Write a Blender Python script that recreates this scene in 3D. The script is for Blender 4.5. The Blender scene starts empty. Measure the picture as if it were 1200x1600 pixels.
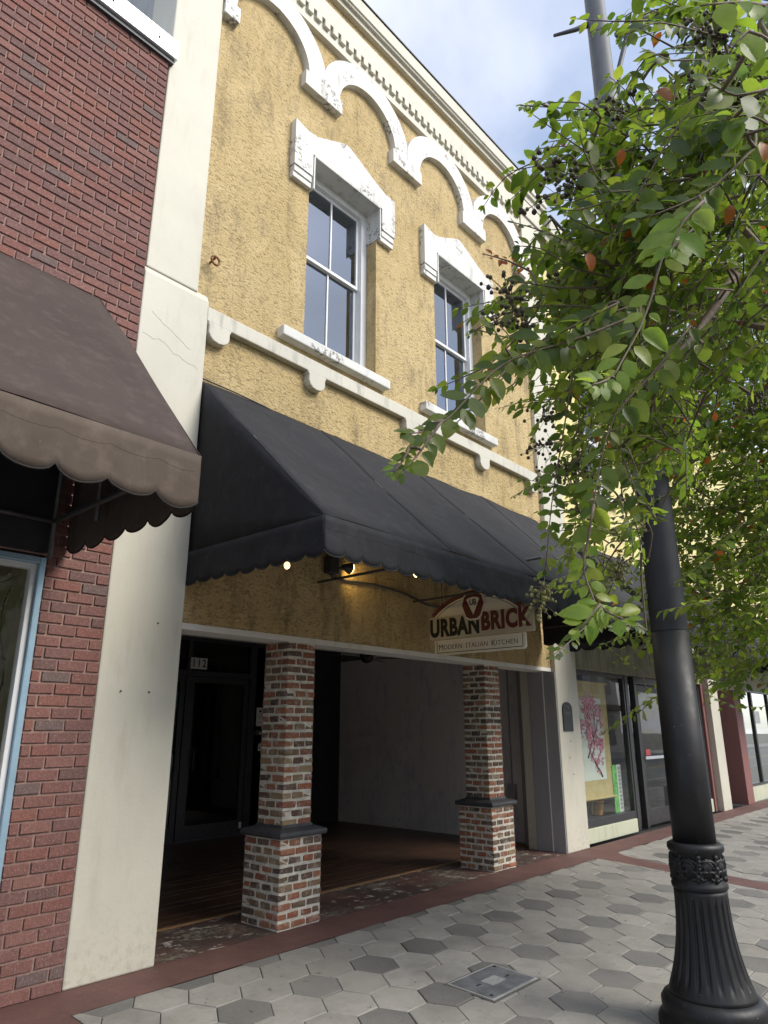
import bpy, bmesh, math, random
from mathutils import Vector, Matrix, noise as mnoise
R = math.radians
random.seed(11)
scene = bpy.context.scene
COL = scene.collection

# ------------------------------------------------------------------ camera
cd = bpy.data.cameras.new('camera'); cam = bpy.data.objects.new('camera', cd); COL.objects.link(cam)
cam.location = (0, -4.95, 1.6)
cam.rotation_euler = (R(90 + 17.07), R(0.042), R(-48.587))
cd.sensor_fit = 'VERTICAL'; cd.sensor_height = 24.0; cd.lens = 24.0 * 1099.4 / 1600
cd.clip_start = 0.05; cd.clip_end = 900
scene.camera = cam

# ------------------------------------------------------------------ sky, sun, exposure
SUN_EL, SUN_AZ = 42.0, 158.0        # azimuth clockwise from +y: the sun stands over the street, to the right
w = bpy.data.worlds.new('World'); scene.world = w; w.use_nodes = True
nt = w.node_tree; N = nt.nodes; L = nt.links; N.clear()
out = N.new('ShaderNodeOutputWorld'); bg = N.new('ShaderNodeBackground'); L.new(bg.outputs[0], out.inputs[0])
bg.inputs[1].default_value = 0.15
sky = N.new('ShaderNodeTexSky'); sky.sky_type = 'NISHITA'; sky.sun_disc = False
sky.sun_elevation = R(SUN_EL); sky.sun_rotation = R(SUN_AZ); sky.air_density = 1.0; sky.dust_density = 1.0; sky.ozone_density = 1.5
tc = N.new('ShaderNodeTexCoord')
sep = N.new('ShaderNodeSeparateXYZ'); L.new(tc.outputs['Generated'], sep.inputs[0])
ad = N.new('ShaderNodeMath'); ad.operation = 'ADD'; L.new(sep.outputs[2], ad.inputs[0]); ad.inputs[1].default_value = 0.18
mx = N.new('ShaderNodeMath'); mx.operation = 'MAXIMUM'; L.new(ad.outputs[0], mx.inputs[0]); mx.inputs[1].default_value = 0.05
dv = N.new('ShaderNodeVectorMath'); dv.operation = 'DIVIDE'; L.new(tc.outputs['Generated'], dv.inputs[0])
cb = N.new('ShaderNodeCombineXYZ')
for i in range(3): L.new(mx.outputs[0], cb.inputs[i])
L.new(cb.outputs[0], dv.inputs[1])
cn = N.new('ShaderNodeTexNoise'); cn.inputs['Scale'].default_value = 1.9; cn.inputs['Detail'].default_value = 9; cn.inputs['Roughness'].default_value = 0.52; cn.inputs['Distortion'].default_value = 0.3
L.new(dv.outputs[0], cn.inputs['Vector'])
cr = N.new('ShaderNodeValToRGB'); cr.color_ramp.elements[0].position = 0.36; cr.color_ramp.elements[1].position = 0.62
cr.color_ramp.elements[0].color = (.20, .20, .20, 1); cr.color_ramp.elements[1].color = (.95, .95, .95, 1)
L.new(cn.outputs[0], cr.inputs[0])
mix = N.new('ShaderNodeMixRGB'); L.new(cr.outputs[0], mix.inputs[0]); L.new(sky.outputs[0], mix.inputs[1])
mix.inputs[2].default_value = (4.8, 4.97, 5.5, 1)
L.new(mix.outputs[0], bg.inputs[0])

sd = bpy.data.lights.new('sun', 'SUN'); sd.energy = 2.3; sd.angle = R(28); sd.color = (1.0, .95, .86)
sun = bpy.data.objects.new('sun', sd); COL.objects.link(sun)
az = R(SUN_AZ); el = R(SUN_EL)
sdir = Vector((math.sin(az) * math.cos(el), math.cos(az) * math.cos(el), math.sin(el)))
sun.rotation_euler = sdir.to_track_quat('Z', 'Y').to_euler(); sun.location = sdir * 60
vs = scene.view_settings; vs.view_transform = 'Standard'; vs.look = 'None'; vs.exposure = 0.72; vs.gamma = 1; vs.use_curve_mapping = False
scene.cycles.max_bounces = 12; scene.cycles.diffuse_bounces = 8; scene.cycles.transparent_max_bounces = 16
scene.cycles.use_denoising = True
scene.cycles.sample_clamp_indirect = 10

# ------------------------------------------------------------------ helpers
def link(name, me, mat=None, parent=None):
    o = bpy.data.objects.new(name, me); COL.objects.link(o)
    if mat is not None and me is not None and not me.materials: me.materials.append(mat)
    if parent is not None:
        o.parent = parent
        o.matrix_parent_inverse = Matrix.Translation(-Vector(parent.location))      # parts are given in world coordinates
    return o
def thing(name, loc, label, cat, group=None):
    o = bpy.data.objects.new(name, None); COL.objects.link(o); o.location = loc; o.empty_display_size = .2
    o['label'] = label; o['category'] = cat
    if group: o['group'] = group
    return o
def tag(o, label, cat, group=None):
    o['label'] = label; o['category'] = cat
    if group: o['group'] = group
    return o
def struct(o): o['kind'] = 'structure'; return o

class MB:
    """collects shapes given in world coordinates; build() links them as one mesh object"""
    def __init__(s): s.v = []; s.f = []; s.sm = []
    def add(s, vs, fs, smooth=False):
        b = len(s.v); s.v += [tuple(p) for p in vs]
        for f in fs: s.f.append(tuple(i + b for i in f)); s.sm.append(smooth)
        return s
    def box(s, x0, x1, y0, y1, z0, z1):
        return s.add([(x0,y0,z0),(x1,y0,z0),(x1,y1,z0),(x0,y1,z0),(x0,y0,z1),(x1,y0,z1),(x1,y1,z1),(x0,y1,z1)],
                     [(0,3,2,1),(4,5,6,7),(0,1,5,4),(1,2,6,5),(2,3,7,6),(3,0,4,7)])
    def quad(s, a, b, c, d): return s.add([a,b,c,d], [(0,1,2,3)])
    def prism_y(s, pts, y0, y1):
        """outline in (x,z), counter-clockwise seen from the street, extruded from y0 (front) to y1"""
        n = len(pts)
        vs = [(p[0], y0, p[1]) for p in pts] + [(p[0], y1, p[1]) for p in pts]
        fs = [tuple(range(n)), tuple(range(2*n-1, n-1, -1))] + [(i, i+n, (i+1) % n + n, (i+1) % n) for i in range(n)]
        return s.add(vs, fs)
    def prism_x(s, pts, x0, x1):
        n = len(pts)
        vs = [(x0, p[0], p[1]) for p in pts] + [(x1, p[0], p[1]) for p in pts]
        fs = [tuple(range(n)), tuple(range(2*n-1, n-1, -1))] + [(i, i+n, (i+1) % n + n, (i+1) % n) for i in range(n)]
        return s.add(vs, fs)
    def prism_z(s, pts, z0, z1):
        n = len(pts)
        vs = [(p[0], p[1], z0) for p in pts] + [(p[0], p[1], z1) for p in pts]
        fs = [tuple(range(n-1, -1, -1)), tuple(range(n, 2*n))] + [(i, (i+1) % n, (i+1) % n + n, i+n) for i in range(n)]
        return s.add(vs, fs)
    def tube(s, path, r, n=8, cap=True, r1=None):
        path = [Vector(p) for p in path]; m = len(path); rings = []
        up = Vector((0, 0, 1))
        for i, p in enumerate(path):
            t = (path[min(i+1, m-1)] - path[max(i-1, 0)]).normalized()
            if abs(t.dot(up)) > .97: up = Vector((1, 0, 0)) if abs(t.x) < .9 else Vector((0, 1, 0))
            a = t.cross(up).normalized(); b = t.cross(a).normalized()
            rr = r if r1 is None else r + (r1 - r) * i / max(1, m-1)
            rings.append([p + a * (rr * math.cos(k * 2 * math.pi / n)) + b * (rr * math.sin(k * 2 * math.pi / n)) for k in range(n)])
        vs = [q for rg in rings for q in rg]; fs = []
        for i in range(m-1):
            for k in range(n): fs.append((i*n+k, i*n+(k+1) % n, (i+1)*n+(k+1) % n, (i+1)*n+k))
        if cap: fs += [tuple(range(n-1, -1, -1)), tuple(range((m-1)*n, m*n))]
        return s.add(vs, fs, True)
    def lathe(s, prof, c, n=32, flute=None, arc=None):
        """prof: list of (r,z) bottom to top, c: axis base"""
        vs = []; fs = []; m = len(prof)
        for (r, z) in prof:
            for k in range(n):
                a = 2 * math.pi * k / n
                rr = r if flute is None else flute(r, z, a)
                vs.append((c[0] + rr * math.cos(a), c[1] + rr * math.sin(a), c[2] + z))
        for i in range(m-1):
            for k in range(n): fs.append((i*n+k, i*n+(k+1) % n, (i+1)*n+(k+1) % n, (i+1)*n+k))
        fs += [tuple(range(n-1, -1, -1)), tuple(range((m-1)*n, m*n))]
        return s.add(vs, fs, True)
    def sphere(s, c, r, n=8, m=6, sz=1.0):
        vs = [(c[0], c[1], c[2] - r*sz)]; fs = []
        for i in range(1, m):
            t = math.pi * i / m - math.pi / 2
            for k in range(n):
                a = 2*math.pi*k/n
                vs.append((c[0] + r*math.cos(t)*math.cos(a), c[1] + r*math.cos(t)*math.sin(a), c[2] + r*sz*math.sin(t)))
        vs.append((c[0], c[1], c[2] + r*sz)); T = len(vs)-1
        for k in range(n):
            fs.append((0, 1+(k+1) % n, 1+k))
            fs.append((T, 1+(m-2)*n+k, 1+(m-2)*n+(k+1) % n))
            for i in range(m-2): fs.append((1+i*n+k, 1+i*n+(k+1) % n, 1+(i+1)*n+(k+1) % n, 1+(i+1)*n+k))
        return s.add(vs, fs, True)
    def mesh(s, name, mat=None):
        me = bpy.data.meshes.new(name); me.from_pydata(s.v, [], s.f)
        me.polygons.foreach_set('use_smooth', s.sm)
        if mat is not None: me.materials.append(mat)
        me.update(); return me
    def build(s, name, mat, parent=None, bevel=0, seg=2, solid=0):
        o = link(name, s.mesh(name, mat), None, parent)
        if solid:
            md = o.modifiers.new('thickness', 'SOLIDIFY'); md.thickness = solid; md.offset = 0
        if bevel:
            md = o.modifiers.new('bevel', 'BEVEL'); md.width = bevel; md.segments = seg; md.limit_method = 'ANGLE'; md.angle_limit = R(40)
        return o

def wall_holes(mb, x0, x1, z0, z1, holes, y, depth):
    """a wall face at y with rectangular holes (x0,x1,z0,z1) whose reveals run back by depth"""
    xs = sorted({x0, x1} | {h[i] for h in holes for i in (0, 1)}); zs = sorted({z0, z1} | {h[i] for h in holes for i in (2, 3)})
    for i in range(len(xs)-1):
        for j in range(len(zs)-1):
            cx, cz = (xs[i]+xs[i+1])/2, (zs[j]+zs[j+1])/2
            if any(h[0] < cx < h[1] and h[2] < cz < h[3] for h in holes): continue
            mb.quad((xs[i],y,zs[j]), (xs[i+1],y,zs[j]), (xs[i+1],y,zs[j+1]), (xs[i],y,zs[j+1]))
    yb = y + depth
    for (a, b, c, d) in holes:
        mb.quad((a,y,c),(a,y,d),(a,yb,d),(a,yb,c)); mb.quad((b,y,c),(b,yb,c),(b,yb,d),(b,y,d))
        mb.quad((a,y,d),(b,y,d),(b,yb,d),(a,yb,d)); mb.quad((a,y,c),(a,yb,c),(b,yb,c),(b,y,c))
    return mb

def text_mesh(txt, size, depth=.004, bold=0.0, sx=1.0, spacing=1.0):
    cu = bpy.data.curves.new('lettering', 'FONT'); cu.body = txt; cu.size = size; cu.extrude = depth; cu.offset = bold
    cu.align_x = 'CENTER'; cu.align_y = 'CENTER'; cu.space_character = spacing; cu.resolution_u = 4
    ob = bpy.data.objects.new('lettering', cu); COL.objects.link(ob)
    dg = bpy.context.evaluated_depsgraph_get()
    me = bpy.data.meshes.new_from_object(ob.evaluated_get(dg)); bpy.data.objects.remove(ob); bpy.data.curves.remove(cu)
    for v in me.vertices: v.co.x *= sx
    return me
def put_text(name, txt, size, origin, mat, parent, facing='-y', **k):
    me = text_mesh(txt, size, **k); me.materials.clear(); me.materials.append(mat)
    o3 = Vector(origin)
    if facing == '-y': ax, ay, an = Vector((1,0,0)), Vector((0,0,1)), Vector((0,-1,0))
    elif facing == '-x': ax, ay, an = Vector((0,-1,0)), Vector((0,0,1)), Vector((-1,0,0))
    for v in me.vertices: v.co = o3 + ax*v.co.x + ay*v.co.y + an*v.co.z
    return link(name, me, None, parent)

# ------------------------------------------------------------------ materials
class NT:
    def __init__(s, m):
        s.m = m; m.use_nodes = True; s.t = m.node_tree; s.N = s.t.nodes; s.L = s.t.links
        s.b = s.N['Principled BSDF']
        s.tc = s.N.new('ShaderNodeTexCoord')
        g = s.N.new('ShaderNodeNewGeometry'); s.pos = g.outputs['Position']; s.geo = g
    def noise(s, scale, detail=4, rough=.55, vec=None, stretch=None, dist=0):
        n = s.N.new('ShaderNodeTexNoise'); n.inputs['Scale'].default_value = scale; n.inputs['Detail'].default_value = detail
        n.inputs['Roughness'].default_value = rough; n.inputs['Distortion'].default_value = dist
        v = vec or s.pos
        if stretch:
            mp = s.N.new('ShaderNodeMapping'); mp.inputs['Scale'].default_value = stretch; s.L.new(v, mp.inputs[0]); v = mp.outputs[0]
        s.L.new(v, n.inputs['Vector']); return n.outputs[0]
    def voro(s, scale, feature='F1', vec=None, stretch=None, rnd=1):
        n = s.N.new('ShaderNodeTexVoronoi'); n.inputs['Scale'].default_value = scale; n.feature = feature; n.inputs['Randomness'].default_value = rnd
        v = vec or s.pos
        if stretch:
            mp = s.N.new('ShaderNodeMapping'); mp.inputs['Scale'].default_value = stretch; s.L.new(v, mp.inputs[0]); v = mp.outputs[0]
        s.L.new(v, n.inputs['Vector']); return n.outputs[0]
    def ramp(s, fac, stops):
        r = s.N.new('ShaderNodeValToRGB'); e = r.color_ramp.elements
        while len(e) < len(stops): e.new(.5)
        for i, (p, c) in enumerate(stops):
            e[i].position = p; e[i].color = (c, c, c, 1) if isinstance(c, (int, float)) else (*c, 1)
        s.L.new(fac, r.inputs[0]); return r.outputs[0]
    def mix(s, fac, a, b, mode='MIX'):
        m = s.N.new('ShaderNodeMixRGB'); m.blend_type = mode
        for k, x in ((0, fac), (1, a), (2, b)):
            if isinstance(x, (int, float)): m.inputs[k].default_value = x if k == 0 else (x, x, x, 1)
            elif isinstance(x, tuple): m.inputs[k].default_value = (*x, 1)
            else: s.L.new(x, m.inputs[k])
        return m.outputs[0]
    def math(s, op, a, b=0.0):
        m = s.N.new('ShaderNodeMath'); m.operation = op
        for k, x in ((0, a), (1, b)):
            if isinstance(x, (int, float)): m.inputs[k].default_value = x
            else: s.L.new(x, m.inputs[k])
        return m.outputs[0]
    def bump(s, h, strength=.5, dist=.01, prev=None):
        b = s.N.new('ShaderNodeBump'); b.inputs['Strength'].default_value = strength; b.inputs['Distance'].default_value = dist
        s.L.new(h, b.inputs['Height'])
        if prev: s.L.new(prev, b.inputs['Normal'])
        return b.outputs[0]
    def sepz(s):
        n = s.N.new('ShaderNodeSeparateXYZ'); s.L.new(s.pos, n.inputs[0]); return n.outputs
    def color(s, c):
        if isinstance(c, tuple): s.b.inputs['Base Color'].default_value = (*c, 1)
        else: s.L.new(c, s.b.inputs['Base Color'])
    def normal(s, n): s.L.new(n, s.b.inputs['Normal'])
    def rough(s, r):
        if isinstance(r, (int, float)): s.b.inputs['Roughness'].default_value = r
        else: s.L.new(r, s.b.inputs['Roughness'])
def new(name): return NT(bpy.data.materials.new(name))
def plain(name, c, rough=.6, var=.12, scale=6, metal=0, bump=.0, bscale=60):
    n = new(name); f = n.noise(scale, 5)
    n.color(n.mix(n.ramp(f, [(.3, 0), (.7, 1)]), tuple(x*(1-var) for x in c), tuple(min(1, x*(1+var)) for x in c)))
    n.rough(rough); n.b.inputs['Metallic'].default_value = metal
    if bump: n.normal(n.bump(n.noise(bscale, 3), bump, .004))
    return n.m
M = {}
def stucco(name, base, dark, light, b=1.0):
    n = new(name)
    fl = n.noise(24, 5, .58, stretch=(1.0, 1, 1.5), dist=.7)               # trowelled flakes
    fl2 = n.noise(85, 3, .6, dist=.3)
    h = n.math('ADD', n.ramp(fl, [(.34, 0), (.44, .55), (.58, .72), (.66, 1)]), n.math('MULTIPLY', fl2, .35))
    big = n.noise(.9, 5, .6); c = n.mix(n.ramp(big, [(.35, 0), (.68, 1)]), base, light)
    c = n.mix(n.ramp(fl, [(.28, .55), (.45, 0)]), c, dark)
    st = n.noise(2.6, 5, .62, stretch=(2.4, 2.4, .35))
    c = n.mix(n.ramp(st, [(.56, 0), (.74, .62)]), c, dark)
    gr = n.noise(5.5, 6, .7); c = n.mix(n.ramp(gr, [(.62, 0), (.76, .55)]), c, tuple(x*.42 for x in dark))
    dr = n.noise(9, 4, .6, stretch=(1.6, 1.6, .10)); c = n.mix(n.math('MULTIPLY', n.ramp(dr, [(.54, 0), (.70, .28)]), n.ramp(n.noise(.8, 2), [(.45, 0), (.6, 1)])), c, (dark[0]*.7, dark[1]*.75, dark[2]))
    pt = n.noise(1.9, 3, .5, dist=.8); c = n.mix(n.ramp(pt, [(.56, 0), (.60, .34)]), c, tuple(x*1.12 for x in light))
    gy = n.noise(3.4, 7, .72, stretch=(1.5, 1.5, .55)); c = n.mix(n.ramp(gy, [(.51, 0), (.70, .62)]), c, (dark[0]*.62, dark[1]*.66, dark[2]*.95))
    n.color(c); n.rough(.92); n.normal(n.bump(h, b, .016)); n.b.inputs['Specular IOR Level'].default_value = .2
    return n.m
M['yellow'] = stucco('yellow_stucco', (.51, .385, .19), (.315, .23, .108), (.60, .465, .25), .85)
M['stained_shaded'] = stucco('stained_shaded_lower_stucco', (.50, .365, .175), (.23, .15, .065), (.60, .46, .24), .95)  # brown streaks, plus shade under the awning put into the darker tone
M['pale_yellow'] = stucco('pale_yellow_stucco', (.72, .62, .28), (.55, .45, .18), (.8, .7, .38), .5)
def paint(name, c, streak=(.25, .24, .2), amt=.5, chips=False, rough=.62, b=.25, zdirt=False):
    n = new(name); v = n.noise(1.4, 5, .6)
    col = n.mix(n.ramp(v, [(.3, 0), (.7, 1)]), tuple(x*.93 for x in c), tuple(min(.95, x*1.04) for x in c))
    s = n.noise(7, 6, .66, stretch=(1, 1, .22)); s2 = n.noise(1.7, 3, .5)
    col = n.mix(n.math('MULTIPLY', n.ramp(s, [(.5, 0), (.74, amt)]), n.ramp(s2, [(.42, 0), (.62, 1)])), col, streak)
    if chips:
        k = n.noise(22, 6, .72); k2 = n.noise(2.3, 2, .5)
        col = n.mix(n.math('MULTIPLY', n.ramp(k, [(.53, 0), (.56, 1)]), n.ramp(k2, [(.55, 0), (.61, 1)])), col, (.19, .18, .16))
    if zdirt:
        z = n.sepz()[2]; d = n.noise(18, 6, .7)
        g = n.math('MULTIPLY', n.ramp(n.math('MULTIPLY', z, .9), [(0.0, 1), (.45, 0)]), n.ramp(d, [(.48, 0), (.7, .45)]))
        col = n.mix(g, col, (.22, .19, .13))
    n.color(col); n.rough(rough); n.normal(n.bump(n.noise(38, 4, .6), b, .006))
    return n.m
M['cream'] = paint('cream_paint', (.57, .545, .455), (.36, .33, .25), .5, zdirt=True)
M['white'] = paint('white_paint', (.66, .655, .625), (.22, .215, .2), .95, chips=True)
M['offwhite'] = paint('offwhite_paint', (.58, .555, .47), (.16, .155, .13), .95)
M['soffit'] = paint('soffit_paint', (.74, .72, .67), (.3, .27, .2), .6)
M['frame_white'] = plain('window_frame_paint', (.72, .73, .74), .4, .05, 9)
M['grey_side'] = paint('grey_render', (.36, .36, .35), (.1, .1, .1), .8)
M['greywall'] = stucco('grey_porch_plaster', (.74, .71, .69), (.62, .60, .58), (.79, .76, .74), .6)
M['jamb'] = paint('grey_jamb_paint', (.34, .34, .35), (.1, .1, .1), .4)
M['black_wall'] = plain('black_wall_paint', (.028, .028, .031), .5, .3)
M['black_frame'] = plain('black_metal_frame', (.04, .04, .043), .35, .25, 20)
M['flash'] = plain('dark_flashing', (.045, .05, .06), .5, .3)
M['ceiling'] = plain('porch_ceiling', (.62, .60, .57), .8)
M['rust'] = plain('rusty_iron', (.22, .10, .04), .85, .5, 40, bump=.5)
M['coping'] = plain('metal_coping', (.72, .75, .80), .35, .08, 4, .3)
M['black_iron'] = plain('iron_black', (.02, .02, .022), .45, .3, 30)

def fabric(name, c, rough=.85, fade=.25, weave=900):
    n = new(name); a = n.noise(1.3, 5, .6); b = n.noise(9, 5, .65)
    col = n.mix(n.ramp(a, [(.3, 0), (.75, 1)]), tuple(x*(1-fade*.4) for x in c), tuple(x*(1+fade) for x in c))
    col = n.mix(n.ramp(b, [(.5, 0), (.75, .45)]), col, tuple(x*1.9+.012 for x in c))
    sp = n.noise(60, 2, .5); col = n.mix(n.ramp(sp, [(.77, 0), (.79, .35)]), col, (.3, .29, .27))
    n.color(col); n.rough(rough); n.b.inputs['Specular IOR Level'].default_value = .3
    wv = n.noise(420, 2, .5, stretch=(1, 1, .25)); 
    wr = n.noise(2.2, 4, .55, stretch=(1, 1, .35), dist=1.4); n.normal(n.bump(n.noise(5.0, 3, .5), .35, .02, n.bump(wr, .5, .03, n.bump(wv, .2, .002))))
    return n.m
M['awn_black'] = fabric('black_awning_canvas', (.019, .0195, .0225))
M['awn_brown'] = fabric('brown_awning_canvas', (.058, .042, .037))
M['awn_fade'] = fabric('faded_brown_valance_canvas', (.085, .065, .051), fade=.35)
M['awn_trim'] = plain('dark_trim', (.02, .017, .016), .9)
M['frame_grey'] = plain('awning_frame_metal', (.10, .10, .105), .5, .2, 20, .4)

def glass(name, tint=(.75, .8, .8), ior=1.9, refl=(.95, .97, 1)):
    m = bpy.data.materials.new(name); m.use_nodes = True; t = m.node_tree; t.nodes.clear()
    o = t.nodes.new('ShaderNodeOutputMaterial'); mxs = t.nodes.new('ShaderNodeMixShader'); tr = t.nodes.new('ShaderNodeBsdfTransparent'); gl = t.nodes.new('ShaderNodeBsdfGlossy')
    fr = t.nodes.new('ShaderNodeFresnel'); fr.inputs[0].default_value = ior
    tr.inputs[0].default_value = (*tint, 1); gl.inputs['Roughness'].default_value = .012; gl.inputs[0].default_value = (*refl, 1)
    bp = t.nodes.new('ShaderNodeBump'); bp.inputs['Strength'].default_value = .03; bp.inputs['Distance'].default_value = .02
    ns = t.nodes.new('ShaderNodeTexNoise'); ns.inputs['Scale'].default_value = 2.2; g = t.nodes.new('ShaderNodeNewGeometry')
    t.links.new(g.outputs['Position'], ns.inputs['Vector']); t.links.new(ns.outputs[0], bp.inputs['Height']); t.links.new(bp.outputs[0], gl.inputs['Normal'])
    iv = t.nodes.new('ShaderNodeMath'); iv.operation = 'SUBTRACT'; iv.inputs[0].default_value = 1.0; t.links.new(g.outputs['Backfacing'], iv.inputs[1])
    ml = t.nodes.new('ShaderNodeMath'); ml.operation = 'MULTIPLY'; t.links.new(fr.outputs[0], ml.inputs[0]); t.links.new(iv.outputs[0], ml.inputs[1])
    t.links.new(ml.outputs[0], mxs.inputs[0]); t.links.new(tr.outputs[0], mxs.inputs[1]); t.links.new(gl.outputs[0], mxs.inputs[2]); t.links.new(mxs.outputs[0], o.inputs[0])
    return m
M['glass_up'] = glass('upper_window_glass', (.30, .33, .36), 3.3, (.78, .87, 1.0))
M['glass_shop'] = glass('shop_glass', (.94, .97, .95), 1.55)
M['glass_door'] = glass('dark_door_glass', (.6, .62, .63), 1.6)

def brick_mat(name, cols, smear=None, smear_amt=.0, scratch=0, island=False):
    n = new(name)
    if island: rnd = n.geo.outputs['Random Per Island']
    else:
        oi = n.N.new('ShaderNodeObjectInfo'); rnd = oi.outputs['Random']
    r = n.N.new('ShaderNodeValToRGB'); r.color_ramp.interpolation = 'CONSTANT'; e = r.color_ramp.elements
    while len(e) < len(cols): e.new(.5)
    for i, c in enumerate(cols): e[i].position = i/len(cols); e[i].color = (*c, 1)
    n.L.new(rnd, r.inputs[0]); c = r.outputs[0]
    f = n.noise(30, 5, .7); c = n.mix(n.ramp(f, [(.3, .5), (.7, 0)]), c, n.mix(1.0, c, .45, 'MULTIPLY'))
    g = n.noise(75, 4, .7); c = n.mix(n.ramp(g, [(.53, 0), (.68, .6)]), c, n.mix(.6, c, (.50, .40, .36)))
    if smear:
        s = n.noise(13, 6, .72); c = n.mix(n.ramp(s, [(.56 - .1*smear_amt, 0), (.66, smear_amt)]), c, smear)
    n.color(c); n.rough(.88); n.b.inputs['Specular IOR Level'].default_value = .25
    h = n.noise(70, 4, .65)
    if scratch:
        sc = n.noise(210, 2, .6, stretch=(1, 1, .10)); h = n.math('ADD', n.math('MULTIPLY', sc, scratch), h)
    n.normal(n.bump(h, .7, .006)); return n.m
REDS = [(0.239,0.114,0.098),(0.223,0.110,0.097),(0.252,0.120,0.101),(0.206,0.108,0.097),(0.231,0.114,0.100),(0.248,0.109,0.090),(0.214,0.106,0.095),(0.235,0.106,0.091),(0.265,0.132,0.113),(0.210,0.110,0.100),(0.231,0.112,0.097),(0.172,0.120,0.112),(0.252,0.118,0.101),(0.260,0.116,0.092),(0.176,0.100,0.092)]
M['red_brick'] = brick_mat('rug_faced_red_brick', REDS, scratch=1.1)
M['red_brick_i'] = brick_mat('rug_faced_red_brick_far', REDS, scratch=1.1, island=True)
OLD = [(.37,.135,.072),(.27,.11,.068),(.15,.085,.06),(.27,.185,.11),(.38,.17,.095),(.11,.078,.062),(.20,.135,.085),(.35,.145,.08),(.34,.24,.14),(.16,.11,.08),(.26,.105,.065)]
M['old_brick'] = brick_mat('reclaimed_brick', OLD, (.60, .56, .48), .45)
M['mortar'] = plain('lime_mortar', (.60, .57, .49), .95, .25, 14, bump=.9, bscale=70)
M['mortar_red'] = plain('pinkish_mortar', (.29, .19, .16), .95, .25, 14, bump=.8)
M['cap'] = plain('pier_cap_paint', (.05, .052, .056), .6, .25, 12, bump=.2)

# ================================================================== GROUND
SL = .05                                            # the pavement falls towards the street
def gz(y): return SL * y if y < 0 else 0.0
n = new('asphalt'); c = n.mix(n.ramp(n.noise(2, 6, .65), [(.3, 0), (.7, 1)]), (.10, .10, .10), (.15, .148, .144))
n.color(n.mix(n.ramp(n.noise(160, 3), [(.55, 0), (.7, .4)]), c, (.16, .155, .15))); n.rough(.85); n.normal(n.bump(n.noise(180, 3), .5, .006)); M['asphalt'] = n.m
M['earth'] = plain('ground_earth', (.12, .11, .09), .95)
M['concrete'] = plain('kerb_concrete', (.34, .33, .31), .85, .2, 5, bump=.4)
mb = MB(); mb.quad((-300,-300,-.55), (300,-300,-.55), (300,300,-.55), (-300,300,-.55)); struct(mb.build('ground', M['earth']))
mb = MB(); mb.quad((-120,-16.2,-.43), (200,-16.2,-.43), (200,-6.18,-.43), (-120,-6.18,-.43)); struct(mb.build('road', M['asphalt']))
M['line'] = plain('road_paint_yellow', (.62, .43, .06), .7, .25, 8)
mb = MB()
for yy in (-10.2, -10.4): mb.quad((-120,yy-.055,-.426), (200,yy-.055,-.426), (200,yy+.055,-.426), (-120,yy+.055,-.426))
struct(mb.build('road_marking', M['line']))
mb = MB(); mb.box(-120, 200, -20, -16.2, -.54, -.28); struct(mb.build('opposite_pavement', M['concrete']))

# --- pavement: bedding sheet, kerb, red border bands, hexagonal pavers
n = new('joint_sand'); n.color(n.mix(n.noise(40, 4), (.045, .042, .036), (.16, .15, .13))); n.rough(.95); M['sand'] = n.m
mb = MB(); mb.add([(-30,-6.0,gz(-6.0)-.016),(80,-6.0,gz(-6.0)-.016),(80,0.0,-.016),(-30,0.0,-.016),(-30,-6.0,-.50),(80,-6.0,-.50)], [(0,1,2,3),(4,5,1,0)])
pave = struct(mb.build('pavement', M['sand']))
mb = MB(); mb.box(-30, 80, -6.17, -6.002, -.54, gz(-6.0)); mb.build('kerb', M['concrete'], pave, .02)
def redc(name, chipped):
    n = new(name); v = n.noise(3, 6, .65); c = n.mix(n.ramp(v, [(.3, 0), (.7, 1)]), (.095, .046, .039), (.145, .072, .06))
    c = n.mix(n.ramp(n.noise(26, 6, .7), [(.58, 0), (.75, .5)]), c, (.27, .17, .145))
    if chipped:
        c = n.mix(n.ramp(n.noise(1.4, 4, .6), [(.40, 0), (.56, .9)]), c, (.06, .042, .036))
        p = n.noise(5.0, 7, .72, stretch=(1, 1.5, 1)); c = n.mix(n.ramp(p, [(.56, 0), (.60, .85)]), c, (.42, .39, .34))
        p = n.noise(1.7, 5, .65); c = n.mix(n.math('MULTIPLY', n.ramp(p, [(.48, 0), (.6, .8)]), n.ramp(n.noise(19, 5, .7), [(.45, 0), (.55, 1)])), c, (.20, .19, .14))
    n.color(c); n.rough(.6 if chipped else .75); n.normal(n.bump(n.noise(60, 5, .65), .5, .006)); return n.m
M['redband'] = redc('red_painted_concrete', False); M['threshold'] = redc('worn_red_threshold', True)
BY = -.37                                            # street edge of the red border band
mb = MB(); mb.quad((2.4,BY,gz(BY)), (80,BY,gz(BY)), (80,0.02,.001), (2.4,0.02,.001)); mb.build('border_band', M['redband'], pave)
mb = MB(); mb.quad((-30,BY,gz(BY)), (2.4,BY,gz(BY)), (2.4,0.02,.001), (-30,0.02,.001))
mb.quad((1.85,-6.0,gz(-6.0)), (2.4,-6.0,gz(-6.0)), (2.4,BY,gz(BY)), (1.85,BY,gz(BY))); mb.build('border_band', M['redband'], pave)
def bandL(y): return 9.40 + .045*y
def bandR(y): return 9.80 + .045*y + .22*math.exp((y-BY)/.18)
mb = MB(); ys = [BY - .04*k for k in range(20)] + [BY - .8 - .15*k for k in range(20)]
ys = [y for y in ys if y > -6.0] + [-6.0]
for a, b in zip(ys[:-1], ys[1:]):
    mb.quad((bandL(b),b,gz(b)), (min(bandR(b), 10.1),b,gz(b)), (min(bandR(a), 10.1),a,gz(a)), (bandL(a),a,gz(a)))
mb.build('border_band', M['redband'], pave)
CB2 = 17.9
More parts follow.
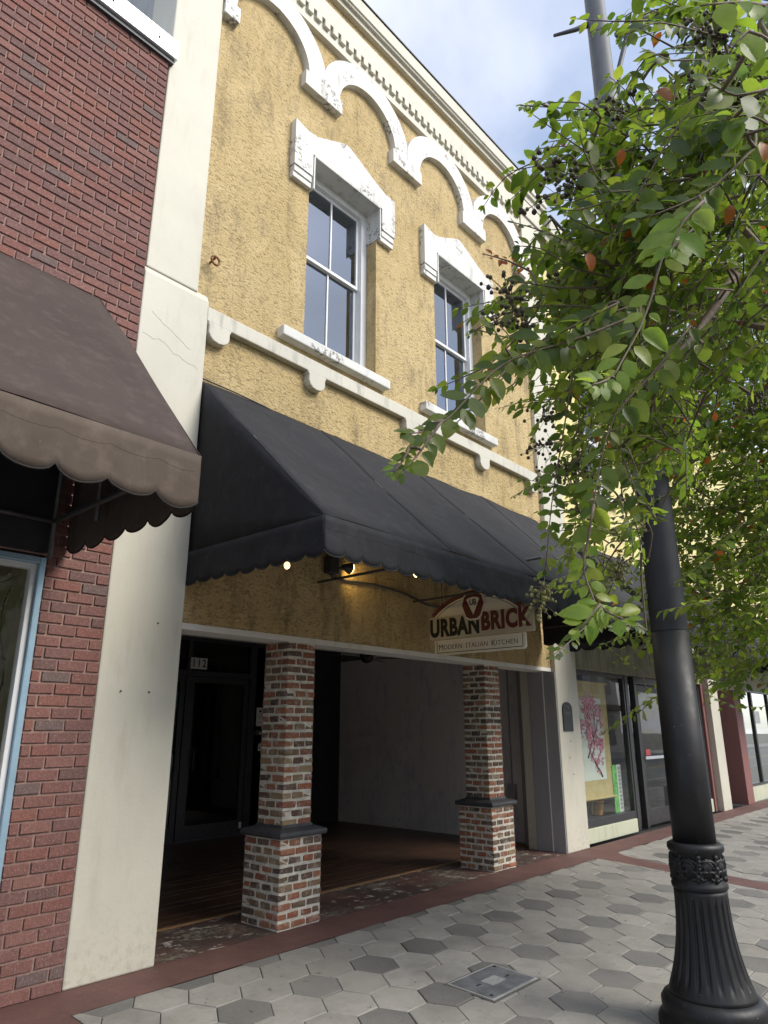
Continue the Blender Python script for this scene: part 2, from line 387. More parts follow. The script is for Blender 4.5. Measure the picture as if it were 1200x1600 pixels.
mb = MB(); mb.quad((CB2,-6.0,gz(-6.0)), (CB2+.4,-6.0,gz(-6.0)), (CB2+.4,BY,gz(BY)), (CB2,BY,gz(BY))); mb.build('border_band', M['redband'], pave)

def paver_mat(name, a, b, island=False):
    n = new(name)
    rnd = n.geo.outputs['Random Per Island'] if island else n.N.new('ShaderNodeObjectInfo').outputs['Random']
    c = n.mix(rnd, a, b); c = n.mix(n.ramp(n.noise(5, 6, .65), [(.35, .45), (.65, 0)]), c, n.mix(1.0, c, .68, 'MULTIPLY'))
    c = n.mix(n.ramp(n.noise(45, 5, .7), [(.55, 0), (.75, .35)]), c, n.mix(.5, c, .62))
    st = n.noise(2.1, 5, .6); c = n.mix(n.ramp(st, [(.52, 0), (.70, .6)]), c, (.15, .142, .128))
    gum = n.voro(9.0); c = n.mix(n.ramp(gum, [(.05, .7), (.075, 0)]), c, (.07, .066, .06))
    du = n.noise(.75, 5, .6); c = n.mix(n.ramp(du, [(.44, 0), (.70, .55)]), c, (.24, .228, .206))
    bl = n.noise(8, 6, .7, dist=.6); c = n.mix(n.ramp(bl, [(.5, 0), (.72, .45)]), c, (.16, .15, .135))
    sp = n.noise(17, 3, .6); c = n.mix(n.ramp(sp, [(.67, 0), (.72, .75)]), c, (.06, .055, .05))
    n.color(c); n.rough(.8); n.normal(n.bump(n.noise(85, 5, .7), .45, .005)); return n.m
LIT = ((.25, .236, .208), (.325, .308, .274)); DRK = ((.112, .108, .10), (.15, .145, .134))
M['pav_l'] = paver_mat('light_paver', *LIT); M['pav_d'] = paver_mat('dark_paver', *DRK)
M['pav_li'] = paver_mat('light_paver_far', *LIT, True); M['pav_di'] = paver_mat('dark_paver_far', *DRK, True)
A1 = Vector((.5945, .0085)); A2 = Vector((-.025, -.342)); O0 = Vector((6.203, -.288))   # two columns along the row, one row towards the street
HC = [A1*(1/3), A1*(1/6) - A2*.5, A1*(-1/6) - A2*.5, A1*(-1/3), A1*(-1/6) + A2*.5, A1*(1/6) + A2*.5]
def clip(poly, px, py, nx, ny):                      # keep the side where (p-q).n >= 0
    o = []
    for i, p in enumerate(poly):
        q = poly[(i+1) % len(poly)]; dp = (p[0]-px)*nx + (p[1]-py)*ny; dq = (q[0]-px)*nx + (q[1]-py)*ny
        if dp >= 0: o.append(p)
        if dp*dq < 0:
            t = dp/(dp-dq); o.append((p[0]+(q[0]-p[0])*t, p[1]+(q[1]-p[1])*t))
    return o
def paver_mesh(mb, poly, cx, cy, dz, tx, ty):
    G = .0028; n_ = len(poly); mx_ = sum(p[0] for p in poly)/n_; my_ = sum(p[1] for p in poly)/n_
    def sh(k): 
        out_ = []
        for p in poly:
            dx, dy = p[0]-mx_, p[1]-my_; l = math.hypot(dx, dy) or 1; f = max(0, 1-k/l); out_.append((mx_+dx*f, my_+dy*f))
        return out_
    a = sh(G); b = sh(G+.006)
    Z = lambda p, d: SL*(cy + p[1]) + dz + tx*p[0] + ty*p[1] + d
    vs = [(p[0], p[1], Z(p, -.03)) for p in a] + [(p[0], p[1], Z(p, -.004)) for p in a] + [(p[0], p[1], Z(p, 0)) for p in b]
    fs = [tuple(range(2*n_, 3*n_))]
    for i in range(n_):
        j = (i+1) % n_; fs += [(i, j, n_+j, n_+i), (n_+i, n_+j, 2*n_+j, 2*n_+i)]
    mb.add([(x+cx, y+cy, z) for x, y, z in vs], fs)
pavs = []
for ci in range(-14, 62):
    for k in range(-2, 19):
        c2 = O0 + A1*(ci*.5) + A2*(k + (.5 if ci % 2 else 0))
        if c2.y > BY + .2 or c2.y < -6.2 or c2.x < 1.9 or c2.x > 24: continue
        dark = (ci % 2 == 0) and (k % 2 == 0)
        poly = [(c2.x+h.x, c2.y+h.y) for h in HC]
        poly = clip(poly, 0, BY-.003, 0, -1); poly = clip(poly, 0, -5.998, 0, 1); poly = clip(poly, 2.404, 0, 1, 0)
        fields = []
        fields.append(clip(clip(poly, bandL(0)-.003, 0, -1, .045), CB2, 0, -1, 0))
        fields.append(clip(clip(poly, 9.80+.003, 0, 1, -.045), CB2, 0, -1, 0))
        fields.append(clip(poly, CB2+.403, 0, 1, 0))
        for q in fields:
            if len(q) < 3: continue
            ar = abs(sum(q[i][0]*q[(i+1) % len(q)][1] - q[(i+1) % len(q)][0]*q[i][1] for i in range(len(q))))/2
            if ar < .004: continue
            d = math.hypot(c2.x, c2.y + 4.95)
            pavs.append((d, c2, [(p[0]-c2.x, p[1]-c2.y) for p in q], dark))
pavs.sort(key=lambda t: t[0] + (50 if (t[1].y + 4.95) < t[1].x*.2 else 0))      # those the view shows largest come first
far_l, far_d = MB(), MB()
for i, (d, c2, poly, dark) in enumerate(pavs):
    dz = random.uniform(-.003, .003); tx, ty = random.uniform(-.012, .012), random.uniform(-.012, .012)
    if dark and random.random() < .06: dark = False
    if i < 300:
        mb = MB(); paver_mesh(mb, poly, 0, 0, dz, tx, ty)
        o = link('paver', mb.mesh('paver', M['pav_d'] if dark else M['pav_l']), None, pave); o.location = (c2.x, c2.y, SL*c2.y)
    else: paver_mesh(far_d if dark else far_l, poly, c2.x, c2.y, dz, tx, ty)
for mbx, mt in ((far_l, 'pav_li'), (far_d, 'pav_di')):
    if mbx.v:
        o = mbx.build('far_pavers', M[mt], pave); o['kind'] = 'stuff'

# utility cover let into the pavers
M['cover'] = plain('cover_metal', (.17, .175, .18), .6, .3, 10, .3, .5, 120); M['cover_label'] = plain('cover_label', (.30, .30, .29), .7, .3, 50)
cvx, cvy = 4.73, -1.79
t = thing('utility_cover', (cvx, cvy, gz(cvy)), 'rectangular grey metal utility cover set into the hexagon pavers', 'utility cover')
def slab(x0, x1, y0, y1, zt, th):
    mb = MB(); vs = []
    for (x, y) in ((x0,y0),(x1,y0),(x1,y1),(x0,y1)): vs.append((x, y, gz(y)+zt-th))
    for (x, y) in ((x0,y0),(x1,y0),(x1,y1),(x0,y1)): vs.append((x, y, gz(y)+zt))
    return mb.add(vs, [(0,3,2,1),(4,5,6,7),(0,1,5,4),(1,2,6,5),(2,3,7,6),(3,0,4,7)])
slab(cvx-.30, cvx+.30, cvy-.205, cvy+.205, .004, .02).build('joint_frame', M['sand'], t)
slab(cvx-.283, cvx+.283, cvy-.188, cvy+.188, .008, .02).build('rim', M['concrete'], t)
slab(cvx-.268, cvx+.268, cvy-.173, cvy+.173, .011, .02).build('lid', M['cover'], t, .003)
slab(cvx-.085, cvx+.085, cvy-.05, cvy+.05, .0135, .004).build('label_plate', M['cover_label'], t)
for sx in (-1, 1): slab(cvx+sx*.15-.025, cvx+sx*.15+.025, cvy-sx*.02-.006, cvy-sx*.02+.006, .0128, .004).build('lifting_slot', M['black_iron'], t)
for sx, sy in ((-1,-1),(1,1)):
    MB().lathe([(.013,0),(.013,.006),(.010,.008)], (cvx+sx*.235, cvy+sy*.14, gz(cvy+sy*.14)+.008), 10).build('bolt', M['black_iron'], t)

# ================================================================== RED BRICK BUILDING (left)
BX = 2.52                                            # where the bricks meet the cream pilaster
LW = dict(x=2.045, z0=.62, z1=2.74)                  # the shop window ends here
bb = thing('brick_building', (0, .1, 0), 'red brick shop building with white metal coping at the left edge', 'building')
mb = MB(); mb.box(LW['x'], BX-.002, .012, .30, 0, 7.68); mb.box(-6, LW['x'], .012, .30, LW['z1']+.02, 7.68); mb.box(-6, LW['x'], .012, .30, 0, LW['z0'])
mb.build('wall_core', M['mortar_red'], bb)
CH, BL, BH, JT = .0791, .2035, .0655, .011
def rug_brick(seed, l):
    rg = random.Random(seed); mb = MB(); h = BH; d = .05; j = lambda s=.0016: rg.uniform(-s, s); bv = .0035
    x0, x1, z0, z1 = 0, l, 0, h
    mb.add([(x0+j(),0,z0+j()),(x1+j(),0,z0+j()),(x1+j(),0,z1+j()),(x0+j(),0,z1+j()),(x0+bv+j(),-d*.0-.0118+j(.001),z0+bv),(x1-bv,-.0118+j(.001),z0+bv+j()),(x1-bv+j(),-.0118+j(.001),z1-bv),(x0+bv,-.0118+j(.001),z1-bv+j())],
           [(4,5,6,7),(0,1,5,4),(1,2,6,5),(2,3,7,6),(3,0,4,7)])
    return mb
FULL = [rug_brick(i, BL-JT).mesh('brick', M['red_brick']) for i in range(6)]
HALF = [rug_brick(i+20, BL/2-JT).mesh('brick', M['red_brick']) for i in range(4)]
blist = []
for r in range(97):
    z = .004 + r*CH
    x = BX - JT*.4; k = 0
    while x > .3:
        l = (BL/2 if (r % 2 and k == 0) else BL); x0 = x - l + JT; k += 1
        xl = x0; x1 = x0 + l - JT
        inwin = z + BH > LW['z0'] + .005 and z < LW['z1'] + .02
        if inwin and x0 < LW['x'] + .006:
            if x1 - (LW['x']+.006) > .03: blist.append((LW['x']+.006, x1, z))
            break
        # what the view shows: left of the frame nothing is needed
        if z > 2.6 and x1 < .62 + .06*z - .15: break
        if z <= 2.6 and x1 < 1.5: break
        blist.append((x0, x1, z)); x -= l
def bigness(b):
    cx = (b[0]+b[1])/2; hid = 0
    if 2.78 < b[2] < 3.2: hid = 30
    if 3.2 <= b[2] < 4.75 - 0: hid = 60 if cx < 2.15 else 5
    if cx < 1.02 + (7.0-b[2])*.0 and b[2] < 7: hid += 20 if cx < 1.05 else 0
    return hid + math.dist((cx, 0, b[2]), (0, -4.95, 1.6))
blist.sort(key=bigness)
rest = MB()
for i, (x0, x1, z) in enumerate(blist):
    l = x1 - x0
    if i < 300:
        if abs(l-(BL-JT)) < .002: me = random.choice(FULL)
        elif abs(l-(BL/2-JT)) < .002: me = random.choice(HALF)
        else: me = rug_brick(i+99, l).mesh('brick', M['red_brick'])
        o = link('brick', me, None, bb); o.location = (x0 + random.uniform(-.002, .002), .0122 + random.uniform(-.0025, .0015), z + random.uniform(-.0015, .0015)); o.rotation_euler = (0, random.uniform(-.006, .006), 0)
    else:
        m2 = rug_brick(i, l); yo = .0122 + random.uniform(-.002, .001)
        rest.add([(a+x0, b+yo, c_+z) for a, b, c_ in m2.v], m2.f)
o = rest.build('far_bricks', M['red_brick_i'], bb); o['kind'] = 'stuff'
mb = MB(); mb.box(-6, BX+.05, -.065, .36, 7.70, 7.92); mb.build('coping', M['coping'], bb, .006)
mb = MB(); mb.box(-6, BX+.03, -.035, .33, 7.655, 7.70); mb.build('coping_shadow_strip', M['flash'], bb)
MB().sphere((2.36,-.066,7.80), .012).build('coping_screw', M['black_iron'], bb); MB().sphere((1.9,-.066,7.80), .012).build('coping_screw', M['black_iron'], bb)
mb = MB(); mb.box(-6, BX-.01, .36, 9, 7.3, 7.6); mb.build('roof', M['flash'], bb)
# window in the brick building
M['blue_frame'] = plain('pale_blue_aluminium', (.34, .50, .62), .35, .12, 5, .35)
MB().box(-5, 2.03, -.03, .011, LW['z1']+.03, 3.9).build('black_fascia', M['black_wall'], bb)
wn = MB(); x1 = LW['x']; z0, z1 = LW['z0'], LW['z1']
wn.box(x1-.045, x1-.002, -.005, .10, z0, z1); wn.box(-5, x1-.045, -.005, .10, z1-.045, z1); wn.box(-5, x1-.045, -.005, .10, z0, z0+.06)
wobj = wn.build('window', M['blue_frame'], bb, .004)
mb = MB(); mb.box(x1-.085, x1-.046, .025, .09, z0+.06, z1-.046); mb.box(-5, x1-.085, .025, .09, z1-.085, z1-.046); mb.build('inner_frame', M['frame_white'], wobj, .003)
mb = MB(); mb.box(-5, x1-.08, .055, .061, z0+.05, z1-.08); mb.build('pane', M['glass_shop'], wobj)
M['room_tan'] = plain('shop_room_wall', (.36, .31, .2), .9, .2); M['room_dark'] = plain('shop_room_dark', (.06, .055, .05), .9)
M['tan_card'] = plain('tan_card', (.45, .30, .15), .8, .2)
mb = MB(); mb.box(-5, 2.4, 2.5, 2.6, 0, 3.2); mb.box(2.3, 2.4, .31, 2.5, 0, 3.2); mb.build('room_wall', M['room_tan'], bb)
mb = MB(); mb.box(-5, 2.3, .31, 2.5, 0, .55); mb.box(-5, 2.3, .31, 2.5, 3.0, 3.1); mb.build('room_floor', M['room_dark'], bb)
# a string of small lights and a painted board inside the window
sl = thing('light_string', (1.9, .16, .8), 'dark wire of unlit fairy lights hanging inside the left shop window', 'fairy lights')
rg = random.Random(5); pth = []; 
for k in range(34): pth.append((1.93 - .05*math.sin(k*.35)-.0035*k, .16+rg.uniform(-.01,.01), 2.62-.055*k))
MB().tube(pth, .005, 5).build('wire', M['black_iron'], sl)
mb = MB()
for k in range(1, 34, 3): mb.tube([pth[k], (pth[k][0]+rg.uniform(-.05,.03), pth[k][1], pth[k][2]-.03)], .005, 5)
mb.build('bulbs', M['black_iron'], sl)
pth = [(1.93-.06*k, .17, 2.62-.012*k*(14-k)*.12-.02*k) for k in range(15)]
MB().tube(pth, .005, 5).build('wire', M['black_iron'], sl)
bd = thing('window_board', (1.8, .2, .68), 'tan painted board with round dark holes low inside left window', 'board')
MB().box(1.2, 1.95, .2, .23, .68, 1.52).build('panel', M['tan_card'], bd, .004)
for zz in (1.42, 1.27, 1.12, .97): MB().tube([(1.88,.196,zz),(1.88,.204,zz)], .045, 14).build('hole', M['black_iron'], bd)

# ================================================================== YELLOW BUILDING
WY = .07                                             # stucco face; pilasters stand at y = 0
XL, XR = 3.0, 9.24
yb = thing('yellow_building', (6.1, .1, 0), 'two-storey ochre stucco building with white arch mouldings and open porch', 'building')
WIN = [(4.40, 5.545), (6.74, 7.885)]; WZ0, WZ1 = 5.54, 7.93
FB = 2.37                                            # underside of the beam over the porch
mb = MB(); mb.quad((XL-.05,WY,FB+.006),(XR+.1,WY,FB+.006),(XR+.1,WY,4.62),(XL-.05,WY,4.62)); mb.build('lower_wall', M['stained_shaded'], yb)
mb = MB(); wall_holes(mb, XL-.05, XR+.1, 4.62, 10.9, [(a, b, WZ0, WZ1) for a, b in WIN], WY, .30); mb.build('wall', M['yellow'], yb)
mb = MB(); mb.box(2.56, XL-.05, .3, 14, 0, 11.0); mb.build('side_wall', M['grey_side'], yb)
mb = MB(); mb.box(2.7, 9.8, .9, 13.5, 10.3, 10.45); mb.build('roof', M['flash'], yb)
mb = MB(); mb.box(XL+.16, 9.6, WY-.004, .36, FB, FB+.05); mb.build('beam_soffit', M['soffit'], yb)
mb = MB(); mb.box(2.9, 9.9, .32, .355, FB+.05, 4.5); mb.build('beam_back', M['soffit'], yb)
# pilasters
def pilaster(x0, x1, u0, u1, ztop, mat):
    mb = MB(); mb.prism_x([(0,0),(.6,0),(.6,5.44),(0.035,5.44),(0,5.36)], x0, x1)
    p = mb.build('pilaster', mat, yb, .012)
    mb = MB(); mb.box(u0, u1, .012, .5, 5.42, ztop); mb.build('upper_shaft', mat, p, .012)
    return p
pl = pilaster(2.52, 3.175, 2.53, 3.055, 11.2, M['cream'])
pr = pilaster(9.31, 9.95, 9.235, 9.90, 10.55, M['cream'])
M['crack'] = plain('crack', (.22, .2, .17), .95)
def crack(p, pts, par):                              # hairline cracks in the painted render
    mb = MB()
    for (a, b) in zip(pts[:-1], pts[1:]): mb.tube([(a[0],p,a[1]),(b[0],p,b[1])], .0012, 4)
    mb.build('crack', M['crack'], par)
rg = random.Random(3)
crack(-.0005, [(2.56+.05*i, 4.78 - .012*i + rg.uniform(-.012,.012) + (.03 if 2 < i < 6 else 0)) for i in range(12)], pl)
crack(-.0005, [(2.62+.04*i, 5.0 - .02*i + rg.uniform(-.01,.01)) for i in range(11)], pl)
for (x, z) in ((2.70, 1.86), (2.93, 1.86), (2.95, 2.38)): MB().tube([(x,-.012,z),(x,.01,z)], .006, 6).build('wall_plug', M['black_iron'], pl)
for (x, z) in ((9.60, 1.42), (9.62, .98), (9.55, 1.2)): MB().tube([(x,-.008,z),(x,.01,z)], .007, 6).build('wall_plug', M['black_iron'], pr)
# string course with corbels
SY = -.005
mb = MB(); mb.box(3.16, 9.16, SY, WY+.02, 5.17, 5.32); mb.build('string_course', M['offwhite'], yb, .01)
for i, cx in enumerate((3.30, 4.54, 6.12, 7.70, 9.02)):
    hw = .115; pts = [(cx-hw*1.15, 5.169), (cx-hw*1.1, 5.145), (cx-hw, 5.13), (cx-hw, 5.06), (cx-hw*.82, 5.02), (cx-hw*.5, 4.992), (cx, 4.982), (cx+hw*.5, 4.992), (cx+hw*.82, 5.02), (cx+hw, 5.06), (cx+hw, 5.13), (cx+hw*1.1, 5.145), (cx+hw*1.15, 5.169)]
    if i == 0: pts = [(max(p[0], 3.178), p[1]) for p in pts]
    MB().prism_y(pts, SY-.012, WY+.02).build('corbel', M['offwhite'], yb, .008)
# windows
HY = -.015
for wi, (a, b) in enumerate(WIN):
    cx = (a+b)/2; fy = .225
    mb = MB(); mb.box(a+.002, a+.075, fy, fy+.14, WZ0, WZ1); mb.box(b-.10, b-.002, fy, fy+.14, WZ0, WZ1)
    mb.box(a+.075, b-.10, fy, fy+.14, WZ1-.10, WZ1-.002); mb.box(a+.075, b-.10, fy, fy+.14, WZ0, WZ0+.06)
    wo = mb.build('window', M['frame_white'], yb, .006)
    ga, gb = a+.075, b-.10; zm = 6.80
    for (z0, z1, oy) in ((zm-.02, WZ1-.10, .05), (WZ0+.06, zm+.02, .085)):
        mb = MB(); y0, y1 = fy+oy, fy+oy+.03; r = .042
        mb.box(ga, ga+r, y0, y1, z0, z1); mb.box(gb-r, gb, y0, y1, z0, z1); mb.box(ga+r, gb-r, y0, y1, z1-r, z1); mb.box(ga+r, gb-r, y0, y1, z0, z0+r)
        mb.box((ga+gb)/2-.011, (ga+gb)/2+.011, y0-.002, y1-.004, z0+r, z1-r)
        mb.build('sash', M['frame_white'], wo, .004)
        for (p, q) in ((ga+r-.004, (ga+gb)/2-.008), ((ga+gb)/2+.008, gb-r+.004)):
            MB().box(p, q, y0+.012, y0+.017, z0+r-.004, z1-r+.004).build('pane', M['glass_up'], wo)
    mb = MB(); mb.box(a-.36, b+.15, SY-.03, WY+.03, WZ0-.118, WZ0-.002)
    mb.add([(a, WY+.03, WZ0-.03),(b, WY+.03, WZ0-.03),(b, fy+.02, WZ0+.004),(a, fy+.02, WZ0+.004)], [(0,1,2,3)])
    mb.build('sill', M['white'], wo, .012)
    # pedimented hood
    h0, h1, pk = a-.30, b+.27, cx-.05
    pts = [(a-.025, 7.62), (a-.025, WZ1-.001), (b+.025, WZ1-.001), (b+.025, 7.62), (h1, 7.62), (h1, 8.19), (h1-.18, 8.185), (h1-.40, 8.25), (pk+.02, 8.45), (pk-.05, 8.45)]
    for t_ in range(7):
        f = t_/6; pts.append((pk-.05 + (h0+.33-pk+.05)*f, 8.45 - .235*f + .0*f))
    pts += [(h0+.2, 8.215), (h0+.1, 8.225), (h0, 8.245), (h0, 7.62)]
    mb = MB(); ring = pts
    # split into left ear, head and right ear so that every piece is convex enough
    mb.prism_y([(h0,7.62),(a-.025,7.62),(a-.025,WZ1),(h0+.33,8.215),(h0+.2,8.20),(h0+.1,8.215),(h0,8.245)], HY, WY+.02)
    mb.prism_y([(a-.025,WZ1),(b+.025,WZ1),(h1-.36,8.25),(pk+.05,8.455),(pk-.03,8.455),(h0+.33,8.215)], HY, WY+.02)
    mb.prism_y([(b+.025,7.62),(h1,7.62),(h1,8.19),(h1-.18,8.19),(h1-.36,8.25),(b+.025,WZ1)], HY, WY+.02)
    ho = mb.build('window_hood', M['white'], yb)
    for (p, q) in ((h0+.012, a-.027), (b+.027, h1-.012)):
        mb = MB(); mb.box(p, q, HY+.014, WY+.02, 7.535, 7.619); mb.box(p-.006, q+.004, HY+.028, WY+.02, 7.465, 7.534); mb.build('ear_moulding', M['white'], ho, .004)
    mb = MB(); mb.box(a+.001, b-.001, HY+.002, fy-.001, WZ1-.014, WZ1+.004); mb.box(b-.014, b+.004, HY+.004, fy-.001, 7.47, WZ1-.014); mb.box(a-.004, a+.014, HY+.004, fy-.001, 7.47, WZ1-.014); mb.build('hood_lining', M['white'], ho)
    # dark room behind
    mb = MB(); mb.quad((a-.6,2.6,5),(b+.6,2.6,5),(b+.6,2.6,8.4),(a-.6,2.6,8.4)); mb.quad((a-.6,.38,8.4),(b+.6,.38,8.4),(b+.6,2.6,8.4),(a-.6,2.6,8.4)); mb.quad((a-.6,.38,5),(b+.6,.38,5),(b+.6,2.6,5),(a-.6,2.6,5))
    mb.quad((b+.6,.38,5),(b+.6,2.6,5),(b+.6,2.6,8.4),(b+.6,.38,8.4)); mb.quad((a-.6,.38,5),(a-.6,2.6,5),(a-.6,2.6,8.4),(a-.6,.38,8.4)); mb.build('room', M['black_wall'], yb)
    M.setdefault('blind', plain('roller_blind', (.10, .10, .105), .9))
    MB().box(a+.05, b-.05, .55, .56, 7.25, 8.0).build('blind', M['blind'], wo)
# arches
AY = -.015; RO, RI, AZ = .83, .53, 9.05
SPR = [2.95, 4.515, 6.095, 7.70, 9.24]
for i in range(4):
    cx = (SPR[i]+SPR[i+1])/2; hw = (SPR[i+1]-SPR[i])/2 - .003; mb = MB(); n_ = 30; vs = []
    for k in range(n_+1):
        t_ = math.pi*k/n_; xo = cx + RO*math.cos(t_); zo = AZ + RO*math.sin(t_)
        if abs(xo-cx) > hw: xo = cx + math.copysign(hw, xo-cx)
        xi, zi = cx + RI*math.cos(t_), AZ + RI*math.sin(t_)
        if i == 3: xo = min(xo, 9.232); xi = min(xi, 9.232)
        for y in (AY, WY+.02): vs += [(xi, y, zi), (xo, y, zo)]
    for k in range(n_):
        p = 4*k; q = p+4
        mb.add([vs[p],vs[p+1],vs[q+1],vs[q]], [(0,1,2,3)]); mb.add([vs[p+1],vs[p+3],vs[q+3],vs[q+1]], [(0,1,2,3)]); mb.add([vs[p],vs[q],vs[q+2],vs[p+2]], [(0,1,2,3)])
    mb.build('arch_moulding', M['white'], yb)
for x in SPR:
    x0, x1 = x-.305, x+.305
    if x < 3.1: x0 = 3.058
    if x > 9.2: x1 = 9.233
    MB().box(x0, x1, AY-.006, WY+.02, 8.85, 9.06).build('springer_block', M['white'], yb, .006)
# dentil course and cornice
mb = MB(); mb.box(3.057, 9.232, 0, WY+.02, 9.84, 9.93); mb.box(3.057, 9.232, 0, WY+.02, 10.14, 10.45); mb.box(3.057, 9.232, .04, WY+.02, 9.93, 10.14); mb.build('dentil_band', M['cream'], yb, .004)
x = 3.13
dm = MB(); dm.box(-.044, .044, 0, .039, 0, .100); dme = dm.mesh('dentil', M['cream'])
while x < 9.2:
    o = link('dentil', dme, None, yb); o.location = (x, -.002, 10.039); x += .142
mb = MB(); mb.prism_x([(WY+.02,10.66),(0,10.66),(-.005,10.725),(-.045,10.73),(-.05,10.755),(-.07,10.765),(-.08,10.95),(.35,10.97),(.35,10.66)], 3.057, 9.13); mb.build('cornice', M['cream'], yb)
mb = MB(); mb.box(2.5, 9.13, -.095, .4, 10.972, 10.99); mb.build('roof_flashing', M['flash'], yb)
mb = MB(); mb.prism_x([(.4,10.52),(-.03,10.54),(-.035,10.64),(-.08,10.65),(-.085,10.70),(-.11,10.72),(-.12,10.91),(.4,10.94)], 9.135, 10.02); mb.build('cornice', M['cream'], yb)
mb = MB(); mb.box(9.2, 9.98, -.02, .3, 10.2, 10.53); mb.build('cornice_block', M['cream'], yb, .01)
MB().tube([(3.19+.045*math.cos(a_*.45), -.02, 5.82+.045*math.sin(a_*.45)) for a_ in range(15)], .011, 7).build('iron_ring', M['rust'], None)
ring = bpy.data.objects['iron_ring']; tag(ring, 'small rusty iron ring fixed to the ochre stucco beside upper pilaster', 'iron ring')
me_ = MB().tube([(3.19, WY+.02, 5.835),(3.19, -.03, 5.86)], .011, 7); o = link('eye_bolt', me_.mesh('eye_bolt', M['rust']), None, ring)

# --- porch
PB = 4.72                                            # back wall of the porch
n = new('porch_floor_boards'); zz = n.noise(1.1, 5, .6); c = n.mix(n.ramp(zz, [(.3, 0), (.7, 1)]), (.06, .033, .022), (.115, .062, .038))
g = n.noise(9, 5, .6, stretch=(.25, 3, 1)); c = n.mix(n.ramp(g, [(.35, .6), (.6, 0)]), c, (.03, .014, .009)); n.color(c); n.rough(.38); n.normal(n.bump(g, .2, .004)); M['boards'] = n.m
n = new('worn_bare_wood'); n.color(n.mix(n.noise(14, 6, .7, stretch=(.4, 2, 1)), (.10, .045, .02), (.46, .27, .11))); n.rough(.8); M['bare_wood'] = n.m
pf = MB(); pf.box(3.1, 9.8, .80, PB+.1, -.3, .006); pfo = struct(pf.build('porch_floor', M['boards']))
mb = MB(); mb.box(3.17, 9.75, .76, .799, -.1, .010); mb.build('floor_edge', M['bare_wood'], pfo)
mb = MB(); mb.quad((3.17,.02,.002),(9.4,.02,.002),(9.75,.80,.004),(3.17,.80,.004)); mb.build('threshold', M['threshold'], pfo)
x = 3.12
mb = MB()
# boards of the floor run along the porch; their joints are grooves
for k in range(28):
    y = .80 + .14*k; mb.box(3.1, 9.7, y+.001, y+.139, .004, .0125 + .0006*(k % 3))
o = mb.build('floor_boards', M['boards'], pfo, .002)
mb = MB(); mb.box(2.95, 3.16, .02, PB, 0, 4); mb.build('porch_side_wall', M['greywall'], yb)
mb = MB(); mb.box(9.72, 9.85, .8, PB, 0, 3.2); mb.build('porch_wall', M['greywall'], yb)
mb = MB(); mb.box(9.296, 9.50, .014, .45, 0, FB-.002); mb.build('porch_jamb', M['jamb'], yb, .006)
mb = MB(); mb.box(9.44, 9.60, .45, .62, 0, FB+.06); mb.box(9.56, 9.74, .62, .80, 0, FB+.06); mb.build('porch_jamb', M['jamb'], yb, .004)
mb = MB(); mb.box(9.286, 9.30, .20, .212, 0, FB-.003); mb.build('jamb_bead', M['soffit'], yb)
mb = MB(); mb.box(3.0, 9.8, .35, PB+.2, 2.98, 3.08); mb.build('porch_ceiling', M['ceiling'], yb)
mb = MB(); mb.box(7.95, 9.8, PB, PB+.1, 0, 3.0); mb.box(3.1, 5.3, PB, PB+.1, 0, 3.0); mb.box(5.3, 7.95, PB, PB+.1, 2.92, 3.0); mb.build('porch_back_wall', M['black_wall'], yb)
# glazed entrance: frame, transom, two leaves
def leaf(x0, x1, z0, z1, par, name='door'):
    mb = MB(); r = .09; y0 = PB-.02
    mb.box(x0, x0+r, y0, y0+.05, z0, z1); mb.box(x1-r, x1, y0, y0+.05, z0, z1); mb.box(x0+r, x1-r, y0, y0+.05, z1-r, z1); mb.box(x0+r, x1-r, y0, y0+.05, z0, z0+.2)
    d = mb.build(name, M['black_frame'], par, .004); MB().box(x0+r-.005, x1-r+.005, y0+.02, y0+.026, z0+.195, z1-r+.005).build('pane', M['glass_door'], d); return d
mb = MB()
for (p, q) in ((5.30, 5.40), (6.33, 6.40), (7.55, 7.68)): mb.box(p, q, PB-.04, PB+.06, 0, 2.92)
mb.box(5.40, 6.33, PB-.04, PB+.06, 2.38, 2.46); mb.box(6.40, 7.55, PB-.04, PB+.06, 2.38, 2.46); mb.build('entrance_frame', M['black_frame'], yb, .004)
d1 = leaf(5.405, 6.325, .02, 2.375, yb); d2 = leaf(6.405, 7.545, .02, 2.375, yb)
for (p, q) in ((5.405, 6.325), (6.405, 7.545)): MB().box(p, q, PB, PB+.006, 2.46, 2.92).build('transom_pane', M['glass_door'], yb)
MB().tube([(6.20,PB-.03,.98),(6.20,PB-.09,1.0),(6.20,PB-.09,1.28),(6.20,PB-.03,1.30)], .013, 8).build('pull_handle', M['frame_grey'], d1)
MB().tube([(6.52,PB-.03,.98),(6.52,PB-.09,1.0),(6.52,PB-.09,1.28),(6.52,PB-.03,1.30)], .013, 8).build('pull_handle', M['frame_grey'], d2)
mb = MB(); mb.box(5.4, 7.55, PB-.07, PB-.021, .013, .028); mb.build('sill_strip', M['frame_grey'], yb)
mb = MB(); mb.box(7.48, 7.53, PB-.032, PB-.021, .10, .19); mb.build('door_label', M['frame_white'], d2)
mb = MB(); mb.box(4.2, 9.0, PB+3.5, PB+3.6, 0, 3); mb.box(4.2, 9.0, PB+.12, PB+3.5, -.1, .0); mb.box(4.2, 9, PB+.12, PB+3.5, 3.0, 3.1); mb.box(4.1, 4.2, PB+.12, PB+3.6, 0, 3); mb.box(9.0, 9.1, PB+.12, PB+3.6, 0, 3); mb.build('inner_room', M['black_wall'], yb)
MB().lathe([(.018,0),(.03,.012),(.03,.03),(.018,.04)], (9.17, PB-.05, 1.02), 12).build('door_knob', M['frame_grey'], yb)
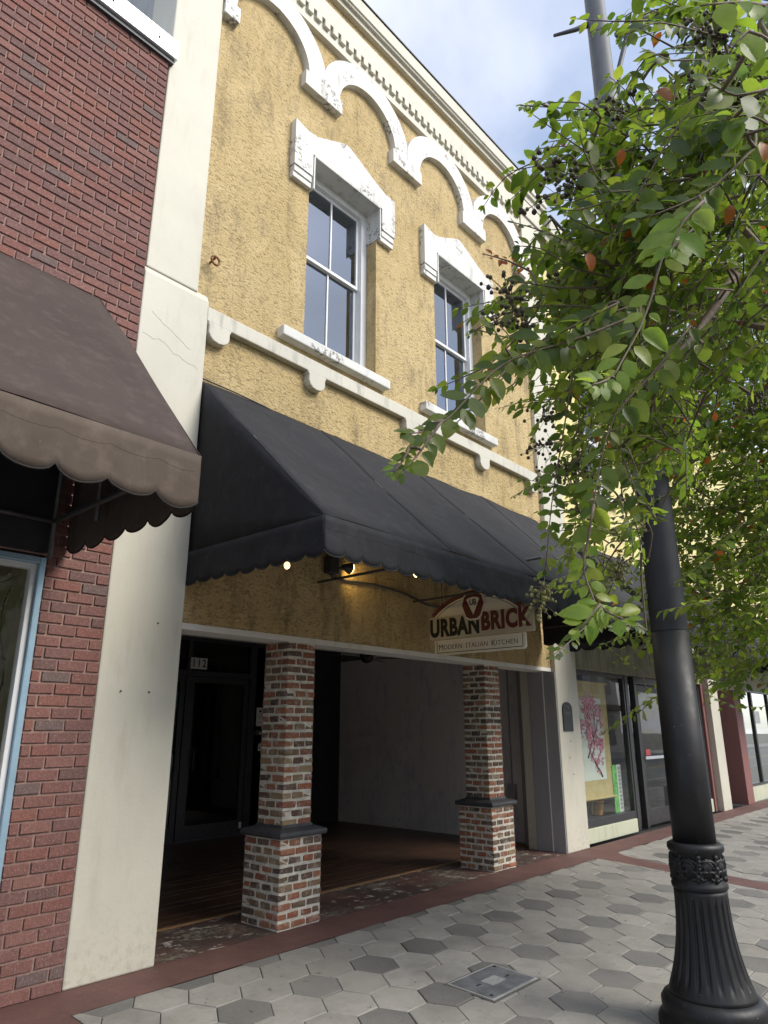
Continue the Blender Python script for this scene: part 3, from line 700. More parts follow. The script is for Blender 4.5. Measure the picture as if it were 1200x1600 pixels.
# things in the porch
M['paper'] = plain('white_paper', (.72, .72, .70), .8, .05); M['ink'] = plain('black_ink', (.02, .02, .02), .6)
hn = thing('house_number', (6.5, PB-.05, 2.5), 'white plate with the number 112 above the porch door', 'number sign')
MB().box(6.37, 6.67, PB-.055, PB-.045, 2.485, 2.655).build('plate', M['paper'], hn)
for i, ch in enumerate('112'): put_text('digit', ch, .17, (6.425+.095*i, PB-.057, 2.57), M['ink'], hn, depth=.001, bold=.003, sx=.8)
nb = thing('notice', (7.82, PB-.01, 1.62), 'white paper notice taped beside the porch door', 'notice')
MB().box(7.74, 7.90, PB-.012, PB-.008, 1.63, 1.93).build('sheet', M['paper'], nb)
MB().tube([(7.82,PB-.013,1.87),(7.82,PB-.012,1.87)], .022, 12).build('emblem', M['ink'], nb)
mb = MB()
for z in (1.82, 1.79, 1.76, 1.69): mb.box(7.765, 7.875-.02*(z < 1.7), PB-.0125, PB-.0115, z, z+.006)
mb.build('print', M['ink'], nb)
st = thing('door_sticker', (7.85, PB-.01, 1.3), 'small arched white sticker below the notice by the porch door', 'sticker')
MB().prism_y([(7.805,1.24),(7.875,1.24),(7.875,1.33),(7.86,1.36),(7.82,1.36),(7.805,1.33)], PB-.012, PB-.008).build('sheet', M['paper'], st)
MB().prism_y([(7.825,1.27),(7.855,1.27),(7.84,1.32)], PB-.0135, PB-.0125).build('print', M['ink'], st)
lb = thing('mail_slot', (7.80, PB-.02, 1.5), 'tarnished metal slot plate between notice and sticker', 'mail slot')
MB().box(7.72, 7.90, PB-.03, PB-.002, 1.49, 1.57).build('plate', M['frame_grey'], lb, .004)
MB().box(7.80, 7.89, PB-.033, PB-.0305, 1.50, 1.53).build('flap', M['soffit'], lb)
# ceiling fan
M['fan'] = plain('dark_bronze', (.018, .015, .013), .5, .2)
fx, fyy = 8.05, 2.5
fn = thing('ceiling_fan', (fx, fyy, 2.55), 'dark ceiling fan hanging under the porch ceiling', 'ceiling fan')
MB().lathe([(.02,.0),(.07,.02),(.10,.06),(.11,.12),(.09,.18),(.03,.20),(.018,.22),(.018,.36),(.06,.38),(.06,.43)], (fx,fyy,2.55), 20).build('motor', M['fan'], fn)
for k in range(5):
    a = k*2*math.pi/5 + .35; ca, sa = math.cos(a), math.sin(a); mb = MB(); pts = [(.13,-.02),(.2,-.05),(.55,-.07),(.62,-.055),(.64,0),(.62,.055),(.55,.07),(.2,.05),(.13,.02)]
    vs = [(fx+p*ca-q*sa, fyy+p*sa+q*ca, 2.62+q*.2) for p, q in pts]; vs2 = [(x_, y_, z_+.008) for x_, y_, z_ in vs]; m_ = len(pts)
    mb.add(vs+vs2, [tuple(range(m_-1,-1,-1)), tuple(range(m_,2*m_))] + [(i, (i+1) % m_, (i+1) % m_+m_, i+m_) for i in range(m_)]); mb.build('blade', M['fan'], fn)
# wall socket box and its conduit on the right porch wall
eb = thing('socket_box', (9.70, 1.1, .55), 'grey outlet box with a thin conduit on the right porch wall', 'outlet box')
MB().box(9.655, 9.72, .98, 1.12, .58, .80).build('box', M['jamb'], eb, .006); MB().tube([(9.70,1.05,.8),(9.70,1.05,2.97)], .011, 8).build('conduit', M['jamb'], eb)
# loose cable on the porch floor by the left pilaster
pth = [(3.19, .35, 1.15-.05*k) for k in range(10)] + [(3.20+.02*k, .40+.03*k, .65-.045*k) for k in range(14)] + [(3.5+.07*k, .85+.06*k, .03) for k in range(8)]
tag(MB().tube(pth, .006, 6).build('cable', M['frame_grey']), 'thin loose cable hanging beside the left cream pilaster onto porch floor', 'cable')
# plaque on the right pilaster
M['plaque'] = plain('dark_bronze_plaque', (.035, .037, .04), .5, .3, 60, .3, .4, 150)
pq = thing('plaque', (9.55, -.01, 1.5), 'dark arched metal plaque on the cream pilaster right of the porch', 'plaque')
pts = [(9.415,1.555),(9.695,1.555),(9.695,1.86)] + [(9.555+.14*math.cos(a*math.pi/10), 1.86+.095*math.sin(a*math.pi/10)) for a in range(1,10)] + [(9.415,1.86)]
MB().prism_y(pts, -.018, .004).build('plate', M['plaque'], pq, .004)
mb = MB(); mb.box(9.47, 9.64, -.0195, -.0185, 1.80, 1.815); mb.box(9.49, 9.62, -.0195, -.0185, 1.77, 1.782); mb.tube([(9.555,-.02,1.88),(9.555,-.018,1.88)], .03, 12); mb.build('raised_print', M['frame_grey'], pq)

# ================================================================== BRICK PIERS
def old_brick(seed, l, d, h):
    rg = random.Random(seed); j = lambda s=.004: rg.uniform(-s, s); bv = .006
    bm = bmesh.new(); bmesh.ops.create_cube(bm, size=1)
    for v in bm.verts: v.co = Vector((v.co.x*l, v.co.y*d, v.co.z*h))
    bmesh.ops.bevel(bm, geom=[e for e in bm.edges], offset=bv, segments=1, affect='EDGES', profile=.5)
    for v in bm.verts: v.co += Vector((j(.006), j(.003), j(.0042)))
    me = bpy.data.meshes.new('brick'); bm.to_mesh(me); bm.free(); me.materials.append(M['old_brick']); return me
cache = {}
def ob(l, d, h):
    k = (round(l, 3), round(d, 3), round(h, 3))
    if k not in cache: cache[k] = [old_brick(hash(k) % 999 + i, l, d, h) for i in range(5)]
    return random.choice(cache[k])
def pier(px, py, label):
    W, U, zb, zc = .48, .335, .695, .785
    t = thing('brick_pier', (px, py, 0), label, 'brick pier', 'piers of the porch')
    def stack(x0, y0, w_, z0, z1, ncourse, nb):
        ch = (z1-z0)/ncourse; D = .095
        MB().box(x0+.0035, x0+w_-.0035, y0+.0035, y0+w_-.0035, z0, z1).build('mortar_core', M['mortar'], t)
        for r in range(ncourse):
            z = z0 + ch*(r+.5)
            for side in range(4):
                full = (side + r) % 2 == 0            # this side runs through to both corners
                run = w_ if full else w_ - 2*D; st_ = 0 if full else D
                parts = nb if full else max(1, nb-1)
                cuts = [0]
                for q in range(1, parts): cuts.append(q/parts + random.uniform(-.035, .035))
                cuts.append(1)
                for q in range(parts):
                    a, b = st_ + cuts[q]*run + .009*(q > 0) + (0 if full else .009), st_ + cuts[q+1]*run - .009*(q < parts-1) - (0 if full else .009)
                    l = round((b-a)*200)/200; mid = (a+b)/2
                    me = ob(l, D, ch-.0225)
                    o = link('brick', me, None, t); off = D/2 - .004 + random.uniform(-.003, .002)
                    if side == 0: o.location = (x0+mid, y0+off, z)
                    elif side == 2: o.location = (x0+mid, y0+w_-off, z)
                    elif side == 3: o.location = (x0+off, y0+mid, z); 
                    else: o.location = (x0+w_-off, y0+mid, z)
                    if side in (1, 3): o.rotation_euler.z = math.pi/2
    stack(px, py, W, 0, zb, 10, 3); q = (W-U)/2
    stack(px+q, py+q, U, zc-.01, FB+.002, 22, 2)
    e = .035; mb = MB()
    x0, x1, y0, y1 = px-e, px+W+e, py-e, py+W+e
    prof = [(0.028, zb), (.006, zb+.008), (0, zb+.028), (.006, zb+.05), (.026, zb+.058), (.035, zb+.062), (.09, zb+.078), (q+e-.004, zb+.10)]
    vs = []; fs = []
    for (i_, z) in prof: vs += [(x0+i_, y0+i_, z), (x1-i_, y0+i_, z), (x1-i_, y1-i_, z), (x0+i_, y1-i_, z)]
    for k in range(len(prof)-1):
        for s in range(4): fs.append((4*k+s, 4*k+(s+1) % 4, 4*k+4+(s+1) % 4, 4*k+4+s))
    fs += [(3,2,1,0)]; mb.add(vs, fs); mb.build('cap', M['cap'], t)
pier(4.30, .01, 'reclaimed brick pier with black cap near the porch door, the left one')
pier(7.60, .05, 'reclaimed brick pier with black cap near the hanging sign, the right one')

# ================================================================== AWNINGS
def awning(name, label, x0, x1, zt, yf, zf, vh, npan, mc, mv, sw, sh, ruf, trim=None, ends=(True, True), yb_=.045, frame=True):
    t = thing(name, ((x0+x1)/2, 0, zf), label, 'awning')
    rg = random.Random(len(name) + int(x0*10))
    def slope_pt(x, f, sag):
        y = yb_ + (yf-yb_)*f; z = zt + (zf-zt)*f
        nrm = Vector((0, zf-zt, yf-yb_)); nrm = Vector((0, (zt-zf), (yb_-yf))).normalized() if False else Vector((0, -(zt-zf), (yb_-yf))).normalized()
        w_ = mnoise.noise(Vector((x*1.6, f*2.6, x0))) * .026 - sag
        return (x, y + nrm.y*w_, z + nrm.z*w_)
    for k in range(npan):
        a = x0 + (x1-x0)*k/npan; b = x0 + (x1-x0)*(k+1)/npan; nx, nf = 12, 12; mb = MB(); vs = []
        for i in range(nx+1):
            for j in range(nf+1):
                f = j/nf; u = i/nx; vs.append(slope_pt(a+(b-a)*u, f, .048*math.sin(math.pi*u)*math.sin(math.pi*f)))
        fs = [(i*(nf+1)+j, i*(nf+1)+j+1, (i+1)*(nf+1)+j+1, (i+1)*(nf+1)+j) for i in range(nx) for j in range(nf)]
        mb.add(vs, fs, True); mb.build('canopy_panel', mc, t, solid=.004)
        if k:
            mb = MB(); vs = []
            for j in range(nf+1):
                p = slope_pt(a, j/nf, -.0045); q = slope_pt(a+.035, j/nf, -.0045); vs += [p, q]
            mb.add(vs, [(2*j, 2*j+2, 2*j+3, 2*j+1) for j in range(nf)]); mb.build('seam', mc, t, solid=.004)
    for s, x in ((0, x0), (1, x1)):
        if not ends[s]: continue
        mb = MB(); nf = 10; vs = []
        for j in range(nf+1):
            f = j/nf; y = yb_ + (yf-yb_)*f; top = zt + (zf-zt)*f
            for i in range(7):
                z = zf + (top-zf)*i/6; vs.append((x + mnoise.noise(Vector((y*2, z*2, x)))*.010*math.sin(math.pi*min(1, (top-z)/.4+.01))*(-1 if s == 0 else 1), y, z))
        fs = [(j*7+i, j*7+i+1, (j+1)*7+i+1, (j+1)*7+i) for j in range(nf) for i in range(6)]
        mb.add(vs, fs, True); mb.build('end_panel', mc, t, solid=.004)
    runs = []
    if ends[0]: runs.append(((x0, yb_), (x0, yf), (-1, 0)))
    runs.append(((x0, yf), (x1, yf), (0, -1)))
    if ends[1]: runs.append(((x1, yf), (x1, yb_), (1, 0)))
    for ri, (p, q, nr) in enumerate(runs):
        ln = math.dist(p, q); ns = max(1, round(ln/sw)); per = 10; cols = ns*per; rows = 6; vs = []; edge = []
        for i in range(cols+1):
            u = i/cols; s_ = (u*ns) % 1.0
            lob = abs(math.sin(math.pi*s_))**.62
            zb_ = zf - vh + sh - sh*lob*(1 + .35*mnoise.noise(Vector((u*ns*.9, ri*3, x0)))) + .012*mnoise.noise(Vector((u*ln*1.3, 5, x0))); x = p[0]+(q[0]-p[0])*u; y = p[1]+(q[1]-p[1])*u
            for j in range(rows+1):
                f = j/rows; z = zf + (zb_-zf)*f
                o_ = ruf*f*(mnoise.noise(Vector((u*ln*4.0, f*1.5, ri*7+x0))) * 1.0) + .004
                if i in (0, cols): o_ *= .4
                vs.append((x + nr[0]*o_, y + nr[1]*o_, z))
            edge.append(vs[-1])
        fs = [(i*(rows+1)+j, i*(rows+1)+j+1, (i+1)*(rows+1)+j+1, (i+1)*(rows+1)+j) for i in range(cols) for j in range(rows)]
        mb = MB(); mb.add(vs, fs, True); va = mb.build('valance', mv, t, solid=.004)
        MB().tube([(e[0]+nr[0]*.001, e[1]+nr[1]*.001, e[2]) for e in edge], .0055, 5).build('edge_binding', trim or mv, va)
        cr = []
        for i in range(0, cols+1, 2):
            u = i/cols; x = p[0]+(q[0]-p[0])*u; y = p[1]+(q[1]-p[1])*u; j = vs[i*(rows+1)+2]; cr.append((j[0]+nr[0]*.002, j[1]+nr[1]*.002, j[2]+.004*mnoise.noise(Vector((u*20, 1, 2)))))
        MB().tube(cr, .0016, 4).build('hem_stitch', mv, va)
    if frame:
        mb = MB(); r = .016; zi = zf - .03
        mb.tube([(x0+.03, yf+.03, zi), (x1-.03, yf+.03, zi)], r, 6)
        mb.tube([(x0+.03, yb_-.03, zi), (x0+.03, yf+.03, zi)], r, 6); mb.tube([(x1-.03, yb_-.03, zi), (x1-.03, yf+.03, zi)], r, 6)
        mb.build('front_rail', M['frame_grey'], t)
        for k in range(npan+1):
            x = min(max(x0 + (x1-x0)*k/npan, x0+.03), x1-.03); mb = MB()
            mb.tube([(x, yb_-.02, zt-.05), (x, yf+.04, zf-.02)], r*.85, 6); mb.tube([(x, yb_-.02, zi), (x, yf+.03, zi)], r*.85, 6); mb.tube([(x, yf+.03, zi), (x, yf*.45, zi+(zt-zf)*.55)], r*.7, 6)
            mb.build('rafter', M['frame_grey'], t)
    return t
awning('black_awning', 'black canvas awning over the porch with a small scalloped edge', 3.185, 9.10, 4.58, -1.60, 2.995, .285, 4, M['awn_black'], M['awn_black'], .19, .036, .030)
awning('brown_awning', 'faded brown canvas awning with deep scallops on the red brick wall', -3.0, 2.165, 4.90, -1.62, 3.115, .335, 3, M['awn_brown'], M['awn_fade'], .275, .055, .012, M['awn_trim'], (False, True), yb_=-.004)
bw = bpy.data.objects['brown_awning']
for pts in ([(.6,-.1,2.98),(2.02,-.1,2.98)], [(2.02,-.1,2.98),(2.11,-1.5,3.06)], [(2.02,-.1,2.72),(2.02,-.1,4.7)], [(2.10,-.55,2.92),(2.10,-.55,3.9)]): MB().tube(pts, .017, 6).build('brace', M['frame_grey'], bw)
a2 = awning('black_awning', 'black canvas awning behind the leaves over the shop with the scroll', 9.80, 15.45, 4.50, -1.60, 2.97, .29, 4, M['awn_black'], M['awn_black'], .22, .05, .025)
a3 = awning('black_awning', 'farthest black awning over the maroon storefront at the right edge', 17.3, 23.6, 4.45, -1.55, 3.05, .30, 4, M['awn_black'], M['awn_black'], .22, .06, .03)
# small wires at the top edge of the porch awning
tag(MB().tube([(3.16, .058, 4.63)] + [(3.2+.35*k, .045 + .012*math.sin(k*2.1), 4.61-.012*k+.014*math.sin(k*1.7)) for k in range(12)], .007, 5).build('cable', M['black_iron']), 'thin black cable running along the top edge of the porch awning', 'cable')

# ================================================================== LAMPS AND WIRING UNDER THE PORCH AWNING
def emis(name, c, s):
    m = bpy.data.materials.new(name); m.use_nodes = True; b = m.node_tree.nodes['Principled BSDF']
    b.inputs['Emission Color'].default_value = (*c, 1); b.inputs['Emission Strength'].default_value = s; b.inputs['Base Color'].default_value = (.8, .7, .5, 1); return m
M['bulb'] = emis('lit_bulb', (1, .62, .28), 1.7); M['flood_lens'] = emis('flood_lens', (1, .70, .28), 6.0)
M['lampgrey'] = plain('lamp_housing', (.045, .043, .04), .55)
fl = thing('floodlight', (4.87, 0, 3.1), 'small dark floodlight shining warm light on the stucco under the awning', 'floodlight')
MB().box(4.78, 4.90, -.03, WY+.01, 3.08, 3.24).build('junction_box', M['lampgrey'], fl, .008)
MB().tube([(4.90,-.02,3.14),(4.96,-.05,3.15)], .014, 7).build('arm', M['lampgrey'], fl)
mb = MB(); mb.tube([(4.94,-.045,3.15),(4.985,-.05,3.155),(5.03,-.055,3.15)], .028, 14, r1=.06); mb.build('hood', M['lampgrey'], fl)
MB().tube([(5.029,-.055,3.15),(5.036,-.055,3.149)], .055, 14).build('lens', M['flood_lens'], fl)
ld = bpy.data.lights.new('flood_lamp', 'SPOT'); ld.energy = 2.6; ld.color = (1, .66, .22); ld.spot_size = R(130); ld.spot_blend = .7; ld.shadow_soft_size = .05
lo = bpy.data.objects.new('flood_lamp', ld); COL.objects.link(lo); lo.parent = fl; lo.matrix_parent_inverse = Matrix.Translation(-Vector(fl.location))
lo.location = (5.045, -.06, 3.15); lo.rotation_euler = Vector((-.75, -.55, .35)).to_track_quat('Z', 'Y').to_euler()
BUL = [(3.40, -.98, 2.79, 'lit round bulb peeking below the left end of the porch awning'), (3.82, -1.50, 2.795, 'lit bulb showing under the awning edge right of the floodlight'),
       (4.30, -1.50, 2.795, 'lit bulb under the awning front above the angled frame bar'), (4.98, -1.48, 2.795, 'lit bulb under the awning just left of the blade sign')]
for i, (x, y, z, lab) in enumerate(BUL):
    b = thing('string_bulb', (x, y, z), lab, 'light bulb', 'bulbs strung under the porch awning')
    MB().sphere((x, y, z-.02), .024, 12, 8, 1.15).build('globe', M['bulb'], b); MB().lathe([(.014,0),(.016,.03),(.01,.05)], (x, y, z+.005), 10).build('socket', M['lampgrey'], b)
    p = bpy.data.lights.new('bulb_lamp', 'POINT'); p.energy = .2; p.color = (1, .7, .36); p.shadow_soft_size = .02
    po = bpy.data.objects.new('bulb_lamp', p); COL.objects.link(po); po.parent = b; po.matrix_parent_inverse = Matrix.Translation(-Vector(b.location)); po.location = (x, y, z-.06)
tag(MB().tube([(3.3,-.95,2.85),(3.40,-.98,2.845),(3.55,-1.3,2.86),(3.82,-1.50,2.848),(4.05,-1.5,2.86),(4.30,-1.50,2.848),(4.6,-1.5,2.865),(4.98,-1.48,2.848),(5.8,-1.5,2.87)], .006, 5).build('bulb_cable', M['black_iron']), 'dark cable carrying the bulbs under the front of the porch awning', 'cable')
pth = [(4.84, -.01, 3.085), (4.86, .03, 3.05), (5.0, .05, 3.045), (5.5, .045, 3.07), (5.75, .04, 3.06), (6.05, .03, 3.03), (6.4, .03, 2.96), (7.2, .035, 2.95), (8.6, .035, 2.96)]
tag(MB().tube(pth, .013, 7).build('conduit', M['frame_grey']), 'grey conduit running along the stucco from the floodlight to the sign', 'conduit')

# ================================================================== BLADE SIGN (hangs across the pavement, faces along the street)
M['sign_tan'] = plain('sign_tan', (.58, .53, .40), .6, .08, 3); M['sign_cream'] = plain('sign_cream', (.84, .80, .67), .6, .06, 3); M['sign_red'] = plain('sign_maroon', (.13, .022, .024), .5, .15)
M['sign_black'] = plain('sign_black', (.012, .016, .015), .5, .2); M['sign_brickred'] = plain('sign_brick_trim', (.17, .05, .04), .7, .4, 40)
SX = 6.45
sg = thing('blade_sign', (SX, -.6, 2.4), 'hanging restaurant blade sign reading URBAN BRICK with maroon pizza-peel emblem', 'sign')
def px_(pts, x0, x1): return MB().prism_x([(p[0], p[1]) for p in pts], x0, x1)
ya, ybb = .02, -1.32
px_([(ya,2.555),(ya,2.805),(ybb,2.805),(ybb,2.555)], SX-.02, SX+.02).build('main_board', M['sign_tan'], sg, .004)
lowp = [(-.04,2.545),(-.04,2.40)] + [(-.06,2.38),(-1.19,2.38),(-1.215,2.40),(-1.215,2.545)]
px_(lowp, SX-.012, SX+.012).build('lower_board', M['sign_cream'], sg)
mb = MB()
for (p, q) in (((-.075,2.535),(-.075,2.405)),((-.075,2.405),(-1.18,2.405)),((-1.18,2.405),(-1.18,2.535))): mb.tube([(SX-.0125,p[0],p[1]),(SX-.0125,q[0],q[1])], .0035, 4)
mb.build('border_line', M['sign_black'], sg)
# arch over the board
yc, hw, rise = -.60, .56, .205; RR = (hw*hw+rise*rise)/(2*rise); zc_ = 2.806+rise-RR; a0 = math.asin(hw/RR)
arc = [(yc+RR*math.sin(-a0+2*a0*k/24), zc_+RR*math.cos(-a0+2*a0*k/24)) for k in range(25)]
px_([(p[0], max(p[1], 2.806)) for p in arc], SX-.012, SX+.012).build('arch_panel', M['sign_cream'], sg)
for k in range(24):
    t0, t1 = -a0+2*a0*k/24+.003, -a0+2*a0*(k+1)/24-.003; r0, r1 = RR+.004, RR+.05
    px_([(yc+r0*math.sin(t0), zc_+r0*math.cos(t0)), (yc+r0*math.sin(t1), zc_+r0*math.cos(t1)), (yc+r1*math.sin(t1), zc_+r1*math.cos(t1)), (yc+r1*math.sin(t0), zc_+r1*math.cos(t0))], SX-.016, SX+.016).build('arch_brick', M['sign_brickred'], sg)
mb = MB(); mb.tube([(SX-.013, yc+(RR-.025)*math.sin(-a0*.96+1.92*a0*k/24), zc_+(RR-.025)*math.cos(-a0*.96+1.92*a0*k/24)) for k in range(25)], .0032, 4); mb.build('arch_line', M['sign_black'], sg)
# emblem: a peel with a pizza slice
ec = (-.60, 2.895)
pe = [(.035,.20),(-.005,.20)]; body = [(-.12,.09),(-.145,.0),(-.095,-.125),(-.05,-.15),(.04,-.15),(.085,-.12),(.135,.005),(.11,.095),(.06,.125),(-.07,.125)]
def peel(s, x0, x1, mat, nm): 
    px_([(ec[0]-p[0]*s, ec[1]+p[1]*s) for p in body], x0, x1).build(nm, mat, sg)
peel(1.12, SX-.034, SX-.022, M['sign_cream'], 'emblem_edge'); peel(1.0, SX-.040, SX-.034, M['sign_red'], 'emblem')
px_([(ec[0]-.075,ec[1]+.125),(ec[0]-.035,ec[1]+.125),(ec[0]-.075,ec[1]+.235),(ec[0]-.11,ec[1]+.225)], SX-.036, SX-.022).build('peel_handle', M['sign_cream'], sg)
px_([(ec[0]+.085,ec[1]+.06),(ec[0]+.06,ec[1]+.078),(ec[0],ec[1]+.086),(ec[0]-.06,ec[1]+.078),(ec[0]-.085,ec[1]+.06),(ec[0],ec[1]-.11)], SX-.0425, SX-.040).build('slice', M['sign_cream'], sg)
put_text('lettering', 'UB', .095, (SX-.0435, ec[0], ec[1]+.025), M['sign_black'], sg, '-x', depth=.001, bold=.002, sx=.75)
put_text('lettering', 'URBAN', .262, (SX-.022, -.325, 2.672), M['sign_black'], sg, '-x', depth=.003, bold=.0125, sx=.73, spacing=1.10)
put_text('lettering', 'BRICK', .262, (SX-.022, -.98, 2.695), M['sign_red'], sg, '-x', depth=.003, bold=.0125, sx=.76, spacing=1.10)
def serif(txt, size, ctr, mat):                      # roman capitals: thin strokes with foot and head serifs
    me = text_mesh(txt, size, depth=.001, bold=-.0008, sx=.95, spacing=1.1); me.materials.clear(); me.materials.append(mat)
    for v in me.vertices: v.co = Vector((ctr[0]-v.co.z, ctr[1]-v.co.x, ctr[2]+v.co.y))
    return link('lettering', me, None, sg)
for txt, s_, y_ in (('M',.100,-.130),('ODERN',.078,-.292),('I',.100,-.478),('TALIAN',.078,-.625),('K',.100,-.825),('ITCHEN',.078,-.99)):
    serif(txt, s_*.95, (SX-.0135, y_, 2.462 + (.008 if s_ > .1 else 0)), M['sign_red'] if txt in ('I','TALIAN') else M['sign_black'])
for y in (-.15, -1.2):
    MB().tube([(SX, y, 2.80),(SX, y, 3.30)], .006, 6).build('hanger_rod', M['frame_grey'], sg)
MB().tube([(SX, .07, 3.30),(SX, -1.45, 3.30)], .016, 8).build('hanger_bar', M['frame_grey'], sg)

# ================================================================== SHOP WITH THE SCROLL (right)
sb = thing('shop_building', (12.5, .2, 0), 'pale yellow shop building with scroll in its window, right of the porch', 'building')
n = new('mossy_grey_fascia'); c = n.mix(n.ramp(n.noise(3, 5, .6), [(.3, 0), (.7, 1)]), (.24, .245, .18), (.38, .38, .29)); c = n.mix(n.ramp(n.noise(20, 5, .65, stretch=(1.5, 1, .12)), [(.45, 0), (.65, .6)]), c, (.09, .095, .05)); n.color(c); n.rough(.9); n.normal(n.bump(n.noise(50, 4), .4, .006)); M['moss'] = n.m
M['base_cream'] = paint('shop_base_paint', (.55, .57, .43), (.25, .27, .16), .7)
UW = [(10.95, 12.05), (13.3, 14.4)]
mb = MB(); wall_holes(mb, 9.90, 15.9, 3.2, 10.2, [(a, b, 5.6, 7.8) for a, b in UW], .075, .25); mb.build('wall', M['pale_yellow'], sb)
mb = MB(); mb.prism_x([(.35,10.1),(-.02,10.12),(-.03,10.22),(-.12,10.25),(-.14,10.5),(.35,10.54)], 10.03, 15.95); mb.build('cornice', M['cream'], sb)
mb = MB(); mb.box(10.03, 15.95, -.17, .4, 10.541, 10.56); mb.build('roof_flashing', M['flash'], sb)
mb = MB(); mb.box(9.95, 15.9, .5, 13, 10.0, 10.1); mb.build('roof', M['flash'], sb)
for (a, b) in UW:
    mb = MB(); mb.box(a, a+.1, .2, .32, 5.6, 7.8); mb.box(b-.1, b, .2, .32, 5.6, 7.8); mb.box(a+.1, b-.1, .2, .32, 7.7, 7.8); mb.box(a+.1, b-.1, .2, .32, 5.6, 5.7); mb.box(a+.1, b-.1, .22, .30, 6.68, 6.74); mb.box((a+b)/2-.015, (a+b)/2+.015, .23, .29, 5.7, 7.7)
    wo = mb.build('window', M['frame_white'], sb, .005); MB().box(a+.09, b-.09, .262, .268, 5.69, 7.71).build('pane', M['glass_up'], wo)
    mb = MB(); mb.box(a-.16, b+.16, -.03, .12, 5.47, 5.598); mb.build('sill', M['white'], wo, .008)
    mb = MB(); mb.box(a-.2, b+.2, -.02, .12, 7.801, 8.15); mb.build('head', M['white'], wo, .008)
    mb = MB(); mb.quad((a-.3,2,5),(b+.3,2,5),(b+.3,2,8.4),(a-.3,2,8.4)); mb.build('room', M['black_wall'], sb)
mb = MB(); mb.box(9.955, 15.8, .08, .28, 2.47, 3.2); mb.build('fascia', M['moss'], sb)
SY2 = .16                                            # glazing line
mb = MB(); mb.box(9.96, 11.98, SY2-.02, SY2+.2, 0, .20); mb.build('stall_riser', M['base_cream'], sb, .008); MB().box(13.95, 15.75, SY2-.02, SY2+.2, 0, .24).build('stall_riser', M['base_cream'], sb, .008)
def shopwin(x0, x1, z0, z1, r=.06):
    mb = MB(); mb.box(x0, x0+r, SY2, SY2+.09, z0, z1); mb.box(x1-r, x1, SY2, SY2+.09, z0, z1); mb.box(x0+r, x1-r, SY2, SY2+.09, z1-r, z1); mb.box(x0+r, x1-r, SY2, SY2+.09, z0, z0+.11)
    wo = mb.build('shop_window', M['black_frame'], sb, .004); MB().box(x0+r-.01, x1-r+.01, SY2+.04, SY2+.046, z0+.1, z1-r+.01).build('pane', M['glass_shop'], wo); return wo
shopwin(9.97, 12.02, .205, 2.465); shopwin(14.05, 15.75, .245, 2.465)
mb = MB(); mb.box(12.021, 12.14, SY2-.01, SY2+.12, 0, 2.465); mb.box(12.40, 12.50, SY2-.01, SY2+.12, 0, 2.465); mb.box(13.84, 14.045, SY2-.01, SY2+.12, 0, 2.465); mb.box(12.50, 13.84, SY2-.01, SY2+.12, 2.34, 2.465); mb.build('door_frame', M['black_frame'], sb, .004)
MB().box(12.14, 12.40, SY2+.04, SY2+.046, .05, 2.46).build('side_light', M['glass_shop'], sb)
M['door_grey'] = plain('door_aluminium_dark', (.06, .06, .062), .4, .2, 12, .4)
mb = MB(); y0 = SY2+.02; x0, x1 = 12.51, 13.83; r = .1
mb.box(x0, x0+r, y0, y0+.05, .03, 2.33); mb.box(x1-r, x1, y0, y0+.05, .03, 2.33); mb.box(x0+r, x1-r, y0, y0+.05, 2.21, 2.33); mb.box(x0+r, x1-r, y0, y0+.05, .03, .28)
dd = mb.build('door', M['door_grey'], sb, .004); MB().box(x0+r-.01, x1-r+.01, y0+.02, y0+.026, .27, 2.22).build('pane', M['glass_shop'], dd)
mb = MB(); mb.box(x0+.05, x1-.05, y0-.05, y0-.02, 1.08, 1.13); mb.build('push_bar', M['coping'], dd, .006)
for i, ch in enumerate('114'): put_text('digit', ch, .17, (13.02+.1*i, y0+.018, 2.08), M['paper'], dd, depth=.001, bold=.004, sx=.8)
M['redsign'] = plain('red_sign', (.62, .10, .09), .6)
MB().box(12.72, 12.92, y0+.012, y0+.016, 1.14, 1.24).build('door_notice', M['redsign'], dd)
M['room_lt'] = plain('shop_inside', (.50, .47, .42), .9, .25, 2); M['room_fl'] = plain('shop_inside_floor', (.10, .09, .08), .7)
mb = MB(); mb.box(9.9, 15.9, 5, 5.1, 0, 3.2); mb.box(15.8, 15.9, .3, 5, 0, 3.2); mb.box(9.86, 9.94, .3, 5, 0, 3.2); mb.build('inside_wall', M['room_lt'], sb)
mb = MB(); mb.box(9.94, 15.8, .3, 5, -.05, .02); mb.box(9.94, 11.98, .37, 1.1, .02, .26); mb.build('inside_floor', M['room_fl'], sb)
mb = MB(); mb.box(9.94, 15.8, .3, 5, 2.9, 3.0); mb.build('inside_ceiling', M['room_lt'], sb)
# hanging scroll with plum blossom
M['scroll_cloth'] = plain('scroll_cloth', (.62, .47, .22), .8, .1, 8); M['scroll_paper'] = plain('scroll_paper', (.82, .81, .77), .85, .04); M['branch_ink'] = plain('branch_ink', (.07, .05, .05), .8, .3, 30)
M['pink'] = plain('blossom_pink', (.68, .16, .27), .7, .25, 30); M['pinkl'] = plain('blossom_pale', (.80, .42, .50), .7, .2, 30)
qy = .33
sc = thing('hanging_scroll', (11.0, qy, .5), 'tan hanging scroll painted with pink blossom branches in the shop window', 'scroll')
MB().box(10.18, 11.38, qy, qy+.006, .56, 2.30).build('cloth', M['scroll_cloth'], sc); MB().box(10.27, 11.16, qy-.004, qy-.0005, .82, 2.06).build('paper', M['scroll_paper'], sc)
for z in (.55, 2.31): MB().tube([(10.12,qy,z),(11.44,qy,z)], .018, 8).build('roller', M['scroll_cloth'], sc)
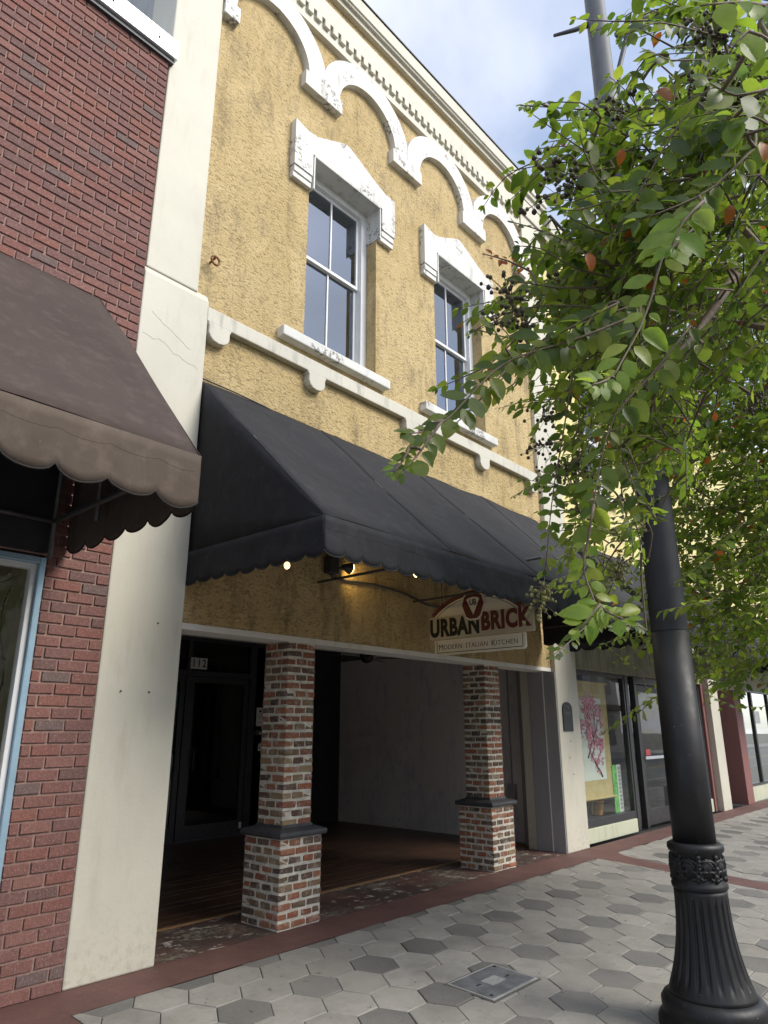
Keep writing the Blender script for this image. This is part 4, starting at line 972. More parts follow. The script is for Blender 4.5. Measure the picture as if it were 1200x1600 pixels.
MB().tube([(10.3,qy,2.32),(10.78,qy,2.62),(11.26,qy,2.32)], .004, 5).build('cord', M['branch_ink'], sc)
rg = random.Random(8); mb = MB(); tips = []
def br(x, z, a, l, r, dep):
    pts = [(x, z)]
    for k in range(5): a += rg.uniform(-.35, .35); x = min(11.12, max(10.3, x + math.cos(a)*l/5)); z = min(2.02, max(.85, z + math.sin(a)*l/5)); pts.append((x, z))
    mb.tube([(p[0], qy-.006, p[1]) for p in pts], r, 5, r1=r*.5); tips.extend(pts[1:])
    if dep:
        for k in (2, 4, 5): br(pts[k][0], pts[k][1], a + rg.choice((-1, 1))*rg.uniform(.4, 1.1), l*.6, r*.55, dep-1)
br(11.0, .86, 2.4, .55, .017, 2); br(10.55, 1.15, 1.2, .7, .014, 2); br(10.8, 1.35, 2.0, .6, .012, 2); br(10.6, 1.6, 1.3, .4, .008, 1)
mb.build('painted_branches', M['branch_ink'], sc)
for nm, mt in (('painted_blossoms', 'pink'), ('painted_blossoms', 'pinkl')):
    mb = MB()
    for (x, z) in tips:
        if rg.random() < .62:
            for _ in range(2):
                xx = min(11.13, max(10.3, x+rg.gauss(0, .035))); zz = z+rg.gauss(0, .035); r_ = rg.uniform(.012, .028)
                mb.prism_y([(xx+r_*(1+.25*math.cos(k*2.5))*math.cos(k*.785), zz+r_*(1+.25*math.cos(k*2.5))*math.sin(k*.785)) for k in range(8)], qy-.012-rg.random()*.002, qy-.0105)
    mb.build(nm, M[mt], sc)
sc.location.x += .22
# spider plant in its pot
M['pot'] = plain('ochre_pot', (.50, .26, .08), .7, .2); M['spider'] = plain('spider_leaf', (.25, .36, .12), .55, .35, 20)
pp = thing('potted_plant', (10.95, .55, .27), 'spider plant in an ochre pot behind the shop window', 'plant')
MB().lathe([(.09,0),(.10,.02),(.125,.2),(.135,.2),(.135,.24),(.12,.24)], (10.95,.55,.27), 20).build('pot', M['pot'], pp)
mb = MB(); rg = random.Random(2)
for k in range(70):
    a = rg.uniform(0, 6.28); l = rg.uniform(.25, .62); hgt = rg.uniform(.15, .42); pts = []
    for j in range(7):
        f = j/6; rr = l*f; z = .5 + hgt*math.sin(min(1, f*1.35)*math.pi*.62) - .35*f*f*f*l*2; pts.append((10.95+math.cos(a)*rr, .55+math.sin(a)*rr*.35, z))
    wd = .007; vs = []
    for j, p in enumerate(pts): wj = wd*(1-.85*j/6); vs += [(p[0]-math.sin(a)*wj, p[1]+math.cos(a)*wj*.5, p[2]), (p[0]+math.sin(a)*wj, p[1]-math.cos(a)*wj*.5, p[2]+.003)]
    mb.add(vs, [(2*j, 2*j+1, 2*j+3, 2*j+2) for j in range(6)], True)
o = mb.build('leaves', M['spider'], pp); o['kind'] = 'stuff'
pp.location.x += .42
M['bamboo'] = plain('bamboo_green', (.16, .50, .12), .6, .5, 14)
bs = thing('banner_card', (11.75, .32, .3), 'tall narrow card with green bamboo print and white strip in shop window', 'card')
MB().box(11.58, 11.75, .32, .325, .3, 1.02).build('green_half', M['bamboo'], bs); MB().box(11.752, 11.91, .32, .325, .3, 1.02).build('white_half', M['paper'], bs)
mb = MB()
for k in range(11): mb.box(11.79, 11.87, .316, .319, .34+.06*k, .385+.06*k); 
mb.build('print', M['jamb'], bs)
M['hat_blue'] = plain('blue_shade', (.04, .06, .35), .6)
hl = thing('hanging_lantern', (11.55, .7, 2.2), 'white paper lantern with blue top hanging inside the shop window', 'lantern')
MB().lathe([(.12,0),(.13,.05),(.13,.3),(.12,.34)], (11.55,.7,2.02), 20).build('shade', M['paper'], hl); MB().lathe([(.12,0),(.14,.02),(.10,.10),(.02,.13)], (11.55,.7,2.36), 20).build('top', M['hat_blue'], hl); MB().tube([(11.55,.7,2.48),(11.55,.7,2.9)], .004, 5).build('cord', M['ink'], hl)
M['meter'] = plain('grey_box', (.28, .30, .31), .5, .1, 10, .2)
ub = thing('utility_box', (13.95, .08, .1), 'grey metal utility box with pipe on the door jamb behind the lamp post', 'utility box')
MB().box(13.80, 13.98, .03, .145, .12, .58).build('box', M['meter'], ub, .01); MB().tube([(13.89,.09,.58),(13.89,.09,2.4)], .02, 8).build('pipe', M['meter'], ub)

# ================================================================== FAR STOREFRONTS
M['maroon'] = paint('maroon_paint', (.24, .105, .095), (.12, .05, .05), .5)
fb = thing('maroon_building', (19, .2, 0), 'farther storefront with cream and maroon pilasters at the right edge', 'building')
mb = MB(); mb.box(15.92, 16.45, 0, .7, 0, 4.6); mb.build('pilaster', M['cream'], fb, .01)
mb = MB(); mb.box(17.60, 18.08, 0, .8, 0, 2.42); p_ = mb.build('pilaster', M['maroon'], fb, .01)
mb = MB(); mb.box(17.60, 18.08, 0, .8, 2.42, 4.6); mb.build('upper_shaft', M['cream'], p_, .01)
mb = MB(); mb.box(15.9, 24, .09, .3, 4.4, 9.4); mb.build('wall', M['pale_yellow'], fb)
mb = MB(); mb.box(15.9, 24.1, -.1, .4, 9.4, 9.75); mb.build('cornice', M['cream'], fb)
mb = MB(); mb.box(16.45, 17.60, 1.0, 1.1, 0, 4.4); mb.box(16.45, 17.6, .1, 1.0, 3.0, 3.1); mb.build('recess_wall', M['black_wall'], fb)
mb = MB(); mb.box(15.78, 15.92, .12, .3, 0, 3.0); mb.build('trim', M['maroon'], fb)
mb = MB(); mb.box(18.08, 24, .1, .3, 2.5, 3.2); mb.box(18.08, 24, .1, .3, 0, .3); mb.build('fascia', M['base_cream'], fb)
for (p, q) in ((18.1, 19.6), (19.6, 21.1), (21.1, 22.6), (22.6, 23.9)):
    mb = MB(); r = .05; mb.box(p, p+r, .16, .24, .3, 2.5); mb.box(q-r, q, .16, .24, .3, 2.5); mb.box(p+r, q-r, .16, .24, 2.44, 2.5); mb.box(p+r, q-r, .16, .24, .3, .36)
    wo = mb.build('shop_window', M['black_frame'], fb); MB().box(p+r-.01, q-r+.01, .2, .206, .35, 2.45).build('pane', M['glass_shop'], wo)
mb = MB(); mb.box(18, 24, 3, 3.1, 0, 3); mb.box(18,24,.3,3,-.02,.02); mb.box(18,24,.3,3,2.9,3); mb.build('inside_wall', M['room_lt'], fb)
for (p, z, w_, h_) in ((18.5, 1.45, .4, .5), (19.8, 1.7, .5, .3)): MB().box(p, p+w_, .212, .215, z, z+h_).build('window_poster', M['paper'], fb)
# oval hanging sign
og = thing('oval_sign', (14.6, -.75, 2.4), 'grey oval hanging sign half hidden by leaves behind the lamp post', 'sign')
M['sign_grey'] = plain('oval_sign_grey', (.30, .30, .31), .6, .1)
ox, oy, oz, ra, rb_ = 14.6, -.72, 2.80, .62, .34
el = lambda s: [(oy+ra*s*math.cos(k*math.pi/18), oz+rb_*s*math.sin(k*math.pi/18)) for k in range(36)]
MB().prism_x(el(1.0), ox-.015, ox+.015).build('board', M['sign_black'], og); MB().prism_x(el(.955), ox-.019, ox-.015).build('border', M['paper'], og); MB().prism_x(el(.925), ox-.022, ox-.019).build('face', M['sign_grey'], og)
put_text('lettering', 'EST', .10, (ox-.023, oy+.12, oz-.17), M['sign_black'], og, '-x', depth=.001)
MB().tube([(ox,.06,3.18),(ox,-1.4,3.18)], .016, 7).build('bracket', M['frame_grey'], og)
for y in (-.4, -1.05): MB().tube([(ox,y,3.05),(ox,y,3.18)], .006, 5).build('hanger_rod', M['frame_grey'], og)

# ================================================================== LAMP POST
n = new('black_lamp_paint'); c = n.mix(n.ramp(n.noise(4, 5, .6), [(.3, 0), (.7, 1)]), (.0045, .0048, .006), (.009, .0095, .0115)); c = n.mix(n.ramp(n.noise(9, 6, .7, stretch=(1, 1, .2)), [(.6, 0), (.75, .35)]), c, (.08, .082, .085))
c = n.mix(n.ramp(n.noise(75, 2, .5), [(.775, 0), (.79, .8)]), c, (.45, .44, .40))
n.color(c); n.rough(n.ramp(n.noise(7, 5), [(.3, .42), (.7, .66)])); n.normal(n.bump(n.noise(30, 4), .12, .006)); M['lamp'] = n.m
n = new('lamp_faded_paint'); c = n.mix(n.ramp(n.noise(4, 5, .6), [(.3, 0), (.7, 1)]), (.014, .015, .0195), (.025, .027, .033)); n.color(c); n.rough(.62); M['lamp_faded'] = n.m
M['galv'] = plain('weathered_grey_shaft', (.085, .092, .10), .55, .2, 6, .2)
lx, ly = 5.10, -3.15; lz = gz(ly)
lp = thing('lamp_post', (lx, ly, lz), 'tall black street lamp post with fluted cast base on the pavement', 'lamp post')
B = -lz
prof = [(.33,0),(.33,.05),(.318,.075),(.30,.085),(.295,.10),(.303,.12),(.303,.155),(.286,.18),(.262,.195)]
MB().lathe(prof, (lx,ly,lz), 48).build('plinth', M['lamp'], lp)
pr_ = []
for k in range(25):
    f = k/24; z = .19 + f*(.62+B-.19); r_ = .160 + .10*(1-f)**2.4; pr_.append((r_, z))
def flute(r, z, a):
    f = (z-.19)/(.62+B-.19); e = max(0, min(1, (f-.10)/.06))*max(0, min(1, (.93-f)/.04))
    return r - .013*e*max(0, math.cos(a*22)-.25)**.5
MB().lathe(pr_, (lx,ly,lz), 264, flute).build('fluted_base', M['lamp'], lp)
zc0 = .62
MB().lathe([(.162,0),(.170,.012),(.170,.032),(.158,.045),(.156,.21),(.168,.222),(.174,.238),(.170,.262),(.15,.272),(.13,.272)], (lx,ly,zc0), 48).build('collar', M['lamp'], lp)
mb = MB(); rg = random.Random(4)
for k in range(9):                                   # cast leaf scrolls and rosettes round the collar
    a0_ = k*2*math.pi/9
    for s in (-1, 1):
        for zc_r, r0_ in ((.13, .062), (.085, .035)):
            pts = []
            for j in range(15):
                t_ = j/14; th = t_*4.9 + (.8 if zc_r < .1 else 0); rr = r0_*(1-.75*t_); pts.append((a0_ + s*.19 + s*rr*math.cos(th)/.16, zc_r + rr*math.sin(th)))
            mb.tube([(lx+.160*math.cos(a), ly+.160*math.sin(a), zc0+z) for a, z in pts], .010, 6)
    for j in range(7):
        a = a0_ + rg.uniform(-.06, .06); mb.sphere((lx+.157*math.cos(a), ly+.157*math.sin(a), zc0+.065+.022*j), rg.uniform(.012, .02), 7, 5)
    for j in range(6):
        a = a0_ + .35 + (j-2.5)*.05; mb.tube([(lx+.160*math.cos(a), ly+.160*math.sin(a), zc0+.07+.01*rg.random()), (lx+.160*math.cos(a+.03), ly+.160*math.sin(a+.03), zc0+.18+.015*rg.random())], .007, 5)
mb.build('scroll_relief', M['lamp'], lp)
MB().lathe([(.133,0),(.131,.4),(.1245,1.37)], (lx,ly,.88), 40).build('shaft', M['lamp'], lp)
MB().lathe([(.1255,0),(.126,.004),(.118,1.5),(.108,2.9)], (lx,ly,2.25), 40).build('shaft', M['lamp_faded'], lp)
MB().lathe([(.106,0),(.098,1.75),(.099,1.755)], (lx,ly,5.15), 40).build('shaft', M['galv'], lp)
MB().lathe([(.104,0),(.104,.16),(.096,.165),(.087,2.4),(.03,2.5)], (lx,ly,6.9), 40).build('shaft', M['galv'], lp)
# top bracket with curled arms
for s, nm in ((1, 'scroll_arm'),):
    u = Vector((.66, -.75, 0)).normalized()
    pts = [Vector((lx,ly,0)) + u*d + Vector((0,0,z)) for d, z in ((.11,5.6),(.112,6.3),(.115,6.75),(.12,7.1),(.16,7.45),(.26,7.8),(.42,8.05),(.62,8.15))]
    MB().tube(pts, .024, 8).build(nm, M['galv'], lp)
    cu = [Vector((lx,ly,0)) + u*(.205+.055*(1-k/16)*math.cos(k*.55)) + Vector((0,0,7.84+.055*(1-k/16)*math.sin(k*.55))) for k in range(15)]
    MB().tube(cu, .02, 7).build('scroll_curl', M['galv'], lp)
u = Vector((-.66, .75, 0)).normalized()
MB().tube([Vector((lx,ly,0))+u*d+Vector((0,0,z)) for d, z in ((.05,7.98),(.22,7.9),(.42,7.83))], .028, 8, r1=.014).build('finial_arm', M['galv'], lp)

# ================================================================== ACROSS THE STREET (seen only in the glass)
FAC = [(-34, -22, 7.5, (.52,.42,.32)), (-22, -9, 7.6, (.65,.6,.52)), (-9, 4, 6.4, (.40,.24,.19)), (4, 15, 7.0, (.64,.59,.50)), (15, 27, 6.0, (.68,.66,.60)), (27, 40, 7.0, (.46,.32,.25)), (40, 58, 7.2, (.5,.46,.4))]
LAB = ['tan low building across the street reflected in glass', 'wide beige building across the street', 'low dark red building across the street', 'sandy building across the street facing the porch', 'pale low building with teal fascia across the street', 'brown brick building across the street', 'long grey-beige building farthest along the opposite side']
M['teal'] = plain('teal_fascia', (.03, .25, .30), .6)
M['shade_glass'] = plain('opposite_glass', (.03, .035, .04), .15)
for (xa, xb, h, c_), lab in zip(FAC, LAB):
    t = thing('street_building', ((xa+xb)/2, -20, 0), lab, 'building', 'buildings across the street')
    MB().box(xa+.02, xb-.02, -32, -20, -.4, h).build('wall', plain('opposite_wall_%d' % int(xa+50), c_, .9, .15), t)
    MB().box(xa, xb, -20.15, -19.8, h-.3, h+.15).build('cornice', M['cream'], t)
    MB().box(xa+.4, xb-.4, -20, -18.6, 2.9, 3.3).build('awning', M['teal'] if xa in (15, -9) else M['awn_brown'], t)
    k = xa+.8
    while k < xb-2:
        MB().box(k, k+1.8, -20, -19.96, .3, 2.6).build('shop_window', M['shade_glass'], t)
        if h > 6.9: MB().box(k+.3, k+1.4, -20, -19.95, 4.2, 6.0).build('window', M['shade_glass'], t)
        k += 2.4
SPRAYS = [([(1.388,-4.478,2.473),(1.269,-4.385,2.395),(1.145,-4.292,2.326),(1.076,-4.259,2.255),(1.012,-4.229,2.172),(0.952,-4.218,2.126),(0.896,-4.221,2.1)],0.062,'g',0.036),
  ([(0.951,-4.251,2.132),(0.927,-4.236,2.09),(0.905,-4.227,2.056),(0.881,-4.217,2.027)],0.048,'g',0.028),
  ([(0.901,-4.216,2.076),(0.887,-4.21,2.046),(0.87,-4.204,2.024)],0.03,'y',0.016),
  ([(1.196,-4.317,2.356),(1.131,-4.283,2.297),(1.075,-4.252,2.218),(1.023,-4.236,2.161)],0.062,'g',0.04),
  ([(1.144,-4.292,2.328),(1.1,-4.294,2.353),(1.06,-4.295,2.37)],0.05,'g',0.035),
  ([(1.397,-4.416,2.487),(1.301,-4.366,2.446),(1.22,-4.329,2.393),(1.162,-4.312,2.328)],0.07,'g',0.035),
  ([(1.436,-4.479,2.529),(1.325,-4.401,2.462),(1.235,-4.352,2.406)],0.066,'g',0.028),
  ([(1.259,-4.682,2.548),(1.2,-4.634,2.473),(1.154,-4.609,2.418),(1.127,-4.593,2.337),(1.095,-4.574,2.259),(1.058,-4.555,2.195),(1.024,-4.546,2.146)],0.056,'y',0.034),
  ([(1.033,-4.543,2.153),(1.004,-4.534,2.135),(0.977,-4.529,2.122)],0.04,'y',0.022),
  ([(1.196,-4.682,2.53),(1.158,-4.655,2.479),(1.13,-4.635,2.418)],0.062,'y',0.034),
  ([(1.516,-4.544,2.474),(1.451,-4.46,2.348),(1.392,-4.398,2.256),(1.367,-4.363,2.142),(1.35,-4.348,2.048),(1.331,-4.335,1.963)],0.066,'g',0.036),
  ([(1.331,-4.335,1.963),(1.322,-4.326,1.909),(1.33,-4.336,1.856),(1.329,-4.346,1.823)],0.048,'y',0.026),
  ([(1.329,-4.352,1.835),(1.303,-4.344,1.813),(1.275,-4.329,1.781)],0.062,'y',0.02),
  ([(1.332,-4.353,1.829),(1.328,-4.373,1.813),(1.328,-4.398,1.801)],0.062,'y',0.024),
  ([(1.783,-4.141,2.655),(1.789,-4.072,2.408),(1.781,-4.04,2.273),(1.778,-4.015,2.142),(1.773,-3.997,2.031)],0.052,'g',0.034),
  ([(2.084,-3.999,2.639),(2.102,-3.971,2.419),(2.105,-3.937,2.225),(2.084,-3.915,2.116)],0.046,'g',0.03),
  ([(1.836,-4.223,2.361),(1.863,-4.241,2.249),(1.867,-4.249,2.173)],0.062,'g',0.026),
  ([(2.021,-4.072,1.925),(1.916,-4.037,1.879),(1.832,-4.022,1.827),(1.748,-4.013,1.785)],0.036,'g',0.018),
  ([(2.201,-4.103,1.892),(2.066,-4.109,1.897),(1.941,-4.111,1.866)],0.036,'g',0.02),
  ([(1.605,-4.444,3.233),(1.531,-4.392,3.217),(1.465,-4.348,3.197),(1.4,-4.306,3.181),(1.347,-4.277,3.163)],0.045,'g',0.026),
  ([(1.352,-4.283,3.163),(1.334,-4.269,3.159),(1.32,-4.26,3.156)],0.026,'y',0.01),
  ([(1.508,-4.711,3.193),(1.419,-4.658,3.184),(1.343,-4.616,3.166),(1.29,-4.588,3.12)],0.05,'g',0.032),
  ([(1.491,-4.685,3.179),(1.409,-4.626,3.14),(1.317,-4.58,3.152),(1.272,-4.555,3.093)],0.05,'g',0.035),
  ([(0.919,-4.866,2.581),(0.866,-4.836,2.561),(0.813,-4.802,2.532)],0.06,'y',0.03),
  ([(0.89,-4.867,2.482),(0.85,-4.846,2.485),(0.826,-4.823,2.442)],0.06,'y',0.03),
  ([(1.452,-4.736,3.044),(1.378,-4.675,3.036),(1.326,-4.635,3.021),(1.285,-4.615,3.019)],0.056,'g',0.032),
  ([(1.5,-4.752,2.961),(1.445,-4.664,2.905),(1.383,-4.583,2.884),(1.327,-4.536,2.919)],0.06,'g',0.032),
  ([(1.573,-4.696,3.001),(1.502,-4.614,3.001),(1.44,-4.565,3.046),(1.403,-4.547,3.097)],0.056,'g',0.03),
  ([(1.325,-4.672,2.876),(1.304,-4.615,2.804),(1.288,-4.552,2.706),(1.281,-4.52,2.654)],0.062,'g',0.036),
  ([(1.437,-4.603,2.794),(1.367,-4.533,2.77),(1.307,-4.474,2.747),(1.241,-4.452,2.82),(1.213,-4.458,2.857)],0.056,'g',0.036),
  ([(1.474,-4.55,2.759),(1.37,-4.486,2.764),(1.289,-4.427,2.719),(1.231,-4.4,2.689)],0.06,'g',0.03),
  ([(1.515,-4.5,2.72),(1.412,-4.432,2.713),(1.317,-4.382,2.726),(1.254,-4.367,2.731)],0.056,'g',0.028),
  ([(1.5,-4.39,2.692),(1.411,-4.335,2.735),(1.338,-4.29,2.758),(1.274,-4.248,2.767)],0.042,'g',0.024),
  ([(1.528,-4.408,2.662),(1.423,-4.325,2.682),(1.348,-4.281,2.716),(1.297,-4.249,2.713)],0.05,'g',0.028),
  ([(1.326,-4.254,2.654),(1.266,-4.229,2.663),(1.209,-4.204,2.661)],0.026,'o',0.022),
  ([(1.5,-4.369,2.647),(1.375,-4.293,2.617),(1.272,-4.248,2.601)],0.058,'g',0.03),
  ([(1.447,-4.354,2.572),(1.338,-4.275,2.556),(1.256,-4.218,2.52),(1.195,-4.177,2.466)],0.056,'g',0.036),
  ([(1.332,-4.759,2.705),(1.283,-4.69,2.62),(1.23,-4.635,2.572),(1.169,-4.573,2.531)],0.066,'g',0.034),
  ([(1.134,-4.822,2.641),(1.101,-4.779,2.631),(1.067,-4.75,2.652)],0.07,'g',0.034),
  ([(1.252,-4.806,2.66),(1.216,-4.775,2.683),(1.187,-4.738,2.672)],0.066,'g',0.034)]
FILL = [([(1.948,-4.24,3.142),(1.965,-4.155,3.091),(1.994,-4.052,2.972)],0.044,'A'),
  ([(2.177,-4.624,4.007),(2.141,-4.592,3.919),(2.046,-4.496,3.833)],0.053,'A'),
  ([(1.657,-4.777,2.758),(1.557,-4.711,2.615),(1.457,-4.63,2.442)],0.054,'A'),
  ([(1.814,-4.229,2.764),(1.752,-4.139,2.744),(1.706,-4.054,2.699)],0.041,'A'),
  ([(2.378,-4.777,3.794),(2.374,-4.688,3.839),(2.325,-4.535,3.852)],0.053,'A'),
  ([(2.495,-4.746,3.978),(2.556,-4.709,3.926),(2.633,-4.686,3.867)],0.047,'A'),
  ([(1.655,-4.869,2.934),(1.644,-4.792,3.035),(1.628,-4.685,3.086)],0.053,'A'),
  ([(1.682,-4.601,2.866),(1.597,-4.54,2.798),(1.511,-4.464,2.701)],0.050,'A'),
  ([(2.055,-4.094,3.099),(2.098,-4.042,2.991),(2.124,-3.964,2.87)],0.057,'A'),
  ([(2.65,-4.746,3.45),(2.617,-4.67,3.363),(2.577,-4.6,3.305)],0.043,'A'),
  ([(2.052,-4.1,3.107),(2.046,-4.132,3.006),(2.042,-4.154,2.88)],0.043,'A'),
  ([(1.812,-4.71,3.053),(1.791,-4.61,3.118),(1.772,-4.497,3.149)],0.044,'A'),
  ([(2.63,-4.607,3.192),(2.625,-4.536,3.102),(2.642,-4.469,2.964)],0.045,'A'),
  ([(2.203,-4.518,2.928),(2.111,-4.467,2.933),(1.995,-4.373,2.9)],0.042,'A'),
  ([(2,-4.177,2.956),(1.907,-4.105,2.942),(1.807,-4.013,2.903)],0.043,'A'),
  ([(1.988,-4.394,3.058),(1.845,-4.325,3.004),(1.702,-4.23,2.895)],0.054,'A'),
  ([(1.49,-4.332,2.738),(1.467,-4.246,2.691),(1.455,-4.166,2.636)],0.045,'A'),
  ([(2.116,-4.806,3.459),(2.051,-4.696,3.41),(1.974,-4.562,3.343)],0.049,'A'),
  ([(1.926,-4.362,3.051),(1.924,-4.245,3.006),(1.934,-4.115,2.905)],0.057,'A'),
  ([(2.044,-4.105,3.086),(1.968,-4.023,3.069),(1.873,-3.909,3.026)],0.048,'A'),
  ([(1.837,-4.578,3.269),(1.784,-4.512,3.227),(1.735,-4.434,3.153)],0.053,'A'),
  ([(1.756,-4.578,3.405),(1.801,-4.587,3.308),(1.848,-4.583,3.179)],0.048,'A'),
  ([(2.4,-4.379,3.296),(2.355,-4.25,3.269),(2.336,-4.148,3.235)],0.052,'A'),
  ([(1.807,-4.324,2.735),(1.857,-4.306,2.641),(1.876,-4.228,2.497)],0.040,'A'),
  ([(1.688,-4.676,3.471),(1.625,-4.617,3.484),(1.568,-4.569,3.507)],0.044,'A'),
  ([(2.076,-4.345,3.232),(1.993,-4.261,3.101),(1.921,-4.184,2.957)],0.055,'A'),
  ([(1.535,-4.383,2.829),(1.484,-4.311,2.721),(1.453,-4.237,2.562)],0.051,'A'),
  ([(1.447,-4.411,2.483),(1.414,-4.272,2.463),(1.384,-4.118,2.399)],0.049,'A'),
  ([(1.492,-4.762,3.031),(1.436,-4.695,2.933),(1.386,-4.63,2.824)],0.042,'A'),
  ([(2.215,-4.625,2.924),(2.138,-4.572,2.824),(2.079,-4.54,2.723)],0.044,'A'),
  ([(2.67,-4.562,3.161),(2.639,-4.492,3.116),(2.605,-4.428,3.088)],0.053,'A'),
  ([(2.274,-4.673,3.224),(2.265,-4.616,3.107),(2.265,-4.563,2.974)],0.046,'A'),
  ([(2.251,-4.264,3.409),(2.18,-4.162,3.371),(2.112,-4.053,3.309)],0.041,'A'),
  ([(1.719,-4.661,2.822),(1.546,-4.554,2.765),(1.401,-4.463,2.672)],0.052,'A'),
  ([(1.629,-4.719,2.867),(1.507,-4.646,2.805),(1.407,-4.578,2.699)],0.043,'A'),
  ([(1.704,-4.702,2.963),(1.718,-4.61,2.936),(1.724,-4.481,2.853)],0.044,'A'),
  ([(2.232,-4.598,2.841),(2.124,-4.539,2.907),(2.039,-4.507,2.974)],0.040,'A'),
  ([(2.006,-4.383,3.206),(2.036,-4.314,3.121),(2.041,-4.222,3.048)],0.049,'A'),
  ([(2.611,-4.779,4.045),(2.689,-4.765,3.973),(2.79,-4.756,3.853)],0.047,'A'),
  ([(1.69,-4.781,3.049),(1.566,-4.703,2.966),(1.454,-4.629,2.859)],0.052,'A'),
  ([(2.622,-4.738,3.544),(2.555,-4.68,3.462),(2.502,-4.614,3.328)],0.053,'A'),
  ([(1.901,-4.677,3.432),(1.904,-4.653,3.313),(1.909,-4.631,3.195)],0.048,'A'),
  ([(1.866,-4.146,2.961),(1.789,-3.993,2.969),(1.747,-3.853,2.921)],0.040,'A'),
  ([(2.138,-4.592,3.217),(2.136,-4.506,3.231),(2.124,-4.415,3.261)],0.054,'A'),
  ([(1.714,-4.632,3.568),(1.632,-4.541,3.554),(1.576,-4.459,3.496)],0.052,'A'),
  ([(2.063,-4.705,2.89),(2.015,-4.669,2.783),(1.976,-4.609,2.604)],0.043,'A'),
  ([(2.264,-4.633,3.953),(2.219,-4.585,3.879),(2.15,-4.505,3.793)],0.052,'A'),
  ([(1.693,-4.371,2.924),(1.637,-4.288,2.949),(1.58,-4.197,2.959)],0.041,'A'),
  ([(1.642,-4.716,2.998),(1.469,-4.627,2.957),(1.328,-4.551,2.871)],0.049,'A'),
  ([(2.314,-4.817,3.497),(2.306,-4.746,3.424),(2.312,-4.693,3.357)],0.051,'A'),
  ([(1.659,-4.56,2.997),(1.621,-4.47,2.962),(1.59,-4.376,2.903)],0.050,'A'),
  ([(1.685,-4.323,2.81),(1.607,-4.27,2.819),(1.525,-4.206,2.81)],0.043,'A'),
  ([(1.801,-4.586,2.695),(1.682,-4.521,2.67),(1.563,-4.445,2.62)],0.052,'A'),
  ([(1.625,-4.677,3.402),(1.625,-4.632,3.341),(1.618,-4.581,3.284)],0.054,'A'),
  ([(1.499,-4.615,2.701),(1.516,-4.537,2.676),(1.527,-4.439,2.622)],0.049,'A'),
  ([(2.313,-4.69,3.013),(2.221,-4.617,2.881),(2.097,-4.508,2.749)],0.054,'A'),
  ([(1.718,-4.701,2.933),(1.734,-4.656,2.869),(1.739,-4.588,2.779)],0.045,'A'),
  ([(1.778,-4.7,2.729),(1.723,-4.645,2.676),(1.684,-4.592,2.587)],0.044,'A'),
  ([(1.899,-4.395,2.811),(1.854,-4.316,2.736),(1.838,-4.251,2.623)],0.049,'A'),
  ([(1.816,-4.277,2.762),(1.749,-4.224,2.71),(1.671,-4.17,2.681)],0.046,'A'),
  ([(2.126,-4.66,3.672),(2.16,-4.657,3.594),(2.194,-4.638,3.485)],0.055,'A'),
  ([(1.868,-4.67,3.116),(1.839,-4.564,3.195),(1.792,-4.434,3.266)],0.054,'A'),
  ([(2.62,-4.767,3.992),(2.651,-4.72,3.998),(2.677,-4.642,3.947)],0.045,'A'),
  ([(2.01,-4.288,3.01),(1.959,-4.184,3.055),(1.895,-4.034,3.029)],0.054,'A'),
  ([(2.429,-4.795,3.412),(2.519,-4.846,3.376),(2.623,-4.895,3.302)],0.042,'A'),
  ([(1.532,-4.559,2.65),(1.527,-4.507,2.599),(1.537,-4.461,2.525)],0.048,'A'),
  ([(1.929,-4.685,3.236),(1.848,-4.587,3.14),(1.776,-4.5,3.045)],0.045,'A'),
  ([(2.176,-4.607,3.627),(2.256,-4.617,3.581),(2.355,-4.66,3.561)],0.046,'A'),
  ([(1.86,-4.583,2.76),(1.799,-4.52,2.714),(1.747,-4.455,2.64)],0.040,'A'),
  ([(2.108,-4.767,3.658),(2.029,-4.663,3.658),(1.95,-4.53,3.597)],0.043,'A'),
  ([(2.428,-4.724,4.115),(2.363,-4.663,4.012),(2.289,-4.587,3.9)],0.053,'A'),
  ([(1.826,-4.737,3.335),(1.856,-4.775,3.253),(1.869,-4.762,3.101)],0.041,'A'),
  ([(2.266,-4.389,3.249),(2.264,-4.263,3.277),(2.239,-4.096,3.275)],0.053,'A'),
  ([(1.695,-4.519,2.606),(1.668,-4.465,2.576),(1.644,-4.394,2.498)],0.041,'A'),
  ([(1.595,-4.661,2.768),(1.525,-4.637,2.857),(1.475,-4.615,2.9)],0.047,'A'),
  ([(1.663,-4.519,2.758),(1.539,-4.427,2.747),(1.423,-4.333,2.71)],0.056,'A'),
  ([(1.514,-4.531,2.887),(1.44,-4.484,2.799),(1.374,-4.437,2.693)],0.045,'A'),
  ([(2.137,-4.695,3.056),(2.088,-4.58,3.077),(2.045,-4.469,3.094)],0.053,'A'),
  ([(2.169,-4.46,3.071),(2.088,-4.333,3.105),(2.03,-4.191,3.05)],0.042,'A'),
  ([(2.27,-4.676,3.729),(2.225,-4.601,3.638),(2.183,-4.525,3.54)],0.055,'A'),
  ([(1.653,-4.655,2.81),(1.608,-4.622,2.702),(1.54,-4.55,2.564)],0.050,'A'),
  ([(1.961,-4.772,2.766),(1.95,-4.738,2.688),(1.958,-4.703,2.559)],0.045,'A'),
  ([(1.531,-4.727,2.888),(1.449,-4.652,2.762),(1.357,-4.572,2.648)],0.051,'A'),
  ([(2.232,-4.729,3.323),(2.233,-4.659,3.304),(2.244,-4.597,3.281)],0.046,'A'),
  ([(1.666,-4.446,2.745),(1.609,-4.337,2.702),(1.567,-4.228,2.623)],0.057,'A'),
  ([(2.521,-4.696,3.567),(2.494,-4.619,3.507),(2.491,-4.574,3.454)],0.048,'A'),
